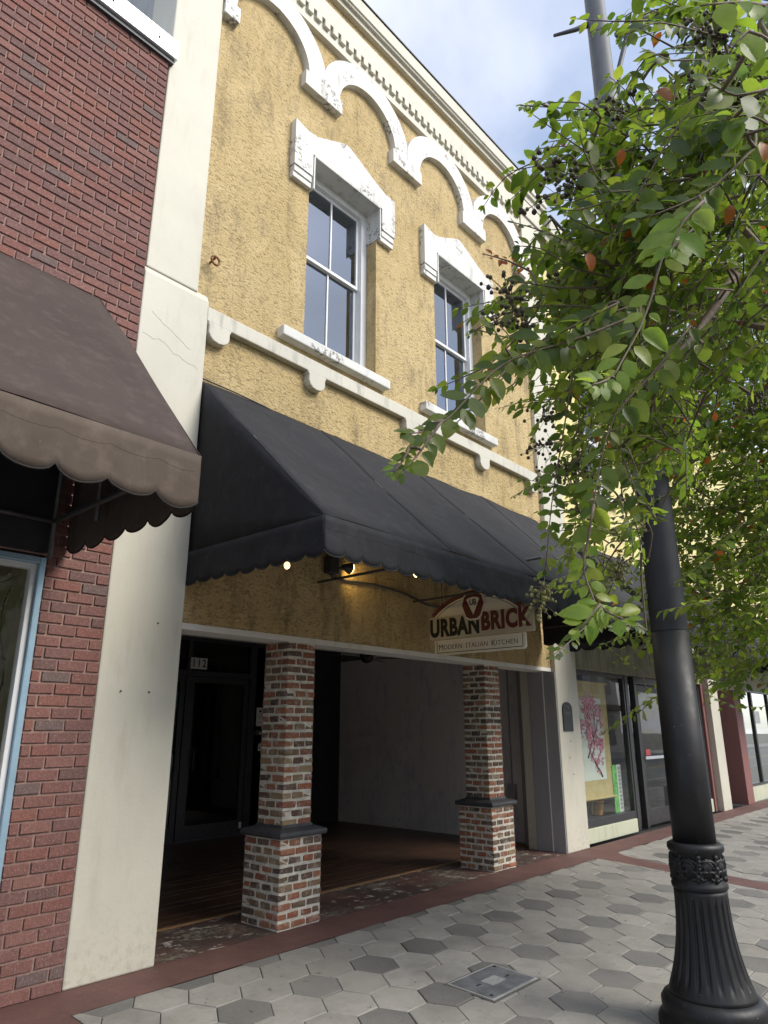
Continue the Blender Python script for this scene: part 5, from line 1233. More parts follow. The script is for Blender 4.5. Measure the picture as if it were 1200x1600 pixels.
  ([(1.915,-4.637,3.212),(1.866,-4.561,3.237),(1.827,-4.48,3.226)],0.042,'A'),
  ([(1.975,-4.408,3.118),(1.974,-4.325,3.083),(1.951,-4.211,3.037)],0.047,'A'),
  ([(1.766,-4.618,3.364),(1.708,-4.584,3.249),(1.661,-4.544,3.094)],0.053,'A'),
  ([(2.125,-4.701,2.866),(2.159,-4.699,2.827),(2.2,-4.679,2.734)],0.045,'A'),
  ([(2.166,-4.497,3.764),(2.271,-4.484,3.725),(2.376,-4.443,3.627)],0.057,'A'),
  ([(1.941,-4.839,3.428),(1.899,-4.722,3.444),(1.859,-4.602,3.448)],0.057,'A'),
  ([(2.625,-4.441,3.093),(2.724,-4.436,3.044),(2.823,-4.418,2.97)],0.054,'A'),
  ([(2.243,-4.836,3.683),(2.136,-4.706,3.683),(2.057,-4.589,3.644)],0.056,'A'),
  ([(2.309,-4.719,3.926),(2.441,-4.758,3.914),(2.558,-4.758,3.853)],0.045,'A'),
  ([(2.063,-4.747,3.818),(1.979,-4.622,3.809),(1.941,-4.524,3.746)],0.045,'A'),
  ([(2.597,-4.699,3.292),(2.539,-4.638,3.248),(2.472,-4.545,3.16)],0.051,'A'),
  ([(1.811,-4.576,3.001),(1.757,-4.475,3.031),(1.695,-4.343,3.012)],0.045,'A'),
  ([(2.149,-4.665,3.976),(2.084,-4.617,3.839),(2.001,-4.539,3.682)],0.045,'A'),
  ([(2.132,-4.753,3.379),(2.103,-4.622,3.355),(2.073,-4.487,3.326)],0.054,'A'),
  ([(2.042,-4.735,3.378),(1.969,-4.631,3.325),(1.912,-4.537,3.252)],0.052,'A'),
  ([(2.117,-4.446,3.193),(2.134,-4.374,3.169),(2.175,-4.317,3.114)],0.045,'A'),
  ([(1.829,-4.861,3.368),(1.785,-4.797,3.401),(1.735,-4.727,3.436)],0.044,'A'),
  ([(2.052,-4.735,2.751),(2.076,-4.678,2.704),(2.109,-4.627,2.65)],0.057,'A'),
  ([(1.546,-4.507,3.097),(1.517,-4.413,3.12),(1.507,-4.312,3.077)],0.045,'A'),
  ([(2.079,-4.496,3.159),(2.041,-4.428,3.056),(2.01,-4.361,2.938)],0.040,'A'),
  ([(2.336,-4.514,3.403),(2.262,-4.435,3.389),(2.169,-4.328,3.363)],0.048,'A'),
  ([(2.314,-4.636,3.993),(2.295,-4.582,3.929),(2.323,-4.576,3.853)],0.057,'A'),
  ([(2.271,-4.437,3.908),(2.191,-4.365,3.827),(2.116,-4.285,3.717)],0.046,'A'),
  ([(1.696,-4.736,3.105),(1.681,-4.658,3.074),(1.681,-4.575,2.993)],0.054,'A'),
  ([(2.405,-4.348,2.927),(2.373,-4.255,2.854),(2.356,-4.189,2.803)],0.054,'A'),
  ([(2.235,-4.598,2.898),(2.227,-4.502,2.947),(2.215,-4.386,2.967)],0.047,'A'),
  ([(2.088,-4.495,2.922),(2.032,-4.371,2.897),(1.998,-4.254,2.832)],0.051,'A'),
  ([(1.506,-4.36,2.734),(1.496,-4.294,2.692),(1.477,-4.221,2.658)],0.056,'A'),
  ([(1.511,-4.549,2.786),(1.489,-4.443,2.801),(1.471,-4.322,2.776)],0.052,'A'),
  ([(3.354,-4.71,4.407),(3.352,-4.575,4.376),(3.396,-4.459,4.276)],0.048,'A'),
  ([(3.143,-4.596,4.144),(3.199,-4.584,4.097),(3.309,-4.629,4.039)],0.049,'A'),
  ([(3.021,-4.564,4.152),(2.926,-4.471,4.16),(2.86,-4.385,4.113)],0.059,'A'),
  ([(2.847,-3.921,3.459),(2.821,-3.818,3.396),(2.809,-3.696,3.261)],0.051,'A'),
  ([(2.526,-4.005,3.314),(2.424,-3.921,3.369),(2.312,-3.788,3.345)],0.048,'A'),
  ([(3.077,-4.694,4.269),(3.182,-4.711,4.186),(3.275,-4.703,4.078)],0.050,'A'),
  ([(2.405,-4.165,3.334),(2.452,-4.076,3.272),(2.515,-3.989,3.175)],0.050,'A'),
  ([(3.264,-4.406,4.64),(3.224,-4.363,4.536),(3.173,-4.289,4.395)],0.043,'A'),
  ([(2.792,-4.223,3.707),(2.697,-4.181,3.753),(2.59,-4.116,3.777)],0.050,'A'),
  ([(2.961,-4.582,3.848),(2.928,-4.513,3.802),(2.922,-4.449,3.702)],0.054,'A'),
  ([(3.72,-4.513,3.797),(3.636,-4.431,3.634),(3.581,-4.372,3.448)],0.050,'A'),
  ([(2.663,-4.67,3.755),(2.654,-4.6,3.705),(2.6,-4.512,3.726)],0.048,'A'),
  ([(2.708,-3.95,3.493),(2.653,-3.821,3.43),(2.59,-3.672,3.342)],0.056,'A'),
  ([(2.8,-4.468,3.795),(2.931,-4.437,3.724),(3.109,-4.443,3.619)],0.042,'A'),
  ([(3.06,-4.66,4.136),(2.974,-4.531,4.046),(2.907,-4.408,3.922)],0.045,'A'),
  ([(2.863,-4.632,3.257),(2.807,-4.517,3.276),(2.756,-4.402,3.284)],0.042,'A'),
  ([(2.923,-4.329,3.381),(2.961,-4.256,3.305),(3.013,-4.194,3.217)],0.046,'A'),
  ([(3.086,-4.221,3.362),(2.99,-4.116,3.295),(2.917,-4.022,3.194)],0.057,'A'),
  ([(3.077,-3.876,3.97),(2.994,-3.789,3.887),(2.925,-3.725,3.819)],0.059,'A'),
  ([(3.26,-4.695,4.219),(3.106,-4.588,4.058),(2.954,-4.49,3.912)],0.050,'A'),
  ([(2.548,-4.423,3.853),(2.519,-4.406,3.723),(2.442,-4.353,3.633)],0.042,'A'),
  ([(3.101,-4.514,3.946),(3.165,-4.501,3.922),(3.189,-4.396,3.796)],0.044,'A'),
  ([(3.236,-4.605,3.743),(3.154,-4.505,3.746),(3.062,-4.384,3.731)],0.048,'A'),
  ([(3.238,-4.498,4.102),(3.259,-4.542,4),(3.264,-4.527,3.816)],0.044,'A'),
  ([(3.014,-4.371,3.976),(2.887,-4.282,3.942),(2.76,-4.177,3.876)],0.059,'A'),
  ([(2.756,-4.754,3.581),(2.751,-4.829,3.431),(2.746,-4.891,3.255)],0.053,'A'),
  ([(2.986,-4.382,4.187),(2.962,-4.319,4.122),(2.942,-4.249,4.031)],0.056,'A'),
  ([(2.93,-4.054,3.441),(2.974,-3.947,3.346),(3.011,-3.832,3.25)],0.058,'A'),
  ([(3.028,-4.635,3.537),(3.005,-4.567,3.497),(2.986,-4.473,3.392)],0.057,'A'),
  ([(2.907,-4.629,3.358),(2.849,-4.569,3.299),(2.794,-4.494,3.202)],0.044,'A'),
  ([(2.794,-4.641,3.958),(2.695,-4.567,4.015),(2.6,-4.481,4.036)],0.043,'A'),
  ([(3.353,-4.677,4.725),(3.286,-4.607,4.722),(3.155,-4.465,4.716)],0.049,'A'),
  ([(2.696,-4.304,3.355),(2.717,-4.33,3.225),(2.726,-4.309,3.023)],0.048,'A'),
  ([(2.684,-4.735,4.063),(2.674,-4.662,4.127),(2.663,-4.578,4.168)],0.054,'A'),
  ([(2.86,-4.269,4.362),(2.847,-4.19,4.394),(2.812,-4.08,4.415)],0.059,'A'),
  ([(2.999,-4.409,3.506),(2.9,-4.349,3.461),(2.785,-4.293,3.463)],0.043,'A'),
  ([(2.66,-4.321,3.288),(2.528,-4.199,3.277),(2.419,-4.084,3.222)],0.051,'A'),
  ([(3.795,-4.617,3.751),(3.749,-4.546,3.712),(3.699,-4.475,3.682)],0.052,'A'),
  ([(3.386,-4.634,4.115),(3.277,-4.556,4.029),(3.189,-4.471,3.877)],0.045,'A'),
  ([(3.5,-4.622,4.312),(3.439,-4.577,4.134),(3.332,-4.491,3.975)],0.049,'A'),
  ([(2.627,-4.7,3.809),(2.624,-4.65,3.753),(2.601,-4.571,3.686)],0.059,'A'),
  ([(3.22,-3.966,3.746),(3.053,-3.852,3.647),(2.897,-3.745,3.532)],0.045,'A'),
  ([(2.546,-4.649,3.945),(2.428,-4.543,3.808),(2.335,-4.471,3.681)],0.044,'A'),
  ([(3.096,-4.606,3.43),(3.014,-4.563,3.27),(2.967,-4.53,3.046)],0.057,'A'),
  ([(2.379,-4.018,3.385),(2.327,-3.893,3.378),(2.269,-3.741,3.332)],0.049,'A'),
  ([(2.742,-4.623,3.655),(2.708,-4.549,3.552),(2.707,-4.51,3.442)],0.057,'A'),
  ([(2.763,-4.166,3.239),(2.669,-4.069,3.244),(2.556,-3.919,3.182)],0.049,'A'),
  ([(2.782,-4.387,4.284),(2.701,-4.315,4.255),(2.647,-4.248,4.169)],0.060,'A'),
  ([(2.804,-4.439,3.189),(2.722,-4.337,3.132),(2.621,-4.206,3.058)],0.053,'A'),
  ([(3.118,-4.633,4.331),(3.175,-4.576,4.264),(3.215,-4.508,4.211)],0.052,'A'),
  ([(3.221,-4.751,4.172),(3.167,-4.717,4.042),(3.152,-4.685,3.818)],0.052,'A'),
  ([(2.753,-3.95,3.543),(2.631,-3.867,3.57),(2.537,-3.781,3.519)],0.053,'A'),
  ([(2.838,-4.653,3.583),(2.882,-4.566,3.514),(2.914,-4.458,3.432)],0.057,'A'),
  ([(3.167,-4.44,4.574),(3.113,-4.315,4.568),(3.102,-4.183,4.443)],0.051,'A'),
  ([(2.644,-4.641,3.541),(2.623,-4.637,3.455),(2.581,-4.59,3.327)],0.058,'A'),
  ([(3.12,-4.566,3.932),(3.049,-4.498,3.918),(2.986,-4.42,3.867)],0.045,'A'),
  ([(2.887,-4.248,3.419),(2.816,-4.141,3.489),(2.751,-3.998,3.47)],0.051,'A'),
  ([(2.744,-4.46,3.682),(2.746,-4.34,3.729),(2.712,-4.176,3.769)],0.056,'A'),
  ([(3.282,-4.275,3.923),(3.192,-4.177,3.919),(3.073,-4.057,3.939)],0.052,'A'),
  ([(2.98,-3.985,3.91),(3.008,-3.893,3.797),(3.032,-3.788,3.67)],0.050,'A'),
  ([(2.74,-4.323,4.276),(2.664,-4.254,4.197),(2.591,-4.159,4.054)],0.060,'A'),
  ([(2.45,-4.027,3.46),(2.463,-3.885,3.437),(2.434,-3.708,3.441)],0.051,'A'),
  ([(2.503,-4.147,3.356),(2.417,-4.105,3.257),(2.35,-4.055,3.095)],0.049,'A'),
  ([(2.986,-4.419,3.869),(2.964,-4.269,3.86),(2.986,-4.133,3.773)],0.051,'A'),
  ([(2.55,-4.597,3.544),(2.489,-4.52,3.476),(2.431,-4.435,3.383)],0.053,'A'),
  ([(3.277,-4.494,3.506),(3.203,-4.436,3.457),(3.106,-4.336,3.374)],0.044,'A'),
  ([(3.577,-4.803,4.713),(3.538,-4.694,4.695),(3.467,-4.548,4.677)],0.045,'A'),
  ([(3.244,-4.287,4.18),(3.189,-4.187,4.143),(3.142,-4.074,4.063)],0.048,'A'),
  ([(2.868,-4.519,3.602),(2.789,-4.479,3.519),(2.707,-4.42,3.403)],0.043,'A'),
  ([(2.826,-4.478,4.378),(2.807,-4.415,4.333),(2.826,-4.363,4.22)],0.047,'A'),
  ([(2.445,-4.06,2.833),(2.423,-3.972,2.85),(2.4,-3.887,2.873)],0.045,'A'),
  ([(2.796,-3.889,2.832),(2.764,-3.828,2.791),(2.777,-3.806,2.72)],0.041,'A'),
  ([(2.016,-4.128,2.649),(1.98,-4.098,2.568),(1.964,-4.069,2.443)],0.050,'A'),
  ([(2.238,-3.989,2.445),(2.157,-3.918,2.47),(2.113,-3.865,2.444)],0.055,'A'),
  ([(2.84,-3.957,3.111),(2.765,-3.902,3.102),(2.715,-3.88,3.101)],0.042,'A'),
  ([(2.85,-3.77,2.247),(2.787,-3.72,2.244),(2.749,-3.67,2.182)],0.057,'A'),
  ([(2.53,-3.826,2.566),(2.521,-3.76,2.606),(2.505,-3.683,2.637)],0.043,'A'),
  ([(2.551,-3.927,3.02),(2.532,-3.861,2.998),(2.512,-3.784,2.958)],0.047,'A'),
  ([(2.072,-4.155,2.6),(2.095,-4.132,2.552),(2.138,-4.095,2.424)],0.057,'A'),
  ([(2.304,-3.918,2.832),(2.287,-3.86,2.842),(2.257,-3.782,2.843)],0.054,'A'),
  ([(1.923,-4.081,2.684),(1.913,-4.048,2.657),(1.917,-4.014,2.592)],0.056,'A'),
  ([(2.743,-3.746,2.364),(2.773,-3.736,2.306),(2.785,-3.688,2.212)],0.049,'A'),
  ([(2.894,-3.766,2.824),(2.795,-3.699,2.779),(2.714,-3.638,2.705)],0.050,'A'),
  ([(2.388,-3.873,2.577),(2.265,-3.793,2.522),(2.188,-3.761,2.459)],0.041,'A'),
  ([(2.038,-4.134,2.785),(2.007,-4.083,2.754),(1.992,-4.038,2.697)],0.052,'A'),
  ([(2.57,-3.966,3.031),(2.48,-3.969,3.082),(2.429,-4,3.096)],0.048,'A'),
  ([(2.043,-4.154,2.78),(1.992,-4.097,2.779),(1.94,-4.034,2.769)],0.044,'A'),
  ([(2.686,-3.974,3.01),(2.651,-3.917,3.089),(2.608,-3.811,3.079)],0.047,'A'),
  ([(2.224,-4.037,2.213),(2.118,-4.008,2.232),(2.015,-3.978,2.245)],0.049,'A'),
  ([(2.099,-4.016,2.646),(2.071,-3.958,2.725),(2.041,-3.862,2.729)],0.050,'A'),
  ([(2.254,-4.073,2.911),(2.177,-4.03,2.899),(2.084,-3.955,2.857)],0.046,'A'),
  ([(2.722,-3.973,3.087),(2.707,-3.957,3.204),(2.692,-3.91,3.251)],0.047,'A'),
  ([(2.478,-3.992,2.534),(2.461,-3.895,2.499),(2.445,-3.797,2.458)],0.057,'A'),
  ([(2.451,-3.9,2.712),(2.415,-3.867,2.652),(2.36,-3.81,2.588)],0.056,'A'),
  ([(2.758,-3.97,2.899),(2.78,-3.932,2.836),(2.854,-3.945,2.757)],0.050,'A'),
  ([(2.34,-4.136,2.845),(2.294,-4.096,2.861),(2.234,-4.026,2.842)],0.045,'A'),
  ([(2.045,-4.093,2.321),(1.953,-4.038,2.331),(1.883,-3.988,2.295)],0.053,'A'),
  ([(2.784,-3.736,2.295),(2.818,-3.71,2.248),(2.858,-3.679,2.176)],0.049,'A'),
  ([(2.392,-3.954,2.373),(2.263,-3.892,2.378),(2.168,-3.854,2.351)],0.051,'A'),
  ([(2.581,-4.041,2.778),(2.569,-3.971,2.759),(2.591,-3.933,2.728)],0.046,'A'),
  ([(2.856,-3.688,2.431),(2.828,-3.629,2.389),(2.81,-3.566,2.319)],0.047,'A'),
  ([(2.2,-4.065,2.866),(2.144,-4.03,2.828),(2.089,-3.976,2.747)],0.046,'A'),
  ([(2.183,-4.101,2.284),(2.188,-4.119,2.183),(2.176,-4.12,2.087)],0.050,'A'),
  ([(2.878,-3.83,2.435),(2.871,-3.759,2.451),(2.838,-3.654,2.459)],0.048,'A'),
  ([(2.37,-4.114,2.682),(2.311,-4.054,2.63),(2.274,-4.017,2.574)],0.045,'A'),
  ([(2.406,-3.918,2.183),(2.413,-3.853,2.113),(2.367,-3.748,2.085)],0.045,'A'),
  ([(2.844,-3.838,2.837),(2.879,-3.807,2.792),(2.943,-3.787,2.703)],0.043,'A'),
  ([(2.466,-3.85,2.387),(2.513,-3.821,2.326),(2.559,-3.801,2.288)],0.044,'A'),
  ([(2.635,-3.88,2.636),(2.569,-3.798,2.667),(2.556,-3.747,2.636)],0.055,'A'),
  ([(2.308,-3.964,2.325),(2.271,-3.887,2.274),(2.233,-3.81,2.228)],0.049,'A'),
  ([(3.069,-3.971,2.883),(3.072,-3.92,2.821),(3.07,-3.856,2.742)],0.045,'A'),
  ([(3.563,-3.794,3.522),(3.486,-3.721,3.412),(3.428,-3.685,3.332)],0.054,'A'),
  ([(3.241,-3.844,2.928),(3.235,-3.827,2.814),(3.242,-3.807,2.66)],0.043,'A'),
  ([(3.145,-3.907,2.915),(3.13,-3.842,2.86),(3.126,-3.771,2.763)],0.052,'A'),
  ([(3.446,-3.936,3.158),(3.375,-3.833,3.143),(3.312,-3.725,3.092)],0.059,'A'),
  ([(3.082,-3.999,2.877),(3.07,-3.9,2.818),(3.065,-3.801,2.741)],0.058,'A'),
  ([(2.703,-3.979,2.989),(2.66,-3.951,2.938),(2.659,-3.938,2.817)],0.059,'A'),
  ([(3.22,-3.864,3.12),(3.212,-3.836,3.056),(3.233,-3.831,2.972)],0.054,'A'),
  ([(3.614,-3.927,3.195),(3.566,-3.82,3.124),(3.498,-3.695,3.063)],0.048,'A'),
  ([(3.588,-3.797,3.471),(3.61,-3.744,3.422),(3.608,-3.672,3.389)],0.054,'A'),
  ([(3.357,-3.794,3.435),(3.346,-3.748,3.567),(3.303,-3.64,3.643)],0.043,'A'),
  ([(3.311,-3.97,3.158),(3.249,-3.878,3.121),(3.196,-3.778,3.043)],0.043,'A'),
  ([(3.131,-3.974,3.091),(3.078,-3.96,3.218),(3.04,-3.93,3.274)],0.050,'A'),
  ([(3.685,-3.641,3.327),(3.657,-3.564,3.202),(3.659,-3.52,3.072)],0.054,'A'),
  ([(3.441,-3.951,3.33),(3.404,-3.89,3.172),(3.375,-3.867,3.076)],0.054,'A'),
  ([(3.352,-3.869,3.123),(3.302,-3.806,3.089),(3.258,-3.727,3.007)],0.045,'A'),
  ([(2.593,-4.19,2.964),(2.562,-4.103,2.939),(2.536,-4.006,2.881)],0.051,'A'),
  ([(3.521,-3.863,3.417),(3.447,-3.825,3.399),(3.378,-3.759,3.307)],0.045,'A'),
  ([(2.734,-4.019,2.98),(2.71,-3.907,3.005),(2.66,-3.763,3.028)],0.058,'A'),
  ([(2.543,-4.021,2.915),(2.557,-3.955,2.842),(2.565,-3.885,2.774)],0.050,'A'),
  ([(2.899,-4.06,2.809),(2.813,-3.982,2.79),(2.709,-3.868,2.735)],0.053,'A'),
  ([(2.896,-3.972,3.004),(2.878,-3.936,2.911),(2.852,-3.908,2.855)],0.048,'A'),
  ([(3.148,-3.866,2.859),(3.079,-3.75,2.876),(3.024,-3.644,2.878)],0.042,'A'),
  ([(3.731,-3.86,3.256),(3.682,-3.822,3.33),(3.652,-3.779,3.343)],0.043,'A'),
  ([(3.981,-3.583,3.204),(4.012,-3.523,3.176),(4.037,-3.428,3.087)],0.048,'A'),
  ([(3.43,-3.899,3.488),(3.399,-3.844,3.532),(3.364,-3.764,3.529)],0.048,'A'),
  ([(2.776,-4.134,2.968),(2.762,-4.103,2.896),(2.753,-4.056,2.781)],0.049,'A'),
  ([(3.016,-4.054,3.006),(2.951,-3.955,2.967),(2.867,-3.838,2.938)],0.051,'A'),
  ([(2.883,-4.087,2.944),(2.864,-3.978,2.867),(2.828,-3.863,2.819)],0.043,'A'),
  ([(3.73,-3.643,3.466),(3.687,-3.617,3.395),(3.66,-3.573,3.248)],0.058,'A'),
  ([(3.848,-3.55,3.288),(3.832,-3.491,3.257),(3.821,-3.384,3.11)],0.047,'A'),
  ([(2.724,-4.037,2.708),(2.779,-4.098,2.657),(2.83,-4.127,2.55)],0.056,'A'),
  ([(3.018,-3.863,3.07),(3.003,-3.722,3.065),(2.991,-3.581,3.055)],0.060,'A'),
  ([(3.472,-3.86,3.098),(3.469,-3.793,3.104),(3.455,-3.68,3.039)],0.057,'A'),
  ([(3.056,-4.027,2.844),(3.066,-3.939,2.769),(3.044,-3.81,2.683)],0.050,'A'),
  ([(3.671,-3.712,3.233),(3.621,-3.591,3.341),(3.62,-3.48,3.355)],0.058,'A'),
  ([(3.027,-4.024,3.249),(3.032,-3.978,3.198),(2.997,-3.897,3.17)],0.054,'A'),
  ([(3.44,-3.881,3.272),(3.392,-3.782,3.274),(3.348,-3.66,3.215)],0.045,'A'),
  ([(3.174,-3.866,3.154),(3.106,-3.837,3.05),(3.037,-3.805,2.941)],0.059,'A'),
  ([(2.782,-3.976,3.037),(2.705,-3.85,3.023),(2.678,-3.765,2.974)],0.054,'A'),
  ([(3.576,-3.956,3.471),(3.595,-3.853,3.398),(3.612,-3.786,3.407)],0.046,'A'),
  ([(2.899,-3.906,2.889),(2.825,-3.851,2.819),(2.779,-3.797,2.68)],0.052,'A'),
  ([(2.504,-4.094,2.93),(2.365,-4.017,2.88),(2.237,-3.941,2.804)],0.042,'A'),
  ([(2.855,-4.111,2.841),(2.727,-4.033,2.816),(2.655,-3.997,2.747)],0.046,'A'),
  ([(3.012,-3.981,3.102),(3.063,-3.943,3.059),(3.169,-3.926,2.93)],0.058,'A'),
  ([(2.993,-4.059,3.242),(2.833,-3.993,3.248),(2.7,-3.921,3.175)],0.052,'A'),
  ([(2.606,-4.06,2.896),(2.572,-4.002,2.815),(2.539,-3.935,2.715)],0.053,'A'),
  ([(3.221,-3.93,2.935),(3.099,-3.845,2.928),(2.97,-3.742,2.903)],0.053,'A'),
  ([(2.533,-4.077,2.754),(2.432,-4.037,2.794),(2.314,-3.968,2.813)],0.058,'A'),
  ([(3.852,-3.842,3.167),(3.817,-3.81,3.102),(3.759,-3.75,3.031)],0.046,'A'),
  ([(3.135,-3.894,3.153),(3.099,-3.776,3.129),(3.109,-3.703,3.092)],0.050,'A'),
  ([(3.788,-3.879,3.479),(3.647,-3.792,3.447),(3.527,-3.709,3.371)],0.059,'A'),
  ([(3.263,-3.851,2.846),(3.268,-3.804,2.815),(3.275,-3.734,2.726)],0.046,'A'),
  ([(3.802,-3.681,3.275),(3.752,-3.55,3.23),(3.762,-3.495,3.202)],0.050,'A'),
  ([(3.78,-3.868,3.201),(3.713,-3.8,3.252),(3.691,-3.776,3.287)],0.044,'A'),
  ([(2.791,-3.996,2.763),(2.717,-3.926,2.765),(2.654,-3.846,2.72)],0.049,'A'),
  ([(3.744,-3.853,3.087),(3.687,-3.781,3.04),(3.637,-3.691,2.94)],0.048,'A'),
  ([(2.851,-3.932,2.989),(2.825,-3.846,2.94),(2.831,-3.769,2.834)],0.049,'A'),
  ([(2.889,-3.904,2.904),(2.82,-3.834,2.795),(2.767,-3.771,2.663)],0.053,'A'),
  ([(3.333,-3.848,3.24),(3.368,-3.888,3.126),(3.407,-3.925,2.999)],0.042,'A'),
  ([(2.281,-4.093,3.312),(2.245,-4.037,3.268),(2.249,-4.004,3.178)],0.061,'A'),
  ([(2.032,-4.308,3.43),(1.962,-4.266,3.31),(1.901,-4.219,3.157)],0.054,'A'),
  ([(2.278,-4.282,3.811),(2.173,-4.253,3.849),(2.084,-4.214,3.825)],0.060,'A'),
  ([(1.636,-4.457,3.133),(1.591,-4.408,3.101),(1.546,-4.347,3.041)],0.056,'A'),
  ([(1.633,-4.394,3.164),(1.595,-4.376,3.163),(1.521,-4.333,3.195)],0.049,'A'),
  ([(2.407,-4.098,2.97),(2.415,-4.091,2.889),(2.403,-4.049,2.781)],0.055,'A'),
  ([(1.844,-4.334,3.275),(1.748,-4.292,3.245),(1.646,-4.227,3.18)],0.048,'A'),
  ([(1.767,-4.344,2.897),(1.719,-4.318,2.824),(1.683,-4.29,2.717)],0.044,'A'),
  ([(2.329,-4.149,3.255),(2.206,-4.085,3.247),(2.094,-4.027,3.225)],0.056,'A'),
  ([(2.394,-4.055,3.181),(2.374,-4.058,3.1),(2.368,-4.061,2.987)],0.045,'A'),
  ([(2.056,-4.212,3.009),(1.996,-4.138,3.007),(1.95,-4.051,2.941)],0.049,'A'),
  ([(2.159,-4.197,3.319),(2.117,-4.097,3.326),(2.073,-3.979,3.301)],0.054,'A'),
  ([(1.666,-4.344,2.871),(1.655,-4.289,2.932),(1.626,-4.194,2.948)],0.051,'A'),
  ([(2.274,-4.127,3.591),(2.2,-4.065,3.551),(2.12,-4.002,3.522)],0.061,'A'),
  ([(1.859,-4.401,3.444),(1.815,-4.349,3.384),(1.771,-4.296,3.322)],0.060,'A'),
  ([(1.88,-4.331,3.051),(1.823,-4.297,2.963),(1.777,-4.275,2.871)],0.056,'A'),
  ([(1.68,-4.36,2.765),(1.712,-4.331,2.692),(1.766,-4.308,2.573)],0.056,'A'),
  ([(1.758,-4.413,2.966),(1.776,-4.371,2.96),(1.823,-4.333,2.893)],0.044,'A'),
  ([(2.358,-4.177,3.179),(2.362,-4.14,3.11),(2.372,-4.09,2.996)],0.043,'A'),
  ([(1.713,-4.439,3.151),(1.695,-4.383,3.228),(1.66,-4.296,3.28)],0.045,'A'),
  ([(1.668,-4.425,3.026),(1.674,-4.387,2.995),(1.69,-4.349,2.936)],0.049,'A'),
  ([(2.184,-4.153,2.992),(2.105,-4.063,3.012),(2.035,-3.949,2.958)],0.059,'A'),
  ([(1.753,-4.427,3.107),(1.716,-4.346,3.122),(1.698,-4.277,3.119)],0.055,'A'),
  ([(1.837,-4.271,2.945),(1.798,-4.18,2.966),(1.776,-4.105,2.975)],0.047,'A'),
  ([(1.62,-4.424,3.171),(1.565,-4.364,3.222),(1.488,-4.261,3.236)],0.051,'A'),
  ([(1.769,-4.385,3.265),(1.671,-4.325,3.283),(1.558,-4.221,3.239)],0.058,'A'),
  ([(2.047,-4.244,3.399),(2.035,-4.138,3.341),(2.082,-4.088,3.262)],0.055,'A'),
  ([(2.158,-4.275,3.249),(2.172,-4.258,3.183),(2.208,-4.255,3.093)],0.048,'A'),
  ([(1.918,-4.277,2.979),(1.831,-4.238,2.965),(1.742,-4.181,2.914)],0.044,'A'),
  ([(2.309,-4.223,3.614),(2.258,-4.174,3.576),(2.219,-4.124,3.507)],0.059,'A'),
  ([(1.885,-4.319,2.936),(1.875,-4.27,3.002),(1.859,-4.202,3.045)],0.058,'A'),
  ([(2.166,-4.267,3.727),(2.19,-4.173,3.716),(2.224,-4.071,3.663)],0.060,'A'),
  ([(2.478,-4.142,3.081),(2.454,-4.067,3.032),(2.45,-4.009,2.973)],0.053,'A'),
  ([(2.087,-4.267,3.002),(2.081,-4.193,2.997),(2.085,-4.114,2.957)],0.053,'A'),
  ([(6.399,-4.061,4.985),(6.305,-4.049,5.098),(6.167,-3.954,5.14)],0.078,'B'),
  ([(5.295,-3.437,5.14),(5.179,-3.338,5.116),(4.997,-3.168,5.098)],0.095,'B'),
  ([(6.68,-4.076,5.644),(6.527,-4.046,5.65),(6.335,-3.977,5.667)],0.088,'B'),
  ([(7.813,-3.39,5.097),(7.667,-3.166,5.106),(7.601,-2.985,5.013)],0.093,'B'),
  ([(6.626,-3.508,4.519),(6.778,-3.486,4.407),(6.935,-3.43,4.21)],0.096,'B'),
  ([(6.228,-4.264,5.695),(6.087,-4.173,5.65),(5.934,-4.003,5.465)],0.078,'B'),
  ([(7.878,-3.927,6.438),(7.576,-3.752,6.219),(7.258,-3.536,5.949)],0.070,'B'),
  ([(6.589,-4.213,5.628),(6.67,-4.108,5.511),(6.716,-3.942,5.348)],0.088,'B'),
  ([(5.564,-3.797,4.64),(5.313,-3.618,4.572),(5.05,-3.391,4.428)],0.081,'B'),
  ([(6.798,-4.168,4.366),(6.484,-3.964,4.259),(6.252,-3.772,3.98)],0.094,'B'),
  ([(6.691,-3.591,4.22),(6.673,-3.615,4.316),(6.615,-3.576,4.376)],0.072,'B'),
  ([(6.097,-3.576,5.008),(5.922,-3.345,4.917),(5.821,-3.208,4.85)],0.082,'B'),
  ([(6.25,-3.453,5.863),(5.958,-3.297,5.722),(5.699,-3.118,5.451)],0.095,'B'),
  ([(5.521,-3.898,4.836),(5.541,-3.732,4.672),(5.541,-3.537,4.495)],0.084,'B'),
  ([(7.736,-3.261,6.012),(7.511,-3.075,6.07),(7.426,-2.994,6.013)],0.086,'B'),
  ([(8.052,-4.362,5.95),(8.006,-4.167,6.111),(8.078,-4.077,6.206)],0.087,'B'),
  ([(6.844,-2.814,5.059),(6.688,-2.751,5.116),(6.547,-2.681,5.12)],0.095,'B'),
  ([(7.111,-3.977,5.237),(7.014,-3.892,5.023),(6.847,-3.713,4.775)],0.095,'B'),
  ([(5.98,-4.152,4.612),(5.932,-3.974,4.595),(5.944,-3.857,4.565)],0.092,'B'),
  ([(5.847,-4.089,4.65),(5.769,-3.956,4.561),(5.627,-3.775,4.526)],0.096,'B'),
  ([(7.726,-2.724,4.742),(7.645,-2.576,4.659),(7.458,-2.261,4.474)],0.075,'B'),
  ([(7.006,-4.385,5.988),(7.056,-4.356,6.235),(7.111,-4.301,6.415)],0.089,'B'),
  ([(7.337,-3.787,5.767),(7.263,-3.638,5.816),(7.188,-3.476,5.837)],0.095,'B'),
  ([(7.556,-3.653,4.425),(7.649,-3.742,4.519),(7.753,-3.848,4.62)],0.070,'B'),
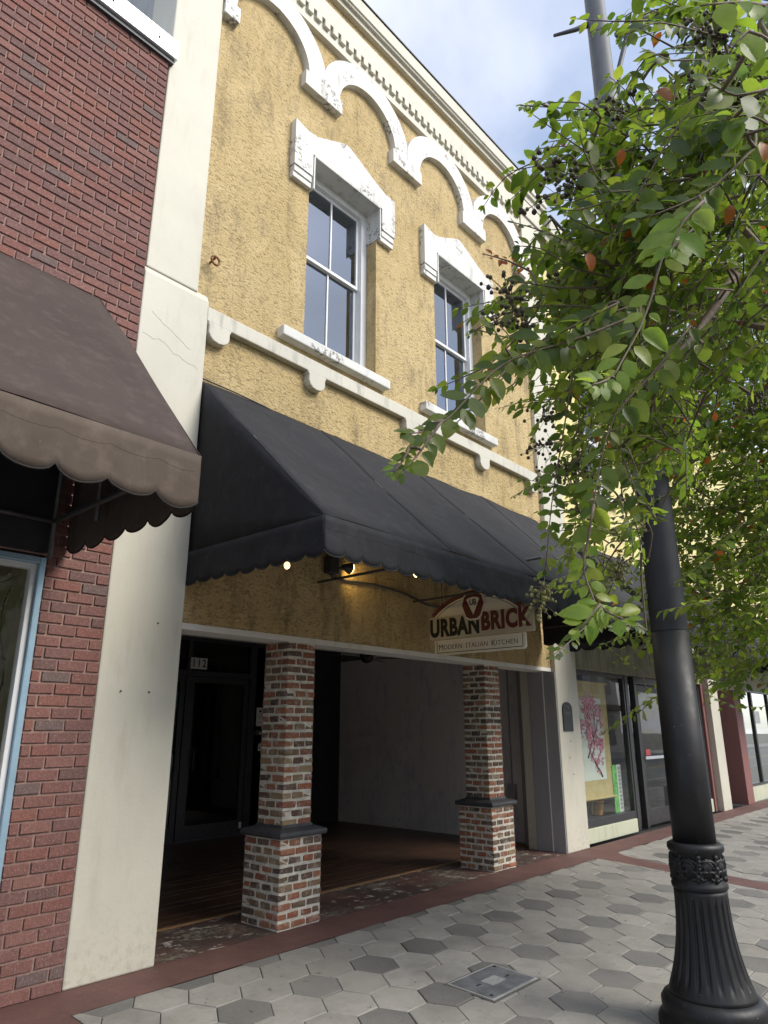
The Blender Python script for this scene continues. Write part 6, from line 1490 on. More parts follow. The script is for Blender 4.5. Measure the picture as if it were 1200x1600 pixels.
  ([(7.819,-3.605,6.111),(7.803,-3.431,6.134),(7.734,-3.207,6.181)],0.092,'B'),
  ([(5.65,-4.436,4.928),(5.422,-4.289,4.809),(5.247,-4.167,4.616)],0.090,'B'),
  ([(6.658,-3.946,5.001),(6.482,-3.752,4.89),(6.326,-3.601,4.826)],0.076,'B'),
  ([(6.444,-3.62,5.092),(6.342,-3.607,5.138),(6.193,-3.54,5.181)],0.087,'B'),
  ([(5.728,-4.467,5.387),(5.971,-4.459,5.207),(6.218,-4.494,5.109)],0.090,'B'),
  ([(7.943,-4.141,5.927),(7.949,-3.96,6.087),(7.933,-3.745,6.228)],0.077,'B'),
  ([(8.505,-4.053,5.942),(8.445,-3.899,5.976),(8.423,-3.778,5.99)],0.073,'B'),
  ([(7.677,-2.988,5.741),(7.487,-2.81,5.734),(7.362,-2.675,5.659)],0.080,'B'),
  ([(5.713,-3.77,5.242),(5.767,-3.758,5.38),(5.763,-3.66,5.473)],0.086,'B'),
  ([(6.283,-3.954,4.387),(6.371,-4.076,4.52),(6.422,-4.144,4.628)],0.070,'B'),
  ([(7.147,-4.144,4.75),(6.943,-4.022,4.548),(6.673,-3.807,4.305)],0.096,'B'),
  ([(7.212,-3.381,6.067),(7.167,-3.25,6.172),(7.122,-3.066,6.164)],0.089,'B'),
  ([(5.898,-3.42,5.4),(5.936,-3.311,5.385),(6.042,-3.21,5.222)],0.097,'B'),
  ([(7.298,-3.56,4.718),(7.266,-3.341,4.675),(7.299,-3.165,4.563)],0.087,'B'),
  ([(8.255,-4.326,6.432),(8.246,-4.184,6.424),(8.259,-4.039,6.36)],0.071,'B'),
  ([(6.338,-3.865,4.044),(6.128,-3.819,4.091),(5.95,-3.785,4.086)],0.081,'B'),
  ([(6.876,-2.878,5.224),(6.729,-2.761,5.264),(6.636,-2.666,5.217)],0.076,'B'),
  ([(5.879,-4.086,4.228),(5.758,-3.88,4.175),(5.735,-3.764,4.076)],0.081,'B'),
  ([(5.861,-3.786,3.894),(5.708,-3.626,4.002),(5.628,-3.503,4.01)],0.095,'B'),
  ([(5.522,-3.947,4.707),(5.202,-3.786,4.652),(4.949,-3.654,4.499)],0.088,'B'),
  ([(5.917,-3.422,4.025),(5.757,-3.223,3.919),(5.643,-3.074,3.811)],0.087,'B'),
  ([(7.799,-4.085,5.958),(7.64,-4.003,5.763),(7.459,-3.868,5.508)],0.083,'B'),
  ([(7.199,-4.229,4.976),(7.278,-4.237,4.77),(7.377,-4.26,4.55)],0.092,'B'),
  ([(6.817,-2.873,4.694),(6.586,-2.781,4.818),(6.447,-2.719,4.781)],0.089,'B'),
  ([(6.043,-3.721,4.828),(5.909,-3.578,4.709),(5.837,-3.511,4.602)],0.093,'B'),
  ([(5.577,-4.144,4.845),(5.434,-3.93,4.907),(5.364,-3.822,5.017)],0.086,'B'),
  ([(5.355,-3.698,4.141),(5.334,-3.567,4.184),(5.319,-3.414,4.17)],0.097,'B'),
  ([(8.008,-4.25,5.6),(7.992,-4.114,5.525),(7.978,-3.934,5.354)],0.095,'B'),
  ([(7.175,-3.462,6.261),(7.226,-3.368,6.126),(7.247,-3.22,5.949)],0.074,'B'),
  ([(6.589,-4.244,3.942),(6.369,-4.091,3.726),(6.141,-3.913,3.473)],0.082,'B'),
  ([(6.604,-3.556,4.374),(6.468,-3.564,4.461),(6.328,-3.533,4.475)],0.074,'B'),
  ([(6.394,-4.166,5.698),(6.152,-3.981,5.591),(5.901,-3.727,5.359)],0.081,'B'),
  ([(5.712,-4.185,4.138),(5.674,-4.263,4.221),(5.615,-4.284,4.228)],0.093,'B'),
  ([(5.444,-3.465,3.978),(5.547,-3.426,3.865),(5.671,-3.371,3.663)],0.096,'B'),
  ([(5.914,-3.313,4.871),(5.834,-3.271,4.906),(5.746,-3.242,4.988)],0.081,'B'),
  ([(5.985,-3.644,4.698),(5.757,-3.48,4.583),(5.615,-3.371,4.38)],0.097,'B'),
  ([(5.762,-3.792,3.864),(5.532,-3.75,3.92),(5.291,-3.644,3.865)],0.078,'B'),
  ([(5.803,-4.43,4.697),(5.586,-4.304,4.588),(5.385,-4.152,4.385)],0.096,'B'),
  ([(5.464,-3.85,4.095),(5.425,-3.683,4.152),(5.402,-3.5,4.135)],0.084,'B'),
  ([(6.159,-3.094,4.387),(6.047,-3.095,4.465),(5.965,-3.111,4.504)],0.075,'B'),
  ([(8.127,-3.854,6.553),(8.017,-3.746,6.369),(7.932,-3.666,6.182)],0.068,'B'),
  ([(5.685,-3.341,4.031),(5.652,-3.394,3.806),(5.606,-3.415,3.545)],0.093,'B'),
  ([(7.966,-3.775,6.154),(7.895,-3.585,6.066),(7.829,-3.343,5.853)],0.073,'B'),
  ([(5.122,-3.52,4.238),(4.9,-3.387,4.193),(4.688,-3.227,4.061)],0.096,'B'),
  ([(7.269,-4.27,6.209),(7.088,-4.075,6.098),(6.898,-3.869,5.988)],0.073,'B'),
  ([(6.439,-3.859,5.22),(6.228,-3.766,5.266),(6.118,-3.748,5.224)],0.072,'B'),
  ([(6.473,-3.813,4.455),(6.477,-3.712,4.428),(6.465,-3.543,4.292)],0.085,'B'),
  ([(6.598,-4.002,4.87),(6.486,-3.822,4.873),(6.332,-3.554,4.791)],0.074,'B'),
  ([(6.175,-3.729,4.442),(5.912,-3.608,4.464),(5.675,-3.51,4.473)],0.086,'B'),
  ([(7.675,-3.931,4.635),(7.423,-3.73,4.606),(7.214,-3.531,4.475)],0.097,'B'),
  ([(5.215,-3.802,4.908),(5.132,-3.73,4.935),(4.981,-3.555,4.906)],0.083,'B'),
  ([(7.64,-3.527,6.5),(7.442,-3.397,6.403),(7.25,-3.266,6.29)],0.074,'B'),
  ([(7.593,-3.763,5.219),(7.349,-3.787,5.293),(7.144,-3.824,5.301)],0.091,'B'),
  ([(7.444,-3.879,5.896),(7.438,-3.792,5.675),(7.418,-3.675,5.425)],0.095,'B'),
  ([(7.761,-3.976,5.038),(7.688,-3.874,4.933),(7.636,-3.715,4.655)],0.081,'B'),
  ([(5.978,-3.563,5.33),(6.06,-3.466,5.246),(6.168,-3.316,4.984)],0.076,'B'),
  ([(6.708,-3.815,4.663),(6.627,-3.696,4.861),(6.585,-3.558,4.923)],0.071,'B'),
  ([(7.083,-3.911,5.031),(6.915,-3.795,4.939),(6.738,-3.686,4.886)],0.094,'B'),
  ([(5.453,-3.684,3.929),(5.192,-3.493,3.823),(4.984,-3.327,3.645)],0.071,'B'),
  ([(7.293,-4.163,5.146),(7.268,-4.188,4.987),(7.275,-4.212,4.745)],0.074,'B'),
  ([(6.598,-4.358,5.743),(6.453,-4.194,5.83),(6.364,-4.079,5.884)],0.071,'B'),
  ([(5.808,-3.783,4.218),(5.792,-3.636,3.995),(5.835,-3.541,3.737)],0.075,'B'),
  ([(5.523,-3.967,5.054),(5.38,-3.848,4.942),(5.24,-3.745,4.855)],0.086,'B'),
  ([(7.003,-4.011,4.654),(6.8,-3.847,4.615),(6.585,-3.664,4.569)],0.094,'B'),
  ([(6.704,-4.2,4.309),(6.613,-4.012,4.317),(6.527,-3.751,4.155)],0.097,'B'),
  ([(6.316,-4.185,4.983),(6.297,-4.072,4.998),(6.233,-3.938,5.074)],0.072,'B'),
  ([(6.406,-4.143,4.56),(6.338,-3.989,4.375),(6.302,-3.872,4.193)],0.070,'B'),
  ([(7.096,-3.189,4.879),(6.989,-3.051,4.89),(6.891,-2.952,4.964)],0.087,'B'),
  ([(7.46,-3.011,5.315),(7.415,-2.904,5.178),(7.395,-2.834,5.063)],0.069,'B'),
  ([(6.586,-3.089,5.924),(6.655,-3.224,6.092),(6.76,-3.349,6.148)],0.086,'B'),
  ([(6.266,-3.461,4.113),(6.073,-3.353,4.029),(5.942,-3.269,3.846)],0.082,'B'),
  ([(7.837,-3.959,4.967),(7.855,-3.867,4.876),(7.788,-3.699,4.828)],0.087,'B'),
  ([(5.601,-3.547,5.259),(5.469,-3.341,5.236),(5.301,-3.074,5.168)],0.077,'B'),
  ([(7.292,-3.92,4.872),(7.148,-3.814,4.854),(7.007,-3.693,4.798)],0.096,'B'),
  ([(5.735,-3.677,4.237),(5.666,-3.654,4.31),(5.562,-3.572,4.34)],0.083,'B'),
  ([(6.218,-3.25,5.866),(6.029,-3.165,5.814),(5.838,-3.032,5.666)],0.076,'B'),
  ([(6.617,-3.199,4.685),(6.669,-3.131,4.64),(6.611,-2.901,4.52)],0.072,'B'),
  ([(5.879,-3.433,4.068),(5.794,-3.405,3.821),(5.729,-3.408,3.594)],0.094,'B'),
  ([(5.954,-4.281,4.669),(5.998,-4.128,4.58),(6.084,-3.939,4.311)],0.090,'B'),
  ([(5.532,-3.811,5.107),(5.659,-3.72,4.981),(5.836,-3.658,4.798)],0.073,'B'),
  ([(6.044,-3.743,5.116),(6.073,-3.634,4.91),(6.047,-3.498,4.781)],0.090,'B'),
  ([(5.917,-3.813,3.78),(5.805,-3.679,3.763),(5.696,-3.548,3.75)],0.094,'B'),
  ([(6.135,-3.961,5.706),(6.038,-3.83,5.53),(5.963,-3.754,5.419)],0.078,'B'),
  ([(6.066,-4.301,3.726),(5.93,-4.174,3.576),(5.855,-4.11,3.408)],0.071,'B'),
  ([(5.516,-3.98,4.272),(5.48,-3.926,4.43),(5.488,-3.906,4.555)],0.089,'B'),
  ([(7.781,-3.201,6.032),(7.65,-3.055,6.045),(7.597,-2.964,5.984)],0.073,'B'),
  ([(7.881,-3.174,4.872),(7.75,-3.097,4.845),(7.564,-2.944,4.791)],0.093,'B'),
  ([(8.843,-4.064,5.194),(8.65,-3.868,5.025),(8.508,-3.741,4.876)],0.073,'B'),
  ([(8.057,-4.228,5.191),(7.976,-4.039,5.087),(7.85,-3.769,4.917)],0.094,'B'),
  ([(7.71,-3.634,6.001),(7.719,-3.481,5.918),(7.639,-3.201,5.78)],0.076,'B'),
  ([(7.664,-2.973,4.612),(7.622,-2.832,4.521),(7.612,-2.73,4.435)],0.088,'B'),
  ([(7.099,-4.305,5.641),(7.036,-4.179,5.575),(6.957,-4.045,5.535)],0.089,'B'),
  ([(6.673,-3.776,4.622),(6.431,-3.625,4.523),(6.271,-3.531,4.344)],0.076,'B'),
  ([(7.591,-3.903,5.322),(7.568,-3.782,5.415),(7.586,-3.688,5.463)],0.088,'B'),
  ([(4.887,-3.418,4.611),(4.814,-3.209,4.689),(4.76,-2.969,4.65)],0.073,'B'),
  ([(7.248,-3.021,5.325),(7.163,-2.863,5.083),(7.089,-2.737,4.879)],0.071,'B'),
  ([(6.049,-3.567,4.923),(6.002,-3.472,4.782),(5.922,-3.326,4.614)],0.095,'B'),
  ([(5.349,-3.436,4.353),(5.342,-3.357,4.278),(5.343,-3.246,4.114)],0.075,'B'),
  ([(7.276,-3.562,6.017),(7.182,-3.496,5.747),(7.11,-3.418,5.395)],0.068,'B'),
  ([(6.619,-3.486,4.436),(6.423,-3.279,4.355),(6.247,-3.059,4.193)],0.078,'B'),
  ([(7.826,-3.49,4.799),(7.822,-3.364,4.812),(7.862,-3.223,4.686)],0.077,'B'),
  ([(5.819,-3.358,4.885),(5.807,-3.312,4.953),(5.734,-3.22,5.068)],0.088,'B'),
  ([(6.873,-3.981,4.44),(6.854,-3.826,4.453),(6.865,-3.67,4.392)],0.095,'B'),
  ([(7.157,-2.754,4.641),(7.114,-2.631,4.772),(7.026,-2.42,4.826)],0.093,'B'),
  ([(5.783,-4.177,4.886),(5.508,-3.984,4.701),(5.232,-3.778,4.489)],0.089,'B'),
  ([(6.636,-3.902,5.108),(6.439,-3.747,5.002),(6.303,-3.593,4.751)],0.070,'B'),
  ([(6.743,-2.984,4.69),(6.556,-2.741,4.602),(6.421,-2.531,4.46)],0.080,'B'),
  ([(6.913,-2.999,5.681),(6.793,-2.889,5.682),(6.644,-2.741,5.67)],0.075,'B'),
  ([(5.829,-4.012,3.844),(5.658,-3.953,3.936),(5.504,-3.88,3.957)],0.092,'B'),
  ([(6.976,-3.547,4.169),(6.907,-3.423,4.3),(6.863,-3.263,4.295)],0.083,'B'),
  ([(6.823,-4.172,4.763),(6.565,-3.997,4.581),(6.297,-3.796,4.366)],0.088,'B'),
  ([(5.798,-3.625,5.347),(5.876,-3.486,5.24),(5.853,-3.187,5.034)],0.081,'B'),
  ([(6.873,-3.407,5.219),(6.864,-3.246,5.216),(6.79,-3.003,5.195)],0.093,'B'),
  ([(6.841,-2.964,5.474),(6.732,-2.85,5.472),(6.576,-2.679,5.46)],0.084,'B'),
  ([(6.5,-4.359,4.397),(6.473,-4.197,4.502),(6.395,-3.911,4.462)],0.083,'B'),
  ([(6.026,-3.342,5.051),(6.005,-3.168,4.924),(6.018,-3.012,4.757)],0.071,'B'),
  ([(7.002,-4.494,6.023),(6.908,-4.376,6.065),(6.807,-4.224,6.056)],0.094,'B'),
  ([(6.911,-3.767,4.11),(6.699,-3.556,4.123),(6.532,-3.347,4.029)],0.085,'B'),
  ([(6.97,-3.709,4.426),(6.875,-3.646,4.452),(6.693,-3.477,4.46)],0.070,'B'),
  ([(6.127,-4.154,5.188),(6.132,-3.947,5.139),(6.102,-3.672,5.031)],0.093,'B'),
  ([(7.495,-3.441,6.621),(7.352,-3.276,6.659),(7.194,-3.084,6.674)],0.081,'B'),
  ([(5.516,-3.994,4.285),(5.413,-3.882,4.37),(5.302,-3.738,4.403)],0.071,'B'),
  ([(5.886,-4.222,4.549),(5.885,-4.13,4.366),(5.862,-4.007,4.17)],0.095,'B'),
  ([(7.427,-3.647,4.705),(7.416,-3.484,4.623),(7.522,-3.386,4.393)],0.072,'B'),
  ([(5.346,-3.398,4.622),(5.243,-3.295,4.458),(5.09,-3.141,4.305)],0.096,'B'),
  ([(5.436,-3.818,4.951),(5.596,-3.747,4.813),(5.702,-3.579,4.6)],0.080,'B'),
  ([(7.347,-3.303,6.314),(7.3,-3.103,6.22),(7.201,-2.852,6.138)],0.093,'B'),
  ([(5.324,-3.77,4.387),(5.271,-3.614,4.262),(5.271,-3.467,4.029)],0.091,'B'),
  ([(5.641,-3.742,4.876),(5.716,-3.572,4.741),(5.733,-3.359,4.652)],0.085,'B'),
  ([(7.517,-4.281,6.06),(7.634,-4.136,5.985),(7.699,-3.877,5.796)],0.091,'B'),
  ([(6.677,-4.374,5.126),(6.567,-4.221,5.027),(6.476,-4.093,4.939)],0.084,'B'),
  ([(6.788,-3.633,5.049),(6.769,-3.482,5.043),(6.759,-3.343,5.037)],0.091,'B'),
  ([(6.415,-3.918,5.725),(6.537,-3.868,5.592),(6.629,-3.779,5.451)],0.085,'B'),
  ([(5.21,-3.437,4.082),(5.181,-3.322,4.016),(5.182,-3.19,3.839)],0.082,'B'),
  ([(6.328,-4.04,4.537),(6.268,-4.04,4.414),(6.179,-3.964,4.198)],0.079,'B'),
  ([(7.96,-3.71,5.852),(7.788,-3.536,5.641),(7.584,-3.349,5.482)],0.086,'B'),
  ([(6.881,-3.228,5.251),(6.68,-3.12,5.126),(6.452,-2.988,5.014)],0.085,'B'),
  ([(5.79,-3.332,4.094),(5.729,-3.271,4.221),(5.586,-3.099,4.312)],0.086,'B'),
  ([(6.175,-4.314,4.303),(6.004,-4.178,4.062),(5.858,-4.078,3.84)],0.071,'B'),
  ([(7.674,-3.47,4.521),(7.539,-3.269,4.53),(7.457,-3.126,4.537)],0.088,'B'),
  ([(6.691,-4.264,4.257),(6.606,-4.129,4.244),(6.533,-3.998,4.211)],0.095,'B'),
  ([(7.276,-2.907,6.269),(7.198,-2.758,6.128),(7.088,-2.583,6.011)],0.073,'B'),
  ([(5.515,-3.231,5.108),(5.517,-3.16,5.283),(5.499,-3.028,5.373)],0.083,'B'),
  ([(6.395,-4.209,4.954),(6.287,-4.077,5.183),(6.278,-3.98,5.242)],0.070,'B'),
  ([(5.573,-4.005,5.308),(5.437,-3.854,5.369),(5.305,-3.668,5.348)],0.089,'B'),
  ([(6.439,-3.209,4.493),(6.47,-3.027,4.472),(6.512,-2.804,4.334)],0.082,'B'),
  ([(5.748,-3.372,4.993),(5.57,-3.223,4.879),(5.349,-3.004,4.718)],0.069,'B'),
  ([(7.727,-3.571,5.967),(7.479,-3.386,5.834),(7.31,-3.259,5.635)],0.096,'B'),
  ([(5.487,-3.969,4.589),(5.365,-3.895,4.589),(5.227,-3.821,4.627)],0.083,'B'),
  ([(5.579,-4.044,5.303),(5.292,-3.892,5.234),(5.063,-3.768,5.087)],0.087,'B'),
  ([(8.094,-3.77,5.014),(7.982,-3.575,5.068),(7.881,-3.361,5.054)],0.078,'B'),
  ([(7.63,-3.639,4.555),(7.607,-3.497,4.526),(7.605,-3.325,4.38)],0.092,'B'),
  ([(7.801,-3.519,4.685),(7.721,-3.304,4.679),(7.685,-3.112,4.613)],0.072,'B'),
  ([(6.68,-4.497,5.576),(6.49,-4.266,5.5),(6.312,-4.027,5.375)],0.074,'B'),
  ([(5.894,-4.326,4.399),(5.788,-4.193,4.354),(5.718,-4.07,4.244)],0.095,'B'),
  ([(7.238,-4.058,4.403),(6.997,-3.875,4.185),(6.805,-3.73,3.926)],0.082,'B'),
  ([(7.072,-4.261,6.191),(7.11,-4.314,6.01),(7.111,-4.297,5.767)],0.077,'B'),
  ([(7.616,-3.243,4.913),(7.481,-3.263,4.972),(7.289,-3.192,4.976)],0.083,'B'),
  ([(5.757,-4.535,4.874),(5.731,-4.326,4.812),(5.698,-4.09,4.711)],0.081,'B'),
  ([(5.788,-3.947,4.815),(5.646,-3.726,4.789),(5.499,-3.498,4.762)],0.083,'B'),
  ([(6.878,-3.794,6.068),(6.739,-3.688,5.986),(6.57,-3.541,5.886)],0.075,'B'),
  ([(7.45,-3.296,4.426),(7.395,-3.132,4.269),(7.286,-2.891,4.076)],0.069,'B'),
  ([(6.505,-4.254,4.37),(6.319,-4.1,4.297),(6.152,-3.919,4.118)],0.091,'B'),
  ([(6.508,-4.037,5.737),(6.423,-3.994,5.521),(6.322,-3.921,5.278)],0.076,'B'),
  ([(5.761,-3.791,4.249),(5.6,-3.665,4.215),(5.435,-3.478,4.062)],0.092,'B'),
  ([(5.582,-3.893,5.167),(5.569,-3.702,5.138),(5.541,-3.484,5.089)],0.080,'B'),
  ([(9.062,-3.836,3.881),(8.942,-3.653,3.93),(8.822,-3.403,3.834)],0.080,'B'),
  ([(6.904,-3.038,4.288),(6.717,-2.861,4.154),(6.491,-2.637,4.01)],0.083,'B'),
  ([(7.285,-2.834,2.929),(7.017,-2.686,2.728),(6.783,-2.565,2.503)],0.076,'B'),
  ([(7.025,-3.915,2.902),(7.066,-3.877,2.671),(7.137,-3.881,2.457)],0.095,'B'),
  ([(7.568,-2.589,4.152),(7.492,-2.665,4.275),(7.437,-2.748,4.363)],0.094,'B'),
  ([(7.877,-2.773,2.419),(7.703,-2.603,2.311),(7.645,-2.535,2.136)],0.074,'B'),
  ([(6.014,-3.061,3.554),(6.015,-2.896,3.509),(6.062,-2.746,3.386)],0.084,'B'),
  ([(5.776,-3.42,2.993),(5.945,-3.383,2.868),(6.128,-3.317,2.643)],0.074,'B'),
  ([(8.082,-3.508,2.801),(8.186,-3.514,2.6),(8.219,-3.399,2.311)],0.094,'B'),
  ([(7.665,-3.178,4.63),(7.375,-2.945,4.489),(7.211,-2.813,4.256)],0.072,'B'),
  ([(6.876,-3.393,3.284),(6.834,-3.288,3.436),(6.879,-3.213,3.44)],0.094,'B'),
  ([(5.398,-3.511,3.527),(5.133,-3.331,3.305),(4.87,-3.177,3.136)],0.078,'B'),
  ([(7.284,-2.662,4.184),(7.17,-2.531,4.228),(7.125,-2.467,4.246)],0.078,'B'),
  ([(8.404,-3.628,2.766),(8.257,-3.367,2.743),(8.195,-3.166,2.647)],0.091,'B'),
  ([(7.152,-3.797,3.78),(7.052,-3.63,3.657),(7.021,-3.461,3.358)],0.077,'B'),
  ([(8.288,-3.714,2.548),(8.137,-3.489,2.523),(8.103,-3.358,2.416)],0.074,'B'),
  ([(8.732,-3.066,3.212),(8.545,-2.853,3.181),(8.421,-2.63,2.972)],0.096,'B'),
  ([(8.658,-3.65,4.182),(8.528,-3.503,4.075),(8.362,-3.319,3.976)],0.090,'B'),
  ([(8.41,-3.815,4.503),(8.341,-3.701,4.34),(8.209,-3.545,4.237)],0.068,'B'),
  ([(6.311,-3.826,2.446),(6.226,-3.735,2.391),(6.061,-3.592,2.419)],0.079,'B'),
  ([(6.094,-3.725,2.233),(6.12,-3.683,2.065),(6.158,-3.646,1.876)],0.093,'B'),
  ([(8.731,-2.924,3.011),(8.857,-2.872,2.827),(8.843,-2.633,2.583)],0.082,'B'),
  ([(6.903,-3.791,3.728),(6.964,-3.683,3.621),(7.076,-3.617,3.482)],0.074,'B'),
  ([(8.078,-3.87,4.22),(8,-3.78,4.151),(7.911,-3.638,3.995)],0.077,'B'),
  ([(6.557,-4.048,3.289),(6.434,-3.884,3.371),(6.334,-3.656,3.259)],0.081,'B'),
  ([(8.134,-3.282,2.496),(8.093,-3.111,2.275),(8.081,-3.003,2.122)],0.097,'B'),
  ([(7.234,-2.64,3.742),(7.161,-2.533,3.793),(7.006,-2.291,3.753)],0.097,'B'),
  ([(6.91,-3.784,2.348),(7.059,-3.824,2.214),(7.099,-3.746,2.091)],0.079,'B'),
  ([(7.337,-3.424,2.976),(7.334,-3.327,3.075),(7.371,-3.257,3.132)],0.085,'B'),
  ([(7.55,-3.004,4.182),(7.458,-2.871,4.085),(7.316,-2.717,4.062)],0.069,'B'),
  ([(6.059,-3.595,3.363),(5.952,-3.493,3.324),(5.823,-3.355,3.258)],0.078,'B'),
  ([(7.107,-3.863,3.506),(6.931,-3.816,3.61),(6.804,-3.791,3.644)],0.090,'B'),
  ([(5.546,-3.372,2.75),(5.333,-3.358,2.854),(5.145,-3.325,2.857)],0.074,'B'),
  ([(6.551,-3.794,2.399),(6.679,-3.582,2.226),(6.904,-3.426,1.938)],0.085,'B'),
  ([(7.366,-3.99,3.252),(7.408,-3.833,3.201),(7.437,-3.63,3.084)],0.085,'B'),
  ([(6.865,-2.939,3.932),(6.69,-2.799,3.935),(6.51,-2.614,3.852)],0.090,'B'),
  ([(7.273,-3.795,2.628),(7.113,-3.675,2.53),(6.926,-3.505,2.389)],0.094,'B'),
  ([(6.55,-3.477,3.763),(6.529,-3.341,3.683),(6.472,-3.143,3.561)],0.069,'B'),
  ([(7.83,-3.103,4.057),(7.564,-2.888,3.885),(7.307,-2.706,3.765)],0.077,'B'),
  ([(7.537,-3.87,4.101),(7.384,-3.76,3.906),(7.147,-3.588,3.78)],0.080,'B'),
  ([(6.617,-4.055,4.015),(6.31,-3.889,3.97),(5.998,-3.714,3.916)],0.079,'B'),
  ([(7.112,-3.84,3.162),(6.903,-3.676,3.043),(6.74,-3.565,2.923)],0.080,'B'),
  ([(6.444,-3.776,3.445),(6.364,-3.642,3.526),(6.247,-3.461,3.593)],0.088,'B'),
  ([(6.952,-2.942,3.205),(7.024,-3.043,3.281),(7.054,-3.104,3.372)],0.091,'B'),
  ([(7.195,-3.222,3.393),(7.392,-3.296,3.308),(7.659,-3.387,3.088)],0.093,'B'),
  ([(7.236,-3.33,2.548),(7.197,-3.387,2.665),(7.195,-3.451,2.711)],0.088,'B'),
  ([(7.237,-4.113,4.042),(7.153,-4.087,4.094),(7.088,-4.116,4.218)],0.071,'B'),
  ([(8.483,-3.085,2.397),(8.458,-2.931,2.376),(8.434,-2.822,2.45)],0.084,'B'),
  ([(5.777,-3.56,3.183),(5.772,-3.458,3.085),(5.806,-3.373,2.929)],0.081,'B'),
  ([(6.941,-3.869,3.182),(6.771,-3.722,2.963),(6.544,-3.517,2.757)],0.075,'B'),
  ([(5.991,-4.048,3.677),(5.957,-3.793,3.646),(5.948,-3.554,3.588)],0.074,'B'),
  ([(7.741,-4.061,3.985),(7.655,-3.993,4.024),(7.577,-3.94,4.074)],0.094,'B'),
  ([(5.614,-3.079,2.634),(5.4,-3.009,2.628),(5.164,-2.903,2.598)],0.086,'B'),
  ([(8.932,-3.775,3.09),(8.881,-3.611,2.996),(8.786,-3.403,2.914)],0.077,'B'),
  ([(8.703,-3.567,4.543),(8.643,-3.501,4.293),(8.59,-3.445,4.046)],0.071,'B'),
  ([(8.163,-3.056,3.643),(7.88,-2.822,3.637),(7.719,-2.705,3.587)],0.096,'B'),
  ([(8.117,-4.062,4.31),(8.012,-3.968,4.183),(7.839,-3.792,4.043)],0.087,'B'),
  ([(7.571,-3.712,4.219),(7.61,-3.507,4.065),(7.652,-3.364,4.039)],0.074,'B'),
  ([(6.51,-2.919,3.824),(6.426,-2.778,3.88),(6.336,-2.61,3.889)],0.082,'B'),
  ([(6.973,-2.864,3.457),(6.972,-2.741,3.226),(7.101,-2.736,2.934)],0.086,'B'),
  ([(6.118,-3.815,2.408),(5.931,-3.693,2.395),(5.728,-3.51,2.287)],0.084,'B'),
  ([(6.864,-2.85,3.924),(6.881,-2.922,3.733),(6.84,-2.952,3.597)],0.076,'B'),
  ([(5.951,-3.739,2.896),(5.74,-3.588,2.821),(5.522,-3.394,2.673)],0.075,'B'),
  ([(8.466,-4.04,4.523),(8.53,-3.965,4.367),(8.559,-3.859,4.228)],0.069,'B'),
  ([(7.805,-3.201,3.099),(7.676,-3.052,3.024),(7.606,-2.952,2.911)],0.082,'B'),
  ([(6.254,-2.92,2.349),(6.193,-2.844,2.439),(6.147,-2.787,2.533)],0.077,'B'),
  ([(8.169,-3.605,2.583),(8.019,-3.413,2.511),(7.827,-3.143,2.373)],0.090,'B'),
  ([(7.734,-3.074,3.705),(7.646,-2.919,3.697),(7.504,-2.703,3.688)],0.079,'B'),
  ([(8.456,-3.084,3.225),(8.492,-3.267,3.297),(8.475,-3.329,3.239)],0.071,'B'),
  ([(7.618,-3.94,3.633),(7.574,-3.846,3.47),(7.523,-3.768,3.362)],0.097,'B'),
  ([(7.402,-3.664,2.997),(7.166,-3.511,3),(6.889,-3.293,2.963)],0.087,'B'),
  ([(7.603,-3.087,4.031),(7.465,-3.091,4.066),(7.319,-3.09,4.11)],0.091,'B'),
  ([(6.469,-2.961,2.373),(6.162,-2.796,2.337),(5.921,-2.692,2.272)],0.076,'B'),
  ([(7.58,-2.716,2.765),(7.562,-2.624,2.741),(7.448,-2.437,2.749)],0.094,'B'),
  ([(6.293,-3.66,2.262),(6.298,-3.413,2.105),(6.356,-3.239,1.978)],0.089,'B'),
  ([(7.033,-3.745,3.544),(7.006,-3.56,3.455),(7.046,-3.45,3.365)],0.069,'B'),
  ([(7.624,-3.966,4.093),(7.599,-3.875,3.978),(7.582,-3.783,3.843)],0.084,'B'),
  ([(7.656,-2.568,4.377),(7.47,-2.493,4.162),(7.279,-2.36,3.833)],0.085,'B'),
  ([(6.927,-3.237,2.818),(6.804,-3.132,2.771),(6.7,-2.976,2.567)],0.089,'B'),
  ([(8.599,-3.818,3.804),(8.368,-3.664,3.573),(8.164,-3.549,3.359)],0.082,'B'),
  ([(8.495,-2.687,2.456),(8.221,-2.561,2.502),(8.024,-2.477,2.449)],0.092,'B'),
  ([(7.805,-3.087,4.45),(7.638,-3.021,4.4),(7.471,-2.897,4.227)],0.073,'B'),
  ([(8.005,-2.793,4.103),(8.012,-2.646,4.209),(8.012,-2.516,4.37)],0.073,'B'),
  ([(6.102,-3.974,2.954),(5.992,-3.854,2.827),(5.834,-3.693,2.731)],0.097,'B'),
  ([(6.386,-3.218,2.537),(6.329,-2.958,2.447),(6.285,-2.687,2.301)],0.091,'B'),
  ([(6.656,-3.679,2.202),(6.557,-3.578,2.274),(6.494,-3.452,2.202)],0.079,'B'),
  ([(6.892,-2.764,3.67),(6.904,-2.649,3.658),(6.976,-2.494,3.412)],0.086,'B'),
  ([(6.929,-3.205,2.523),(6.871,-3.119,2.378),(6.781,-2.985,2.21)],0.089,'B'),
  ([(7.99,-2.856,2.667),(7.974,-2.822,2.526),(8.045,-2.853,2.314)],0.098,'B'),
  ([(7.843,-2.667,4.579),(7.707,-2.554,4.459),(7.47,-2.351,4.395)],0.089,'B'),
  ([(6.809,-2.948,3.738),(6.59,-2.842,3.695),(6.377,-2.737,3.642)],0.075,'B'),
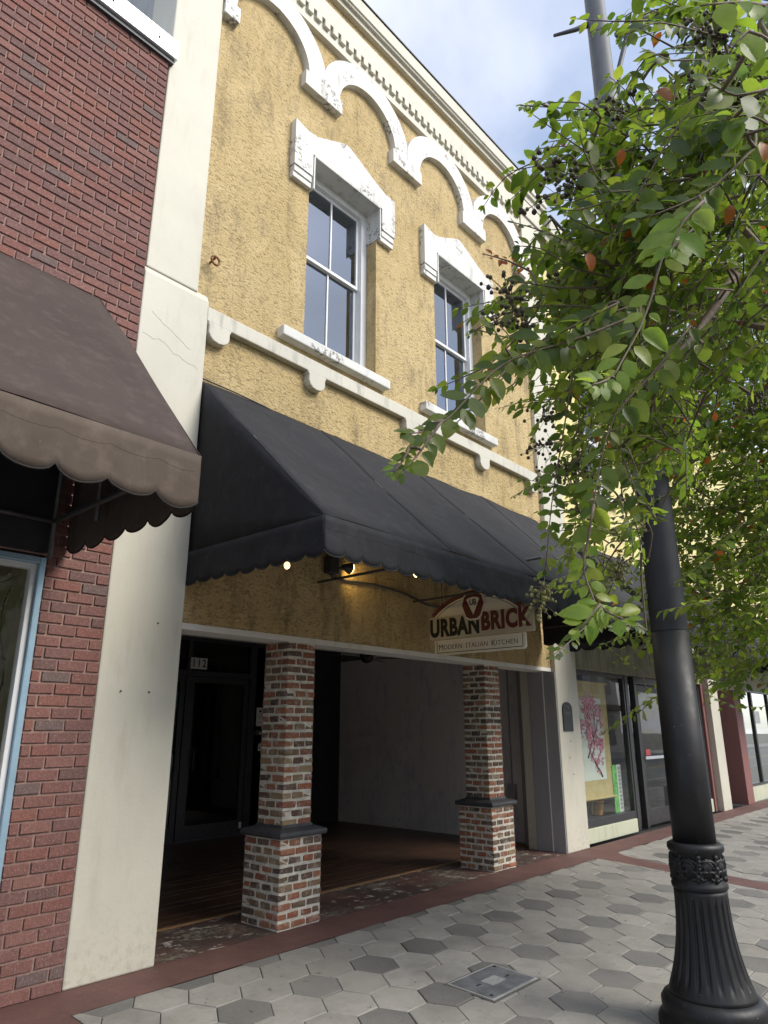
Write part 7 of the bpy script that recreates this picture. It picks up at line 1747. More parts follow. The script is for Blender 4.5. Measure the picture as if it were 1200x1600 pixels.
  ([(5.975,-3.176,3.888),(5.945,-3.025,3.752),(5.923,-2.893,3.636)],0.072,'B'),
  ([(7.589,-3.554,3.861),(7.482,-3.393,3.842),(7.291,-3.166,3.888)],0.093,'B'),
  ([(8.581,-3.196,3.794),(8.621,-2.967,3.653),(8.692,-2.747,3.457)],0.077,'B'),
  ([(7.928,-2.681,3.999),(7.95,-2.53,3.973),(7.912,-2.329,3.985)],0.076,'B'),
  ([(7.839,-3.845,2.565),(7.618,-3.693,2.525),(7.44,-3.525,2.345)],0.095,'B'),
  ([(6.281,-3.271,3.036),(6.117,-3.188,2.836),(5.872,-3.056,2.723)],0.079,'B'),
  ([(6.952,-2.905,4.048),(6.746,-2.775,3.978),(6.557,-2.634,3.848)],0.071,'B'),
  ([(6.195,-3.55,2.552),(6.041,-3.446,2.519),(5.816,-3.267,2.499)],0.087,'B'),
  ([(5.752,-3.873,3.379),(5.823,-3.727,3.183),(5.91,-3.6,2.987)],0.093,'B'),
  ([(7.313,-2.599,2.797),(7.242,-2.445,2.9),(7.175,-2.267,2.942)],0.092,'B'),
  ([(7.744,-3.98,3.267),(7.919,-4.019,3.465),(7.997,-3.935,3.629)],0.070,'B'),
  ([(7.124,-2.965,3.128),(6.776,-2.81,3.068),(6.441,-2.638,2.941)],0.070,'B'),
  ([(7.578,-2.933,3.801),(7.48,-2.789,3.66),(7.383,-2.573,3.362)],0.082,'B'),
  ([(8.798,-3.86,4.354),(8.627,-3.74,4.442),(8.507,-3.655,4.481)],0.090,'B'),
  ([(6.513,-3.783,2.739),(6.335,-3.617,2.576),(6.179,-3.434,2.324)],0.083,'B'),
  ([(6.748,-3.903,3.889),(7.007,-3.95,3.684),(7.23,-3.979,3.528)],0.075,'B'),
  ([(7.024,-3.803,2.365),(7.07,-3.652,2.269),(7.095,-3.467,2.155)],0.096,'B'),
  ([(7.978,-3.251,4.12),(7.901,-3.042,4.156),(7.969,-2.964,4.12)],0.095,'B'),
  ([(6.876,-3.507,3.123),(6.785,-3.46,2.992),(6.693,-3.373,2.776)],0.085,'B'),
  ([(6.367,-3.694,2.417),(6.336,-3.644,2.523),(6.285,-3.535,2.553)],0.069,'B'),
  ([(8.061,-3.012,3.605),(7.903,-2.869,3.586),(7.714,-2.68,3.541)],0.076,'B'),
  ([(7.154,-3.193,4.19),(7.11,-3.077,3.99),(7.003,-2.933,3.884)],0.068,'B'),
  ([(6.663,-3.659,3.422),(6.296,-3.475,3.395),(5.978,-3.327,3.33)],0.089,'B'),
  ([(7.68,-2.905,4.303),(7.682,-2.723,4.081),(7.688,-2.56,3.89)],0.074,'B'),
  ([(6.203,-3.606,3.248),(6.14,-3.427,3.16),(6.061,-3.194,2.993)],0.073,'B'),
  ([(8.449,-3.194,2.43),(8.596,-3.289,2.64),(8.656,-3.21,2.687)],0.072,'B'),
  ([(7.645,-3.98,3.409),(7.55,-3.75,3.446),(7.509,-3.568,3.449)],0.082,'B'),
  ([(7.847,-3.54,2.74),(7.709,-3.374,2.783),(7.605,-3.245,2.823)],0.069,'B'),
  ([(7.317,-3.003,2.895),(7.202,-2.768,2.799),(7.147,-2.583,2.661)],0.071,'B'),
  ([(6.407,-3.728,2.913),(6.177,-3.546,2.947),(6.013,-3.417,2.931)],0.071,'B'),
  ([(6.625,-3.173,2.707),(6.311,-2.999,2.69),(6.098,-2.854,2.487)],0.093,'B'),
  ([(8.31,-3.488,3.833),(8.205,-3.488,3.978),(8.04,-3.36,3.991)],0.095,'B'),
  ([(8.439,-3.366,3.112),(8.278,-3.204,3.131),(8.096,-3,3.111)],0.074,'B'),
  ([(6.358,-2.928,3.842),(6.265,-2.781,3.74),(6.205,-2.642,3.579)],0.082,'B'),
  ([(8.781,-3.33,3.751),(8.654,-3.098,3.672),(8.55,-2.883,3.576)],0.094,'B'),
  ([(6.695,-3.59,4.203),(6.476,-3.44,4.111),(6.221,-3.251,4.021)],0.087,'B'),
  ([(8.351,-3.692,2.811),(8.389,-3.44,2.713),(8.382,-3.154,2.652)],0.072,'B'),
  ([(5.826,-3.347,2.721),(5.778,-3.226,2.746),(5.739,-3.101,2.743)],0.092,'B'),
  ([(7.861,-2.808,2.645),(7.736,-2.716,2.693),(7.675,-2.716,2.78)],0.097,'B'),
  ([(7.734,-3.579,2.624),(7.743,-3.513,2.735),(7.762,-3.418,2.758)],0.075,'B'),
  ([(8.309,-3.916,4.762),(8.19,-3.718,4.746),(8.155,-3.601,4.702)],0.068,'B'),
  ([(6.607,-3.77,3.989),(6.546,-3.65,4.094),(6.433,-3.467,4.191)],0.087,'B'),
  ([(7.646,-3.765,3.196),(7.384,-3.551,3.128),(7.234,-3.457,3.042)],0.088,'B'),
  ([(6.29,-3.387,2.287),(6.32,-3.186,2.195),(6.331,-2.94,2.054)],0.072,'B'),
  ([(7.384,-2.867,2.626),(7.291,-2.873,2.535),(7.181,-2.806,2.328)],0.086,'B'),
  ([(5.568,-3.321,3.469),(5.466,-3.149,3.464),(5.387,-3.031,3.517)],0.084,'B'),
  ([(5.945,-3.192,3.156),(5.917,-3.001,3.16),(5.929,-2.834,3.119)],0.082,'B'),
  ([(8.412,-3.425,4.33),(8.138,-3.239,4.217),(7.976,-3.127,3.985)],0.077,'B'),
  ([(6.686,-3.717,3.23),(6.701,-3.537,3.137),(6.672,-3.322,3.075)],0.083,'B'),
  ([(8.018,-3.11,4.29),(7.816,-2.983,4.251),(7.636,-2.888,4.231)],0.075,'B'),
  ([(7.728,-3.695,4.492),(7.497,-3.581,4.456),(7.218,-3.377,4.344)],0.091,'B'),
  ([(6.572,-4.225,3.692),(6.33,-4.102,3.511),(6.083,-3.944,3.268)],0.076,'B'),
  ([(5.832,-4.137,3.773),(5.814,-4.008,3.597),(5.835,-3.901,3.375)],0.088,'B'),
  ([(6.773,-4.047,3.391),(6.594,-4.107,3.489),(6.458,-4.187,3.528)],0.085,'B'),
  ([(7.905,-3.344,2.798),(7.905,-3.211,2.696),(7.875,-3.06,2.629)],0.080,'B'),
  ([(6.14,-2.989,4.021),(6.007,-2.802,3.901),(5.875,-2.59,3.728)],0.071,'B'),
  ([(7.115,-3.73,4.103),(6.964,-3.669,4.166),(6.799,-3.57,4.184)],0.083,'B'),
  ([(7.776,-3.156,3.89),(7.704,-2.939,3.848),(7.63,-2.739,3.843)],0.078,'B'),
  ([(8.947,-3.682,3.373),(8.9,-3.676,3.123),(8.882,-3.713,2.896)],0.094,'B'),
  ([(8.063,-4.09,4.423),(8.06,-3.947,4.432),(8.051,-3.765,4.369)],0.081,'B'),
  ([(6.449,-3.281,3.982),(6.327,-3.141,3.983),(6.208,-3.014,4.004)],0.096,'B'),
  ([(7.299,-3.989,4.064),(7.036,-3.78,4.031),(6.804,-3.587,3.961)],0.077,'B'),
  ([(7.973,-3.047,3.111),(7.906,-2.787,3.136),(7.875,-2.505,3.025)],0.092,'B'),
  ([(8.506,-2.878,2.977),(8.445,-2.687,2.977),(8.389,-2.488,2.952)],0.070,'B'),
  ([(6.213,-4.114,3.012),(6.129,-3.939,3.013),(6.069,-3.771,2.972)],0.080,'B'),
  ([(5.773,-3.492,2.426),(5.913,-3.58,2.271),(6.094,-3.678,2.037)],0.086,'B'),
  ([(7.425,-3.816,2.8),(7.482,-3.626,2.731),(7.557,-3.404,2.552)],0.078,'B'),
  ([(8.291,-3.482,2.704),(7.942,-3.273,2.695),(7.723,-3.228,2.723)],0.088,'B'),
  ([(8.52,-2.936,3.374),(8.39,-2.706,3.381),(8.327,-2.574,3.434)],0.084,'B'),
  ([(7.351,-3.824,3.464),(7.42,-3.693,3.392),(7.538,-3.573,3.224)],0.081,'B'),
  ([(7.752,-3.824,4.376),(7.77,-3.872,4.248),(7.724,-3.802,4.019)],0.090,'B'),
  ([(7.698,-2.576,2.456),(7.623,-2.548,2.599),(7.526,-2.433,2.609)],0.069,'B'),
  ([(7.557,-3.027,2.343),(7.525,-2.878,2.452),(7.6,-2.831,2.522)],0.097,'B'),
  ([(5.958,-3.6,3.343),(5.865,-3.351,3.328),(5.819,-3.1,3.193)],0.085,'B'),
  ([(6.039,-3.795,2.419),(5.846,-3.605,2.35),(5.689,-3.412,2.187)],0.072,'B'),
  ([(6.282,-3.879,2.758),(6.258,-3.769,2.933),(6.24,-3.59,2.943)],0.097,'B'),
  ([(8.527,-2.629,3.006),(8.517,-2.514,2.837),(8.493,-2.418,2.741)],0.074,'B'),
  ([(7.58,-2.487,3.702),(7.509,-2.197,3.623),(7.447,-1.969,3.65)],0.088,'B'),
  ([(7.859,-3.589,3.667),(7.834,-3.351,3.627),(7.888,-3.186,3.551)],0.088,'B'),
  ([(6.281,-3.876,3.347),(6.444,-3.805,3.19),(6.585,-3.723,3.063)],0.068,'B'),
  ([(5.887,-3.926,3.324),(5.811,-3.721,3.395),(5.774,-3.504,3.344)],0.077,'B'),
  ([(5.952,-3.814,2.849),(5.887,-3.752,2.74),(5.839,-3.682,2.571)],0.083,'B'),
  ([(6.276,-3.94,2.689),(6.15,-3.724,2.531),(6.062,-3.535,2.341)],0.068,'B'),
  ([(7.301,-2.985,3.9),(7.287,-2.8,3.89),(7.277,-2.623,3.887)],0.080,'B'),
  ([(7.803,-3.509,4.076),(7.687,-3.358,3.911),(7.645,-3.305,3.776)],0.091,'B'),
  ([(5.741,-3.324,2.175),(5.665,-3.108,2.067),(5.613,-2.889,1.891)],0.090,'B'),
  ([(6.375,-3.999,2.166),(6.24,-3.949,2.048),(6.022,-3.765,1.843)],0.068,'B'),
  ([(6.003,-3.167,2.424),(5.951,-2.943,2.408),(5.901,-2.72,2.39)],0.096,'B'),
  ([(5.61,-3.195,2.539),(5.577,-3.064,2.405),(5.534,-2.948,2.333)],0.095,'B'),
  ([(6.199,-4.072,2.671),(6.16,-3.935,2.724),(6.156,-3.811,2.717)],0.072,'B'),
  ([(8.399,-2.971,3.15),(8.274,-3.011,3.254),(8.021,-2.9,3.343)],0.069,'B'),
  ([(6.777,-4.133,4.144),(6.665,-4.014,4.204),(6.555,-3.879,4.225)],0.074,'B'),
  ([(7.688,-2.754,3.736),(7.585,-2.579,3.739),(7.434,-2.318,3.674)],0.093,'B'),
  ([(8.015,-3.564,4.634),(8.003,-3.437,4.629),(8.023,-3.288,4.495)],0.074,'B'),
  ([(5.913,-3.785,3.384),(5.661,-3.597,3.359),(5.436,-3.397,3.242)],0.080,'B'),
  ([(5.954,-4.101,3.875),(5.699,-3.966,3.809),(5.457,-3.826,3.7)],0.094,'B'),
  ([(7.286,-3.424,3.425),(7.123,-3.334,3.547),(7.005,-3.224,3.518)],0.094,'B'),
  ([(9.216,-3.441,2.901),(9.064,-3.311,2.771),(8.965,-3.213,2.58)],0.083,'B'),
  ([(7.788,-3.02,4.437),(7.8,-3.017,4.24),(7.804,-2.983,4)],0.069,'B'),
  ([(7.115,-3.144,3.72),(7.082,-3.019,3.493),(7.045,-2.907,3.303)],0.080,'B'),
  ([(6.865,-3.529,3.254),(6.972,-3.389,3.08),(7.141,-3.279,2.819)],0.085,'B'),
  ([(7.883,-3.663,4.144),(7.899,-3.465,4.16),(7.882,-3.203,4.116)],0.087,'B'),
  ([(7.438,-2.999,2.63),(7.586,-2.97,2.463),(7.754,-3.001,2.373)],0.081,'B'),
  ([(8.425,-2.824,2.908),(8.235,-2.692,2.752),(8.086,-2.539,2.451)],0.081,'B'),
  ([(5.92,-3.619,3.141),(5.763,-3.409,3.214),(5.651,-3.217,3.212)],0.093,'B'),
  ([(8.16,-2.673,2.661),(7.934,-2.477,2.623),(7.732,-2.284,2.534)],0.094,'B'),
  ([(7.42,-2.56,4.378),(7.594,-2.584,4.275),(7.782,-2.561,4.036)],0.087,'B'),
  ([(6.196,-3.103,2.558),(6.104,-2.929,2.58),(6.045,-2.758,2.527)],0.094,'B'),
  ([(6.434,-3.191,4.172),(6.247,-3.036,4.044),(6.094,-2.898,3.871)],0.093,'B'),
  ([(7.118,-2.591,2.504),(7.089,-2.54,2.402),(7.042,-2.375,2.096)],0.093,'B'),
  ([(6.765,-3.024,3.091),(6.622,-2.782,2.954),(6.522,-2.581,2.801)],0.090,'B'),
  ([(7.184,-3.377,3.056),(6.94,-3.214,2.965),(6.73,-3.106,2.906)],0.085,'B'),
  ([(7.542,-3.736,3.154),(7.321,-3.604,3.136),(7.093,-3.452,3.092)],0.083,'B'),
  ([(6.571,-3.103,2.57),(6.521,-2.924,2.441),(6.603,-2.899,2.325)],0.077,'B'),
  ([(7.097,-3.757,2.552),(7.319,-3.861,2.368),(7.509,-3.922,2.175)],0.083,'B'),
  ([(5.519,-3.363,3.281),(5.556,-3.402,3.445),(5.6,-3.393,3.487)],0.080,'B'),
  ([(7.252,-4.112,4.086),(7.16,-3.993,4.096),(7.156,-3.873,3.886)],0.079,'B'),
  ([(5.748,-3.138,3.907),(5.605,-3.054,3.756),(5.519,-3.003,3.539)],0.080,'B'),
  ([(8.225,-3.963,3.787),(8.17,-3.826,3.567),(8.035,-3.612,3.373)],0.097,'B'),
  ([(5.794,-3.164,2.755),(5.784,-3.029,2.763),(5.718,-2.782,2.668)],0.077,'B'),
  ([(8.661,-3.651,2.514),(8.68,-3.547,2.46),(8.648,-3.356,2.341)],0.093,'B'),
  ([(7.699,-2.707,4.579),(7.567,-2.468,4.467),(7.636,-2.388,4.207)],0.098,'B'),
  ([(7.663,-3.2,3.658),(7.784,-3.114,3.432),(7.908,-3.018,3.176)],0.092,'B'),
  ([(7.62,-2.856,3.369),(7.479,-2.728,3.448),(7.372,-2.626,3.499)],0.085,'B'),
  ([(5.751,-3.089,3.391),(5.668,-2.934,3.33),(5.581,-2.797,3.32)],0.087,'B'),
  ([(6.72,-2.856,3.249),(6.644,-2.746,3.315),(6.531,-2.557,3.304)],0.077,'B'),
  ([(8.245,-3.544,2.536),(8.141,-3.512,2.661),(8.065,-3.451,2.659)],0.075,'B'),
  ([(7.496,-3.447,3.502),(7.4,-3.208,3.49),(7.309,-2.985,3.502)],0.088,'B'),
  ([(7.363,-3.265,4.497),(7.16,-3.123,4.418),(6.997,-3.046,4.379)],0.097,'B'),
  ([(6.717,-4.02,3.04),(6.586,-3.803,3.131),(6.524,-3.621,3.124)],0.091,'B'),
  ([(6.613,-4.019,2.358),(6.625,-3.804,2.27),(6.697,-3.636,2.136)],0.088,'B'),
  ([(6.853,-3.873,2.558),(6.755,-3.732,2.522),(6.635,-3.504,2.348)],0.076,'B'),
  ([(8.263,-3.821,2.814),(8.105,-3.732,2.788),(7.915,-3.648,2.85)],0.078,'B'),
  ([(7.585,-3.698,4.135),(7.341,-3.487,4.17),(7.219,-3.395,4.162)],0.088,'B'),
  ([(6.268,-3.86,2.67),(6.281,-3.838,2.432),(6.272,-3.788,2.185)],0.085,'B'),
  ([(6.119,-3.117,2.953),(6.001,-2.915,2.838),(5.891,-2.738,2.758)],0.071,'B'),
  ([(8.446,-2.396,2.532),(8.411,-2.342,2.333),(8.342,-2.213,2.054)],0.088,'B'),
  ([(7.949,-3.754,4.249),(8.07,-3.608,4.103),(8.307,-3.566,3.896)],0.076,'B'),
  ([(6.203,-3.051,2.923),(6.313,-2.928,2.806),(6.406,-2.749,2.61)],0.082,'B'),
  ([(8.559,-3.869,4.085),(8.414,-3.715,3.969),(8.285,-3.567,3.827)],0.096,'B'),
  ([(5.984,-3.194,2.213),(5.765,-2.989,2.211),(5.623,-2.816,2.09)],0.096,'B'),
  ([(7.244,-4.093,3.992),(7.306,-4.171,3.891),(7.411,-4.28,3.755)],0.085,'B'),
  ([(8.336,-3.81,3.212),(8.233,-3.68,3.129),(8.149,-3.498,2.888)],0.095,'B'),
  ([(7.333,-2.988,3.523),(7.322,-2.811,3.576),(7.312,-2.598,3.544)],0.075,'B'),
  ([(7.187,-2.66,3.481),(6.879,-2.515,3.479),(6.619,-2.38,3.379)],0.091,'B'),
  ([(8.518,-2.579,2.692),(8.527,-2.512,2.868),(8.635,-2.53,2.982)],0.098,'B'),
  ([(6.839,-4.072,3.841),(6.915,-3.959,3.76),(7.007,-3.837,3.619)],0.073,'B'),
  ([(7.19,-3.744,2.482),(7.188,-3.65,2.427),(7.223,-3.544,2.256)],0.077,'B'),
  ([(6.475,-3.978,2.719),(6.341,-3.763,2.756),(6.237,-3.507,2.628)],0.090,'B')]
BERRY = [((1.271,-4.365,2.856),34,0.05,0.0062,(0.081,-0.068,-0.05)),
  ((1.284,-4.353,2.799),16,0.04,0.0062,(0.053,-0.073,0.029)),
  ((1.255,-4.289,2.766),9,0.025,0.0062,(0.04,-0.066,0.043)),
  ((1.453,-4.453,3.112),40,0.06,0.0055,(0.062,-0.055,-0.032)),
  ((1.428,-4.507,3.118),6,0.04,0.0055,(0.03,-0.005,-0.06)),
  ((1.226,-4.246,2.54),44,0.055,0.0052,(0.039,-0.005,-0.083)),
  ((1.199,-4.218,2.476),14,0.035,0.0052,(0.038,-0.024,-0.041)),
  ((1.273,-4.249,2.498),18,0.04,0.0052,(0.023,0.001,-0.056)),
  ((1.481,-4.684,3.201),70,0.07,0.0058,(0.048,-0.04,-0.03)),
  ((1.465,-4.725,2.988),60,0.07,0.0058,(0.032,-0.03,-0.013)),
  ((1.49,-4.635,3.075),30,0.05,0.0055,(0.037,-0.029,-0.029)),
  ((1.787,-3.969,1.935),70,0.055,0.0052,(-0.011,-0.028,0.087)),
  ((2.102,-4.07,2.065),60,0.05,0.005,(0.002,-0.038,0.076)),
  ((1.923,-3.946,2.575),40,0.06,0.0055,(0.069,-0.078,0.001)),
  ((1.942,-3.921,2.475),44,0.07,0.0055,(0.062,-0.084,0.031)),
  ((2.004,-3.936,2.356),40,0.06,0.0055,(0.023,-0.063,0.08)),
  ((1.965,-3.914,2.406),14,0.04,0.005,(0.051,-0.067,0.02)),
  ((2.12,-3.953,2.451),60,0.08,0.0055,(0.01,-0.05,0.084)),
  ((1.554,-4.235,2.736),60,0.07,0.006,(0.065,-0.081,0.017)),
  ((1.561,-4.359,2.645),50,0.07,0.006,(0.036,-0.055,0.032)),
  ((1.552,-4.41,2.778),36,0.06,0.006,(0.036,-0.055,0.032)),
  ((2.672,-4.39,2.726),40,0.07,0.006,(0.036,-0.063,0.045)),
  ((2.062,-4.033,2.764),30,0.06,0.0055,(0.019,-0.041,0.042))]
ORANGE = [(1.159,-4.47,2.504),(1.241,-4.533,2.78),(1.313,-4.61,2.771),(1.243,-4.784,2.635),(1.517,-4.668,2.738),(2.102,-4.429,2.839),(2.181,-4.378,2.876),(2.499,-4.534,3.117),(5.794,-3.88,4.22),(1.692,-4.218,2.365)]
LIMB_A = [[(2.2,-5.5,-0.29),(2.25,-5.45,1),(2.3,-5.4,2),(2.2,-4.78,2.675)],
  [(2.2,-4.78,2.675),(1.995,-4.645,2.883),(1.754,-4.577,2.984),(1.593,-4.548,2.974)],
  [(2.2,-4.78,2.675),(2.196,-4.643,2.729),(2.049,-4.492,2.765),(1.664,-4.402,2.658)],
  [(2.3,-5.4,2),(1.976,-4.953,2.912),(1.682,-4.826,3.016),(1.507,-4.721,3.046),(1.431,-4.638,3.053)],
  [(2.196,-4.643,2.729),(2.986,-4.356,2.906),(2.872,-4.162,3.108),(2.734,-3.957,3.003)],
  [(1.947,-4.566,2.831),(1.815,-4.477,2.621),(1.529,-4.442,2.393)]]
LIMB_B = [[(9.7,-4.35,-0.2),(9.6,-4.3,1),(9.4,-4.25,2)],
  [(9.4,-4.25,2),(9.248,-3.876,3.952),(7.991,-3.556,4.29),(6.825,-3.301,4.544),(6.051,-3.182,4.816)],
  [(9.4,-4.25,2),(9.158,-3.685,3.079),(7.727,-3.314,3.049),(6.614,-3.014,2.739)],
  [(9.4,-4.25,2),(9.167,-4.024,5.152),(7.993,-3.889,5.684),(6.829,-3.594,5.848)],
  [(9.248,-3.876,3.952),(8.006,-3.565,3.591),(6.81,-3.279,3.51),(5.986,-3.163,3.572)],
  [(7.991,-3.556,4.29),(6.537,-3.598,4.867),(5.685,-3.5,5.033)]]

# ================================================================== CREPE MYRTLES
def leaf_mat(name, cols, trans, island, tf=.52):
    m = bpy.data.materials.new(name); m.use_nodes = True; n = NT(m); out_ = n.N['Material Output']
    rnd = n.geo.outputs['Random Per Island'] if island else n.N.new('ShaderNodeObjectInfo').outputs['Random']
    c = n.ramp(rnd, [(i/(len(cols)-1), q) for i, q in enumerate(cols)])
    bl = n.noise(45, 4, .6); c = n.mix(n.ramp(bl, [(.35, .35), (.6, 0)]), c, n.mix(1.0, c, .55, 'MULTIPLY'))
    sp = n.noise(150, 2, .5); c = n.mix(n.ramp(sp, [(.68, 0), (.74, .5)]), c, (.09, .06, .02))
    n.color(c); n.rough(.42); n.b.inputs['Specular IOR Level'].default_value = .45
    n.normal(n.bump(n.noise(160, 2), .12, .002))
    tr = n.N.new('ShaderNodeBsdfTranslucent'); n.L.new(n.mix(1.0, c, trans, 'MULTIPLY'), tr.inputs[0])
    ms = n.N.new('ShaderNodeMixShader'); ms.inputs[0].default_value = tf
    n.L.new(n.b.outputs[0], ms.inputs[1]); n.L.new(tr.outputs[0], ms.inputs[2]); n.L.new(ms.outputs[0], out_.inputs[0]); return m
GR = [(.036,.066,.017),(.08,.122,.026),(.048,.085,.02),(.115,.16,.032),(.058,.098,.022),(.155,.19,.04),(.07,.115,.024),(.19,.225,.045)]
YG = [(.17,.26,.035),(.23,.31,.045),(.14,.24,.035),(.28,.33,.06)]
OR = [(.42,.13,.02),(.30,.08,.02),(.48,.20,.03)]
TG = (3.3, 3.3, 1.6)
M['leaf_g'] = leaf_mat('myrtle_leaf', GR, TG, False); M['leaf_gi'] = leaf_mat('myrtle_leaf_crown', GR, TG, True)
M['leaf_y'] = leaf_mat('young_leaf', YG, (1.9, 2.0, 1.2), False, .5); M['leaf_yi'] = leaf_mat('young_leaf_crown', YG, (1.9, 2.0, 1.2), True, .5)
M['leaf_o'] = leaf_mat('autumn_leaf', OR, (1.6, 1.4, 1.2), False); M['leaf_oi'] = leaf_mat('autumn_leaf_crown', OR, (1.6, 1.4, 1.2), True)
n = new('myrtle_bark'); n.color(n.mix(n.ramp(n.noise(14, 5, .6, stretch=(1, 1, .3)), [(.3, 0), (.7, 1)]), (.10, .075, .055), (.22, .17, .13))); n.rough(.8); n.normal(n.bump(n.noise(50, 4), .5, .006)); M['bark'] = n.m
n = new('seed_capsule'); n.color(n.mix(n.ramp(n.geo.outputs['Random Per Island'], [(0, 0), (1, 1)]), (.035, .022, .018), (.09, .085, .03))); n.rough(.5); M['berry'] = n.m
n = new('green_seed_capsule'); n.color(n.mix(n.geo.outputs['Random Per Island'], (.12, .13, .03), (.26, .24, .08))); n.rough(.5); M['berry_g'] = n.m

def leaf_template(rg, fold, curl, wid):
    """a leaf of length 1 along +x, normal +z, folded at the midrib"""
    st = [(0, 0), (.14, .55), (.36, 1.0), (.60, .93), (.82, .55), (1.0, 0)]
    vs = []; mid = []; lf = []; rt = []
    wv = rg.uniform(-.03, .03)
    for i, (t, w_) in enumerate(st):
        z = -curl*t*t; mid.append(len(vs)); vs.append((t, 0, z))
        if 0 < i < 5:
            h = w_*wid*.5; lf.append(len(vs)); vs.append((t+.01, h*math.cos(fold), z + h*math.sin(fold) + wv*math.sin(t*9))); rt.append(len(vs)); vs.append((t+.01, -h*math.cos(fold), z + h*math.sin(fold) - wv*math.sin(t*8)))
    fs = [(mid[0], mid[1], lf[0]), (mid[0], rt[0], mid[1]), (mid[4], mid[5], lf[3]), (mid[4], rt[3], mid[5])]
    for i in range(3): fs += [(mid[i+1], mid[i+2], lf[i+1], lf[i]), (mid[i+1], rt[i], rt[i+1], mid[i+2])]
    return vs, fs
rgl = random.Random(77)
TPL = [leaf_template(rgl, rgl.uniform(-.1, .6), rgl.uniform(-.1, .45), rgl.uniform(.58, .74)) for _ in range(10)]
def leaf_mesh(k, mat):
    me = bpy.data.meshes.new('leaf'); me.from_pydata(TPL[k][0], [], TPL[k][1]); me.polygons.foreach_set('use_smooth', [True]*len(me.polygons)); me.materials.append(mat); me.update(); return me
LM = {kd: [leaf_mesh(k, M['leaf_'+kd]) for k in range(10)] for kd in 'gyo'}

def curve_pts(path, step):
    """points and tangents along a Catmull-Rom curve"""
    P = [Vector(p) for p in path]; P = [P[0]*2-P[1]] + P + [P[-1]*2-P[-2]]; res = []
    for i in range(1, len(P)-2):
        a, b, c_, d = P[i-1], P[i], P[i+1], P[i+2]; ln = (c_-b).length; m_ = max(2, int(ln/step))
        for k in range(m_):
            t = k/m_; res.append(.5*((2*b) + (c_-a)*t + (2*a-5*b+4*c_-d)*t*t + (3*b-a-3*c_+d)*t*t*t))
    res.append(P[-2]); return res
def leaf_frames(path, size, sp, rg, droop, near=False):
    pts = curve_pts(path, sp); out_ = []; n_ = len(pts)
    roll = rg.uniform(-.3, .3) if near else rg.uniform(-.5, .5); tilt = rg.uniform(-.2, .35)
    for i, p in enumerate(pts):
        f = i/max(1, n_-1); t = (pts[min(i+1, n_-1)] - pts[max(0, i-1)]).normalized()
        up = Vector((0, 0, 1)) if abs(t.z) < .85 else Vector((.4, -.8, .3)).normalized()
        if near:
            up = Vector((-.62, -.56, .30 + tilt)).normalized()
            if abs(t.dot(up)) > .85: up = Vector((.6, -.6, .5)).normalized()
        s = t.cross(up).normalized(); nrm = s.cross(t).normalized(); s = (s*math.cos(roll) + nrm*math.sin(roll)).normalized()
        for sg_ in (-1, 1):
            if rg.random() < .07: continue
            al = rg.gauss(1.0, .16) * (1-.35*max(0, f-.75)/.25)
            d = (t*math.cos(al) + s*sg_*math.sin(al) + Vector((0, 0, -droop*rg.uniform(.2, 1.2)))).normalized()
            nn = (nrm + Vector((rg.gauss(0, .28), rg.gauss(0, .28), rg.gauss(.1, .2)))); nn = (nn - d*nn.dot(d)).normalized()
            out_.append((p + d*.006, d, nn, size*rg.choice((rg.uniform(.5, .9), rg.uniform(.8, 1.25)))*(1-.45*max(0, f-.8)/.2)*(1-.25*max(0, .15-f)/.15)))
        if i == n_-1: out_.append((p, t, nrm, size*.5))
    return out_
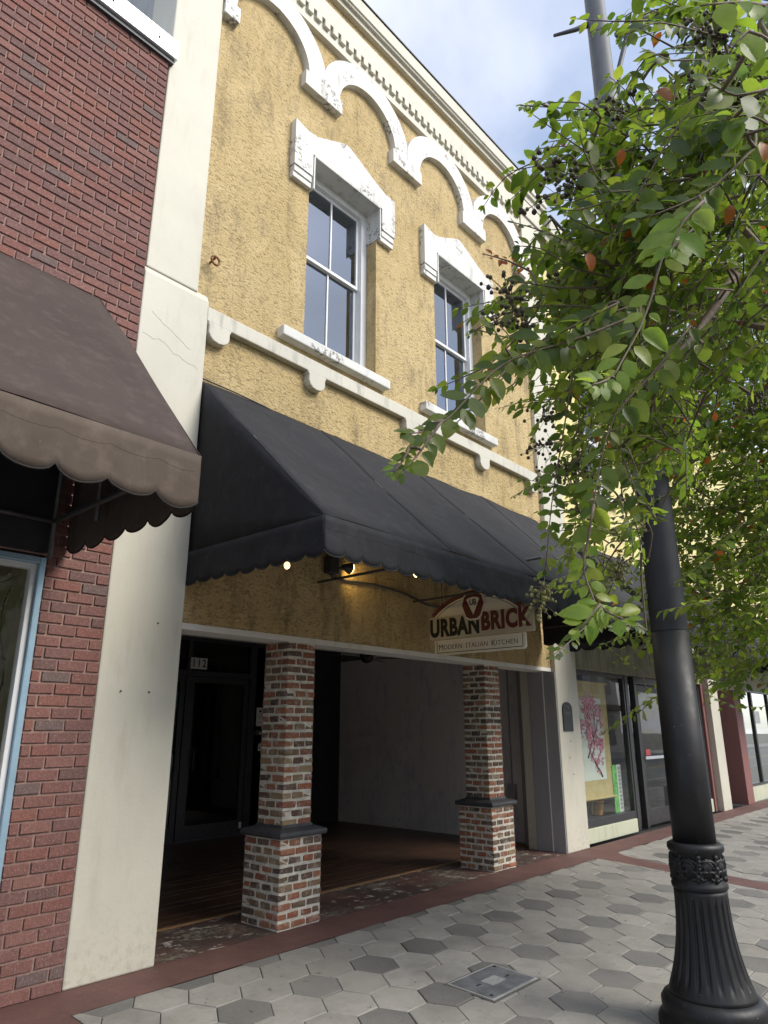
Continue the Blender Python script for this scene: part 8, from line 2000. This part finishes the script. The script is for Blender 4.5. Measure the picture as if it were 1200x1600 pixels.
def tree(name, loc, label, limbs, r0, fills, sprays, tagk):
    t = thing(name, loc, label, 'tree')
    wood = MB(); twigs = MB(); net = []
    for i, lb in enumerate(limbs):
        pts = curve_pts(lb, .12); a = r0 if i == 0 else r0*.62; b = r0*.7 if i == 0 else r0*.13
        wood.tube(pts, a, 10 if i == 0 else 7, r1=b); net += pts if i else pts[-2:]
        wood.build('trunk' if i == 0 else 'limb', M['bark'], t); wood = MB()
    rg = random.Random(hash(name) % 7 + 3); rg = random.Random(9 if tagk == 'A' else 10)
    items = [(s[0], s[1]*.84, s[2], s[3]*.86, True) for s in sprays] + [(f[0], f[1], 'g', f[1]*(.62 if tagk == 'A' else .8), False) for f in fills]
    trunk_top = Vector(limbs[0][-1]); items.sort(key=lambda s: (Vector(s[0][0]) - trunk_top).length)
    lv = {'g': ([], []), 'y': ([], []), 'o': ([], [])}; nobj = 0
    for path, size, kd, sp, near in items:
        base = Vector(path[0]); d0 = (base-trunk_top).length
        best = min(net, key=lambda q: (q-base).length + (.5*max(0, (q-trunk_top).length-d0)))
        dist = (best-base).length
        if dist > .01:
            mid = (best+base)*.5 + Vector((rg.gauss(0, .05), rg.gauss(0, .05), .06))*min(1, dist*2)
            cp = curve_pts([best, mid, base], .08); twigs.tube(cp, min(.0075, .0035+.004*dist), 5, r1=.003, cap=False); net += cp[1::2]
        cp = curve_pts(path, .05); twigs.tube(cp, .0030, 5, r1=.0012); net += cp[::3]
        for (p, d, nn, s) in leaf_frames(path, size, sp, rg, .15 if near else .25, near):
            kk = kd
            if not near and rg.random() < .20: kk = 'y'
            if not near and rg.random() < .012: kk = 'o'
            y_ = nn.cross(d).normalized(); k = rg.randrange(10)
            if near and nobj < 300:
                o = bpy.data.objects.new('leaf', LM[kk][k]); COL.objects.link(o); o.parent = t; o.matrix_parent_inverse = Matrix.Translation(-Vector(t.location))
                o.matrix_basis = Matrix(((d.x*s, y_.x*s, nn.x*s, p.x), (d.y*s, y_.y*s, nn.y*s, p.y), (d.z*s, y_.z*s, nn.z*s, p.z), (0, 0, 0, 1))); nobj += 1
            else:
                V, Fc = lv[kk]; b = len(V); V += [tuple(p + d*(x*s) + y_*(yy*s) + nn*(z*s)) for x, yy, z in TPL[k][0]]; Fc += [tuple(i+b for i in f) for f in TPL[k][1]]
    tw = twigs.build('twigs', M['bark'], t); tw['kind'] = 'stuff'
    for kd, (V, Fc) in lv.items():
        if not V: continue
        me = bpy.data.meshes.new('foliage'); me.from_pydata(V, [], Fc); me.polygons.foreach_set('use_smooth', [True]*len(Fc)); me.materials.append(M['leaf_%si' % kd]); me.update()
        o = link('crown' if kd == 'g' else 'crown_%s_leaves' % {'y': 'young', 'o': 'orange'}[kd], me, None, t); o['kind'] = 'stuff'
    return t, net
rgc = random.Random(31)                              # every spray of the crown has neighbours from the same twig
def clones(fl, k, sd):
    res = list(fl)
    for path, sz, tg in fl:
        for _ in range(k):
            dv = Vector((rgc.gauss(0, sd), rgc.gauss(0, sd), rgc.gauss(0, sd))); tw_ = Vector((rgc.gauss(0, sd*.5), rgc.gauss(0, sd*.5), rgc.gauss(0, sd*.4)))
            res.append(([tuple(Vector(p)+dv+tw_*(i/2)) for i, p in enumerate(path)], sz*rgc.uniform(.85, 1.15), tg))
    return res
FILL_A = clones([f for f in FILL if f[2] == 'A'], 2, .085); FILL_B = clones([f for f in FILL if f[2] == 'B'], 3, .22)
near_tree, netA = tree('crepe_myrtle', (2.2, -5.5, -.28), 'crepe myrtle with large near leaves and seed clusters reaching in from upper right', LIMB_A, .024, FILL_A, SPRAYS, 'A')
far_tree, netB = tree('crepe_myrtle', (9.7, -4.35, -.22), 'farther crepe myrtle with small leaves behind the lamp post at right', LIMB_B, .05, FILL_B, [], 'B')
rg = random.Random(6)
for bi, (c_, cnt, rad, sz, ax) in enumerate(BERRY):      # seed panicles
    c_ = Vector(c_); ax = Vector(ax); mb = MB(); stem = MB(); green = bi in (11, 12)
    stem.tube([c_+ax, c_+ax*.5+Vector((0,0,.004)), c_], .0015, 5, r1=.0008)
    for k in range(cnt):
        f = rg.uniform(-.5, 1.0); q = c_ + ax*f*.6 + Vector((rg.gauss(0, 1), rg.gauss(0, 1), rg.gauss(0, 1))).normalized()*rad*rg.uniform(.25, 1)*(1-.4*max(0, f))
        mb.sphere(q, sz*rg.uniform(.7, 1.15), 7, 5, 1.12); b = c_ + ax*min(1, max(0, f*.6+.12)); stem.tube([b, (b+q)*.5+Vector((0,0,.003)), q], .0007, 3, cap=False)
    best = min(netA, key=lambda q: (q-(c_+ax)).length)
    if (best-(c_+ax)).length < .5: stem.tube([best, c_+ax], .0016, 4, cap=False)
    so = stem.build('panicle', M['bark'], near_tree); bo = mb.build('seed_capsules', M['berry_g'] if green else M['berry'], so); bo['kind'] = 'stuff'
for p in ORANGE:
    d = Vector((rg.uniform(-.4, .2), rg.uniform(-.3, .3), -1)).normalized(); nn = Vector((-.6, -.7, .1)); nn = (nn-d*nn.dot(d)).normalized(); y_ = nn.cross(d); s = .045*rg.uniform(.7, 1.1); p = Vector(p)
    o = bpy.data.objects.new('leaf', LM['o'][rg.randrange(10)]); COL.objects.link(o); o.parent = near_tree; o.matrix_parent_inverse = Matrix.Translation(-Vector(near_tree.location))
    o.matrix_basis = Matrix(((d.x*s, y_.x*s, nn.x*s, p.x), (d.y*s, y_.y*s, nn.y*s, p.y), (d.z*s, y_.z*s, nn.z*s, p.z), (0, 0, 0, 1)))
    best = min(netA, key=lambda q: (q-p).length)
    MB().tube([best, p], .001, 4, cap=False).build('leaf_stalk', M['bark'], near_tree)
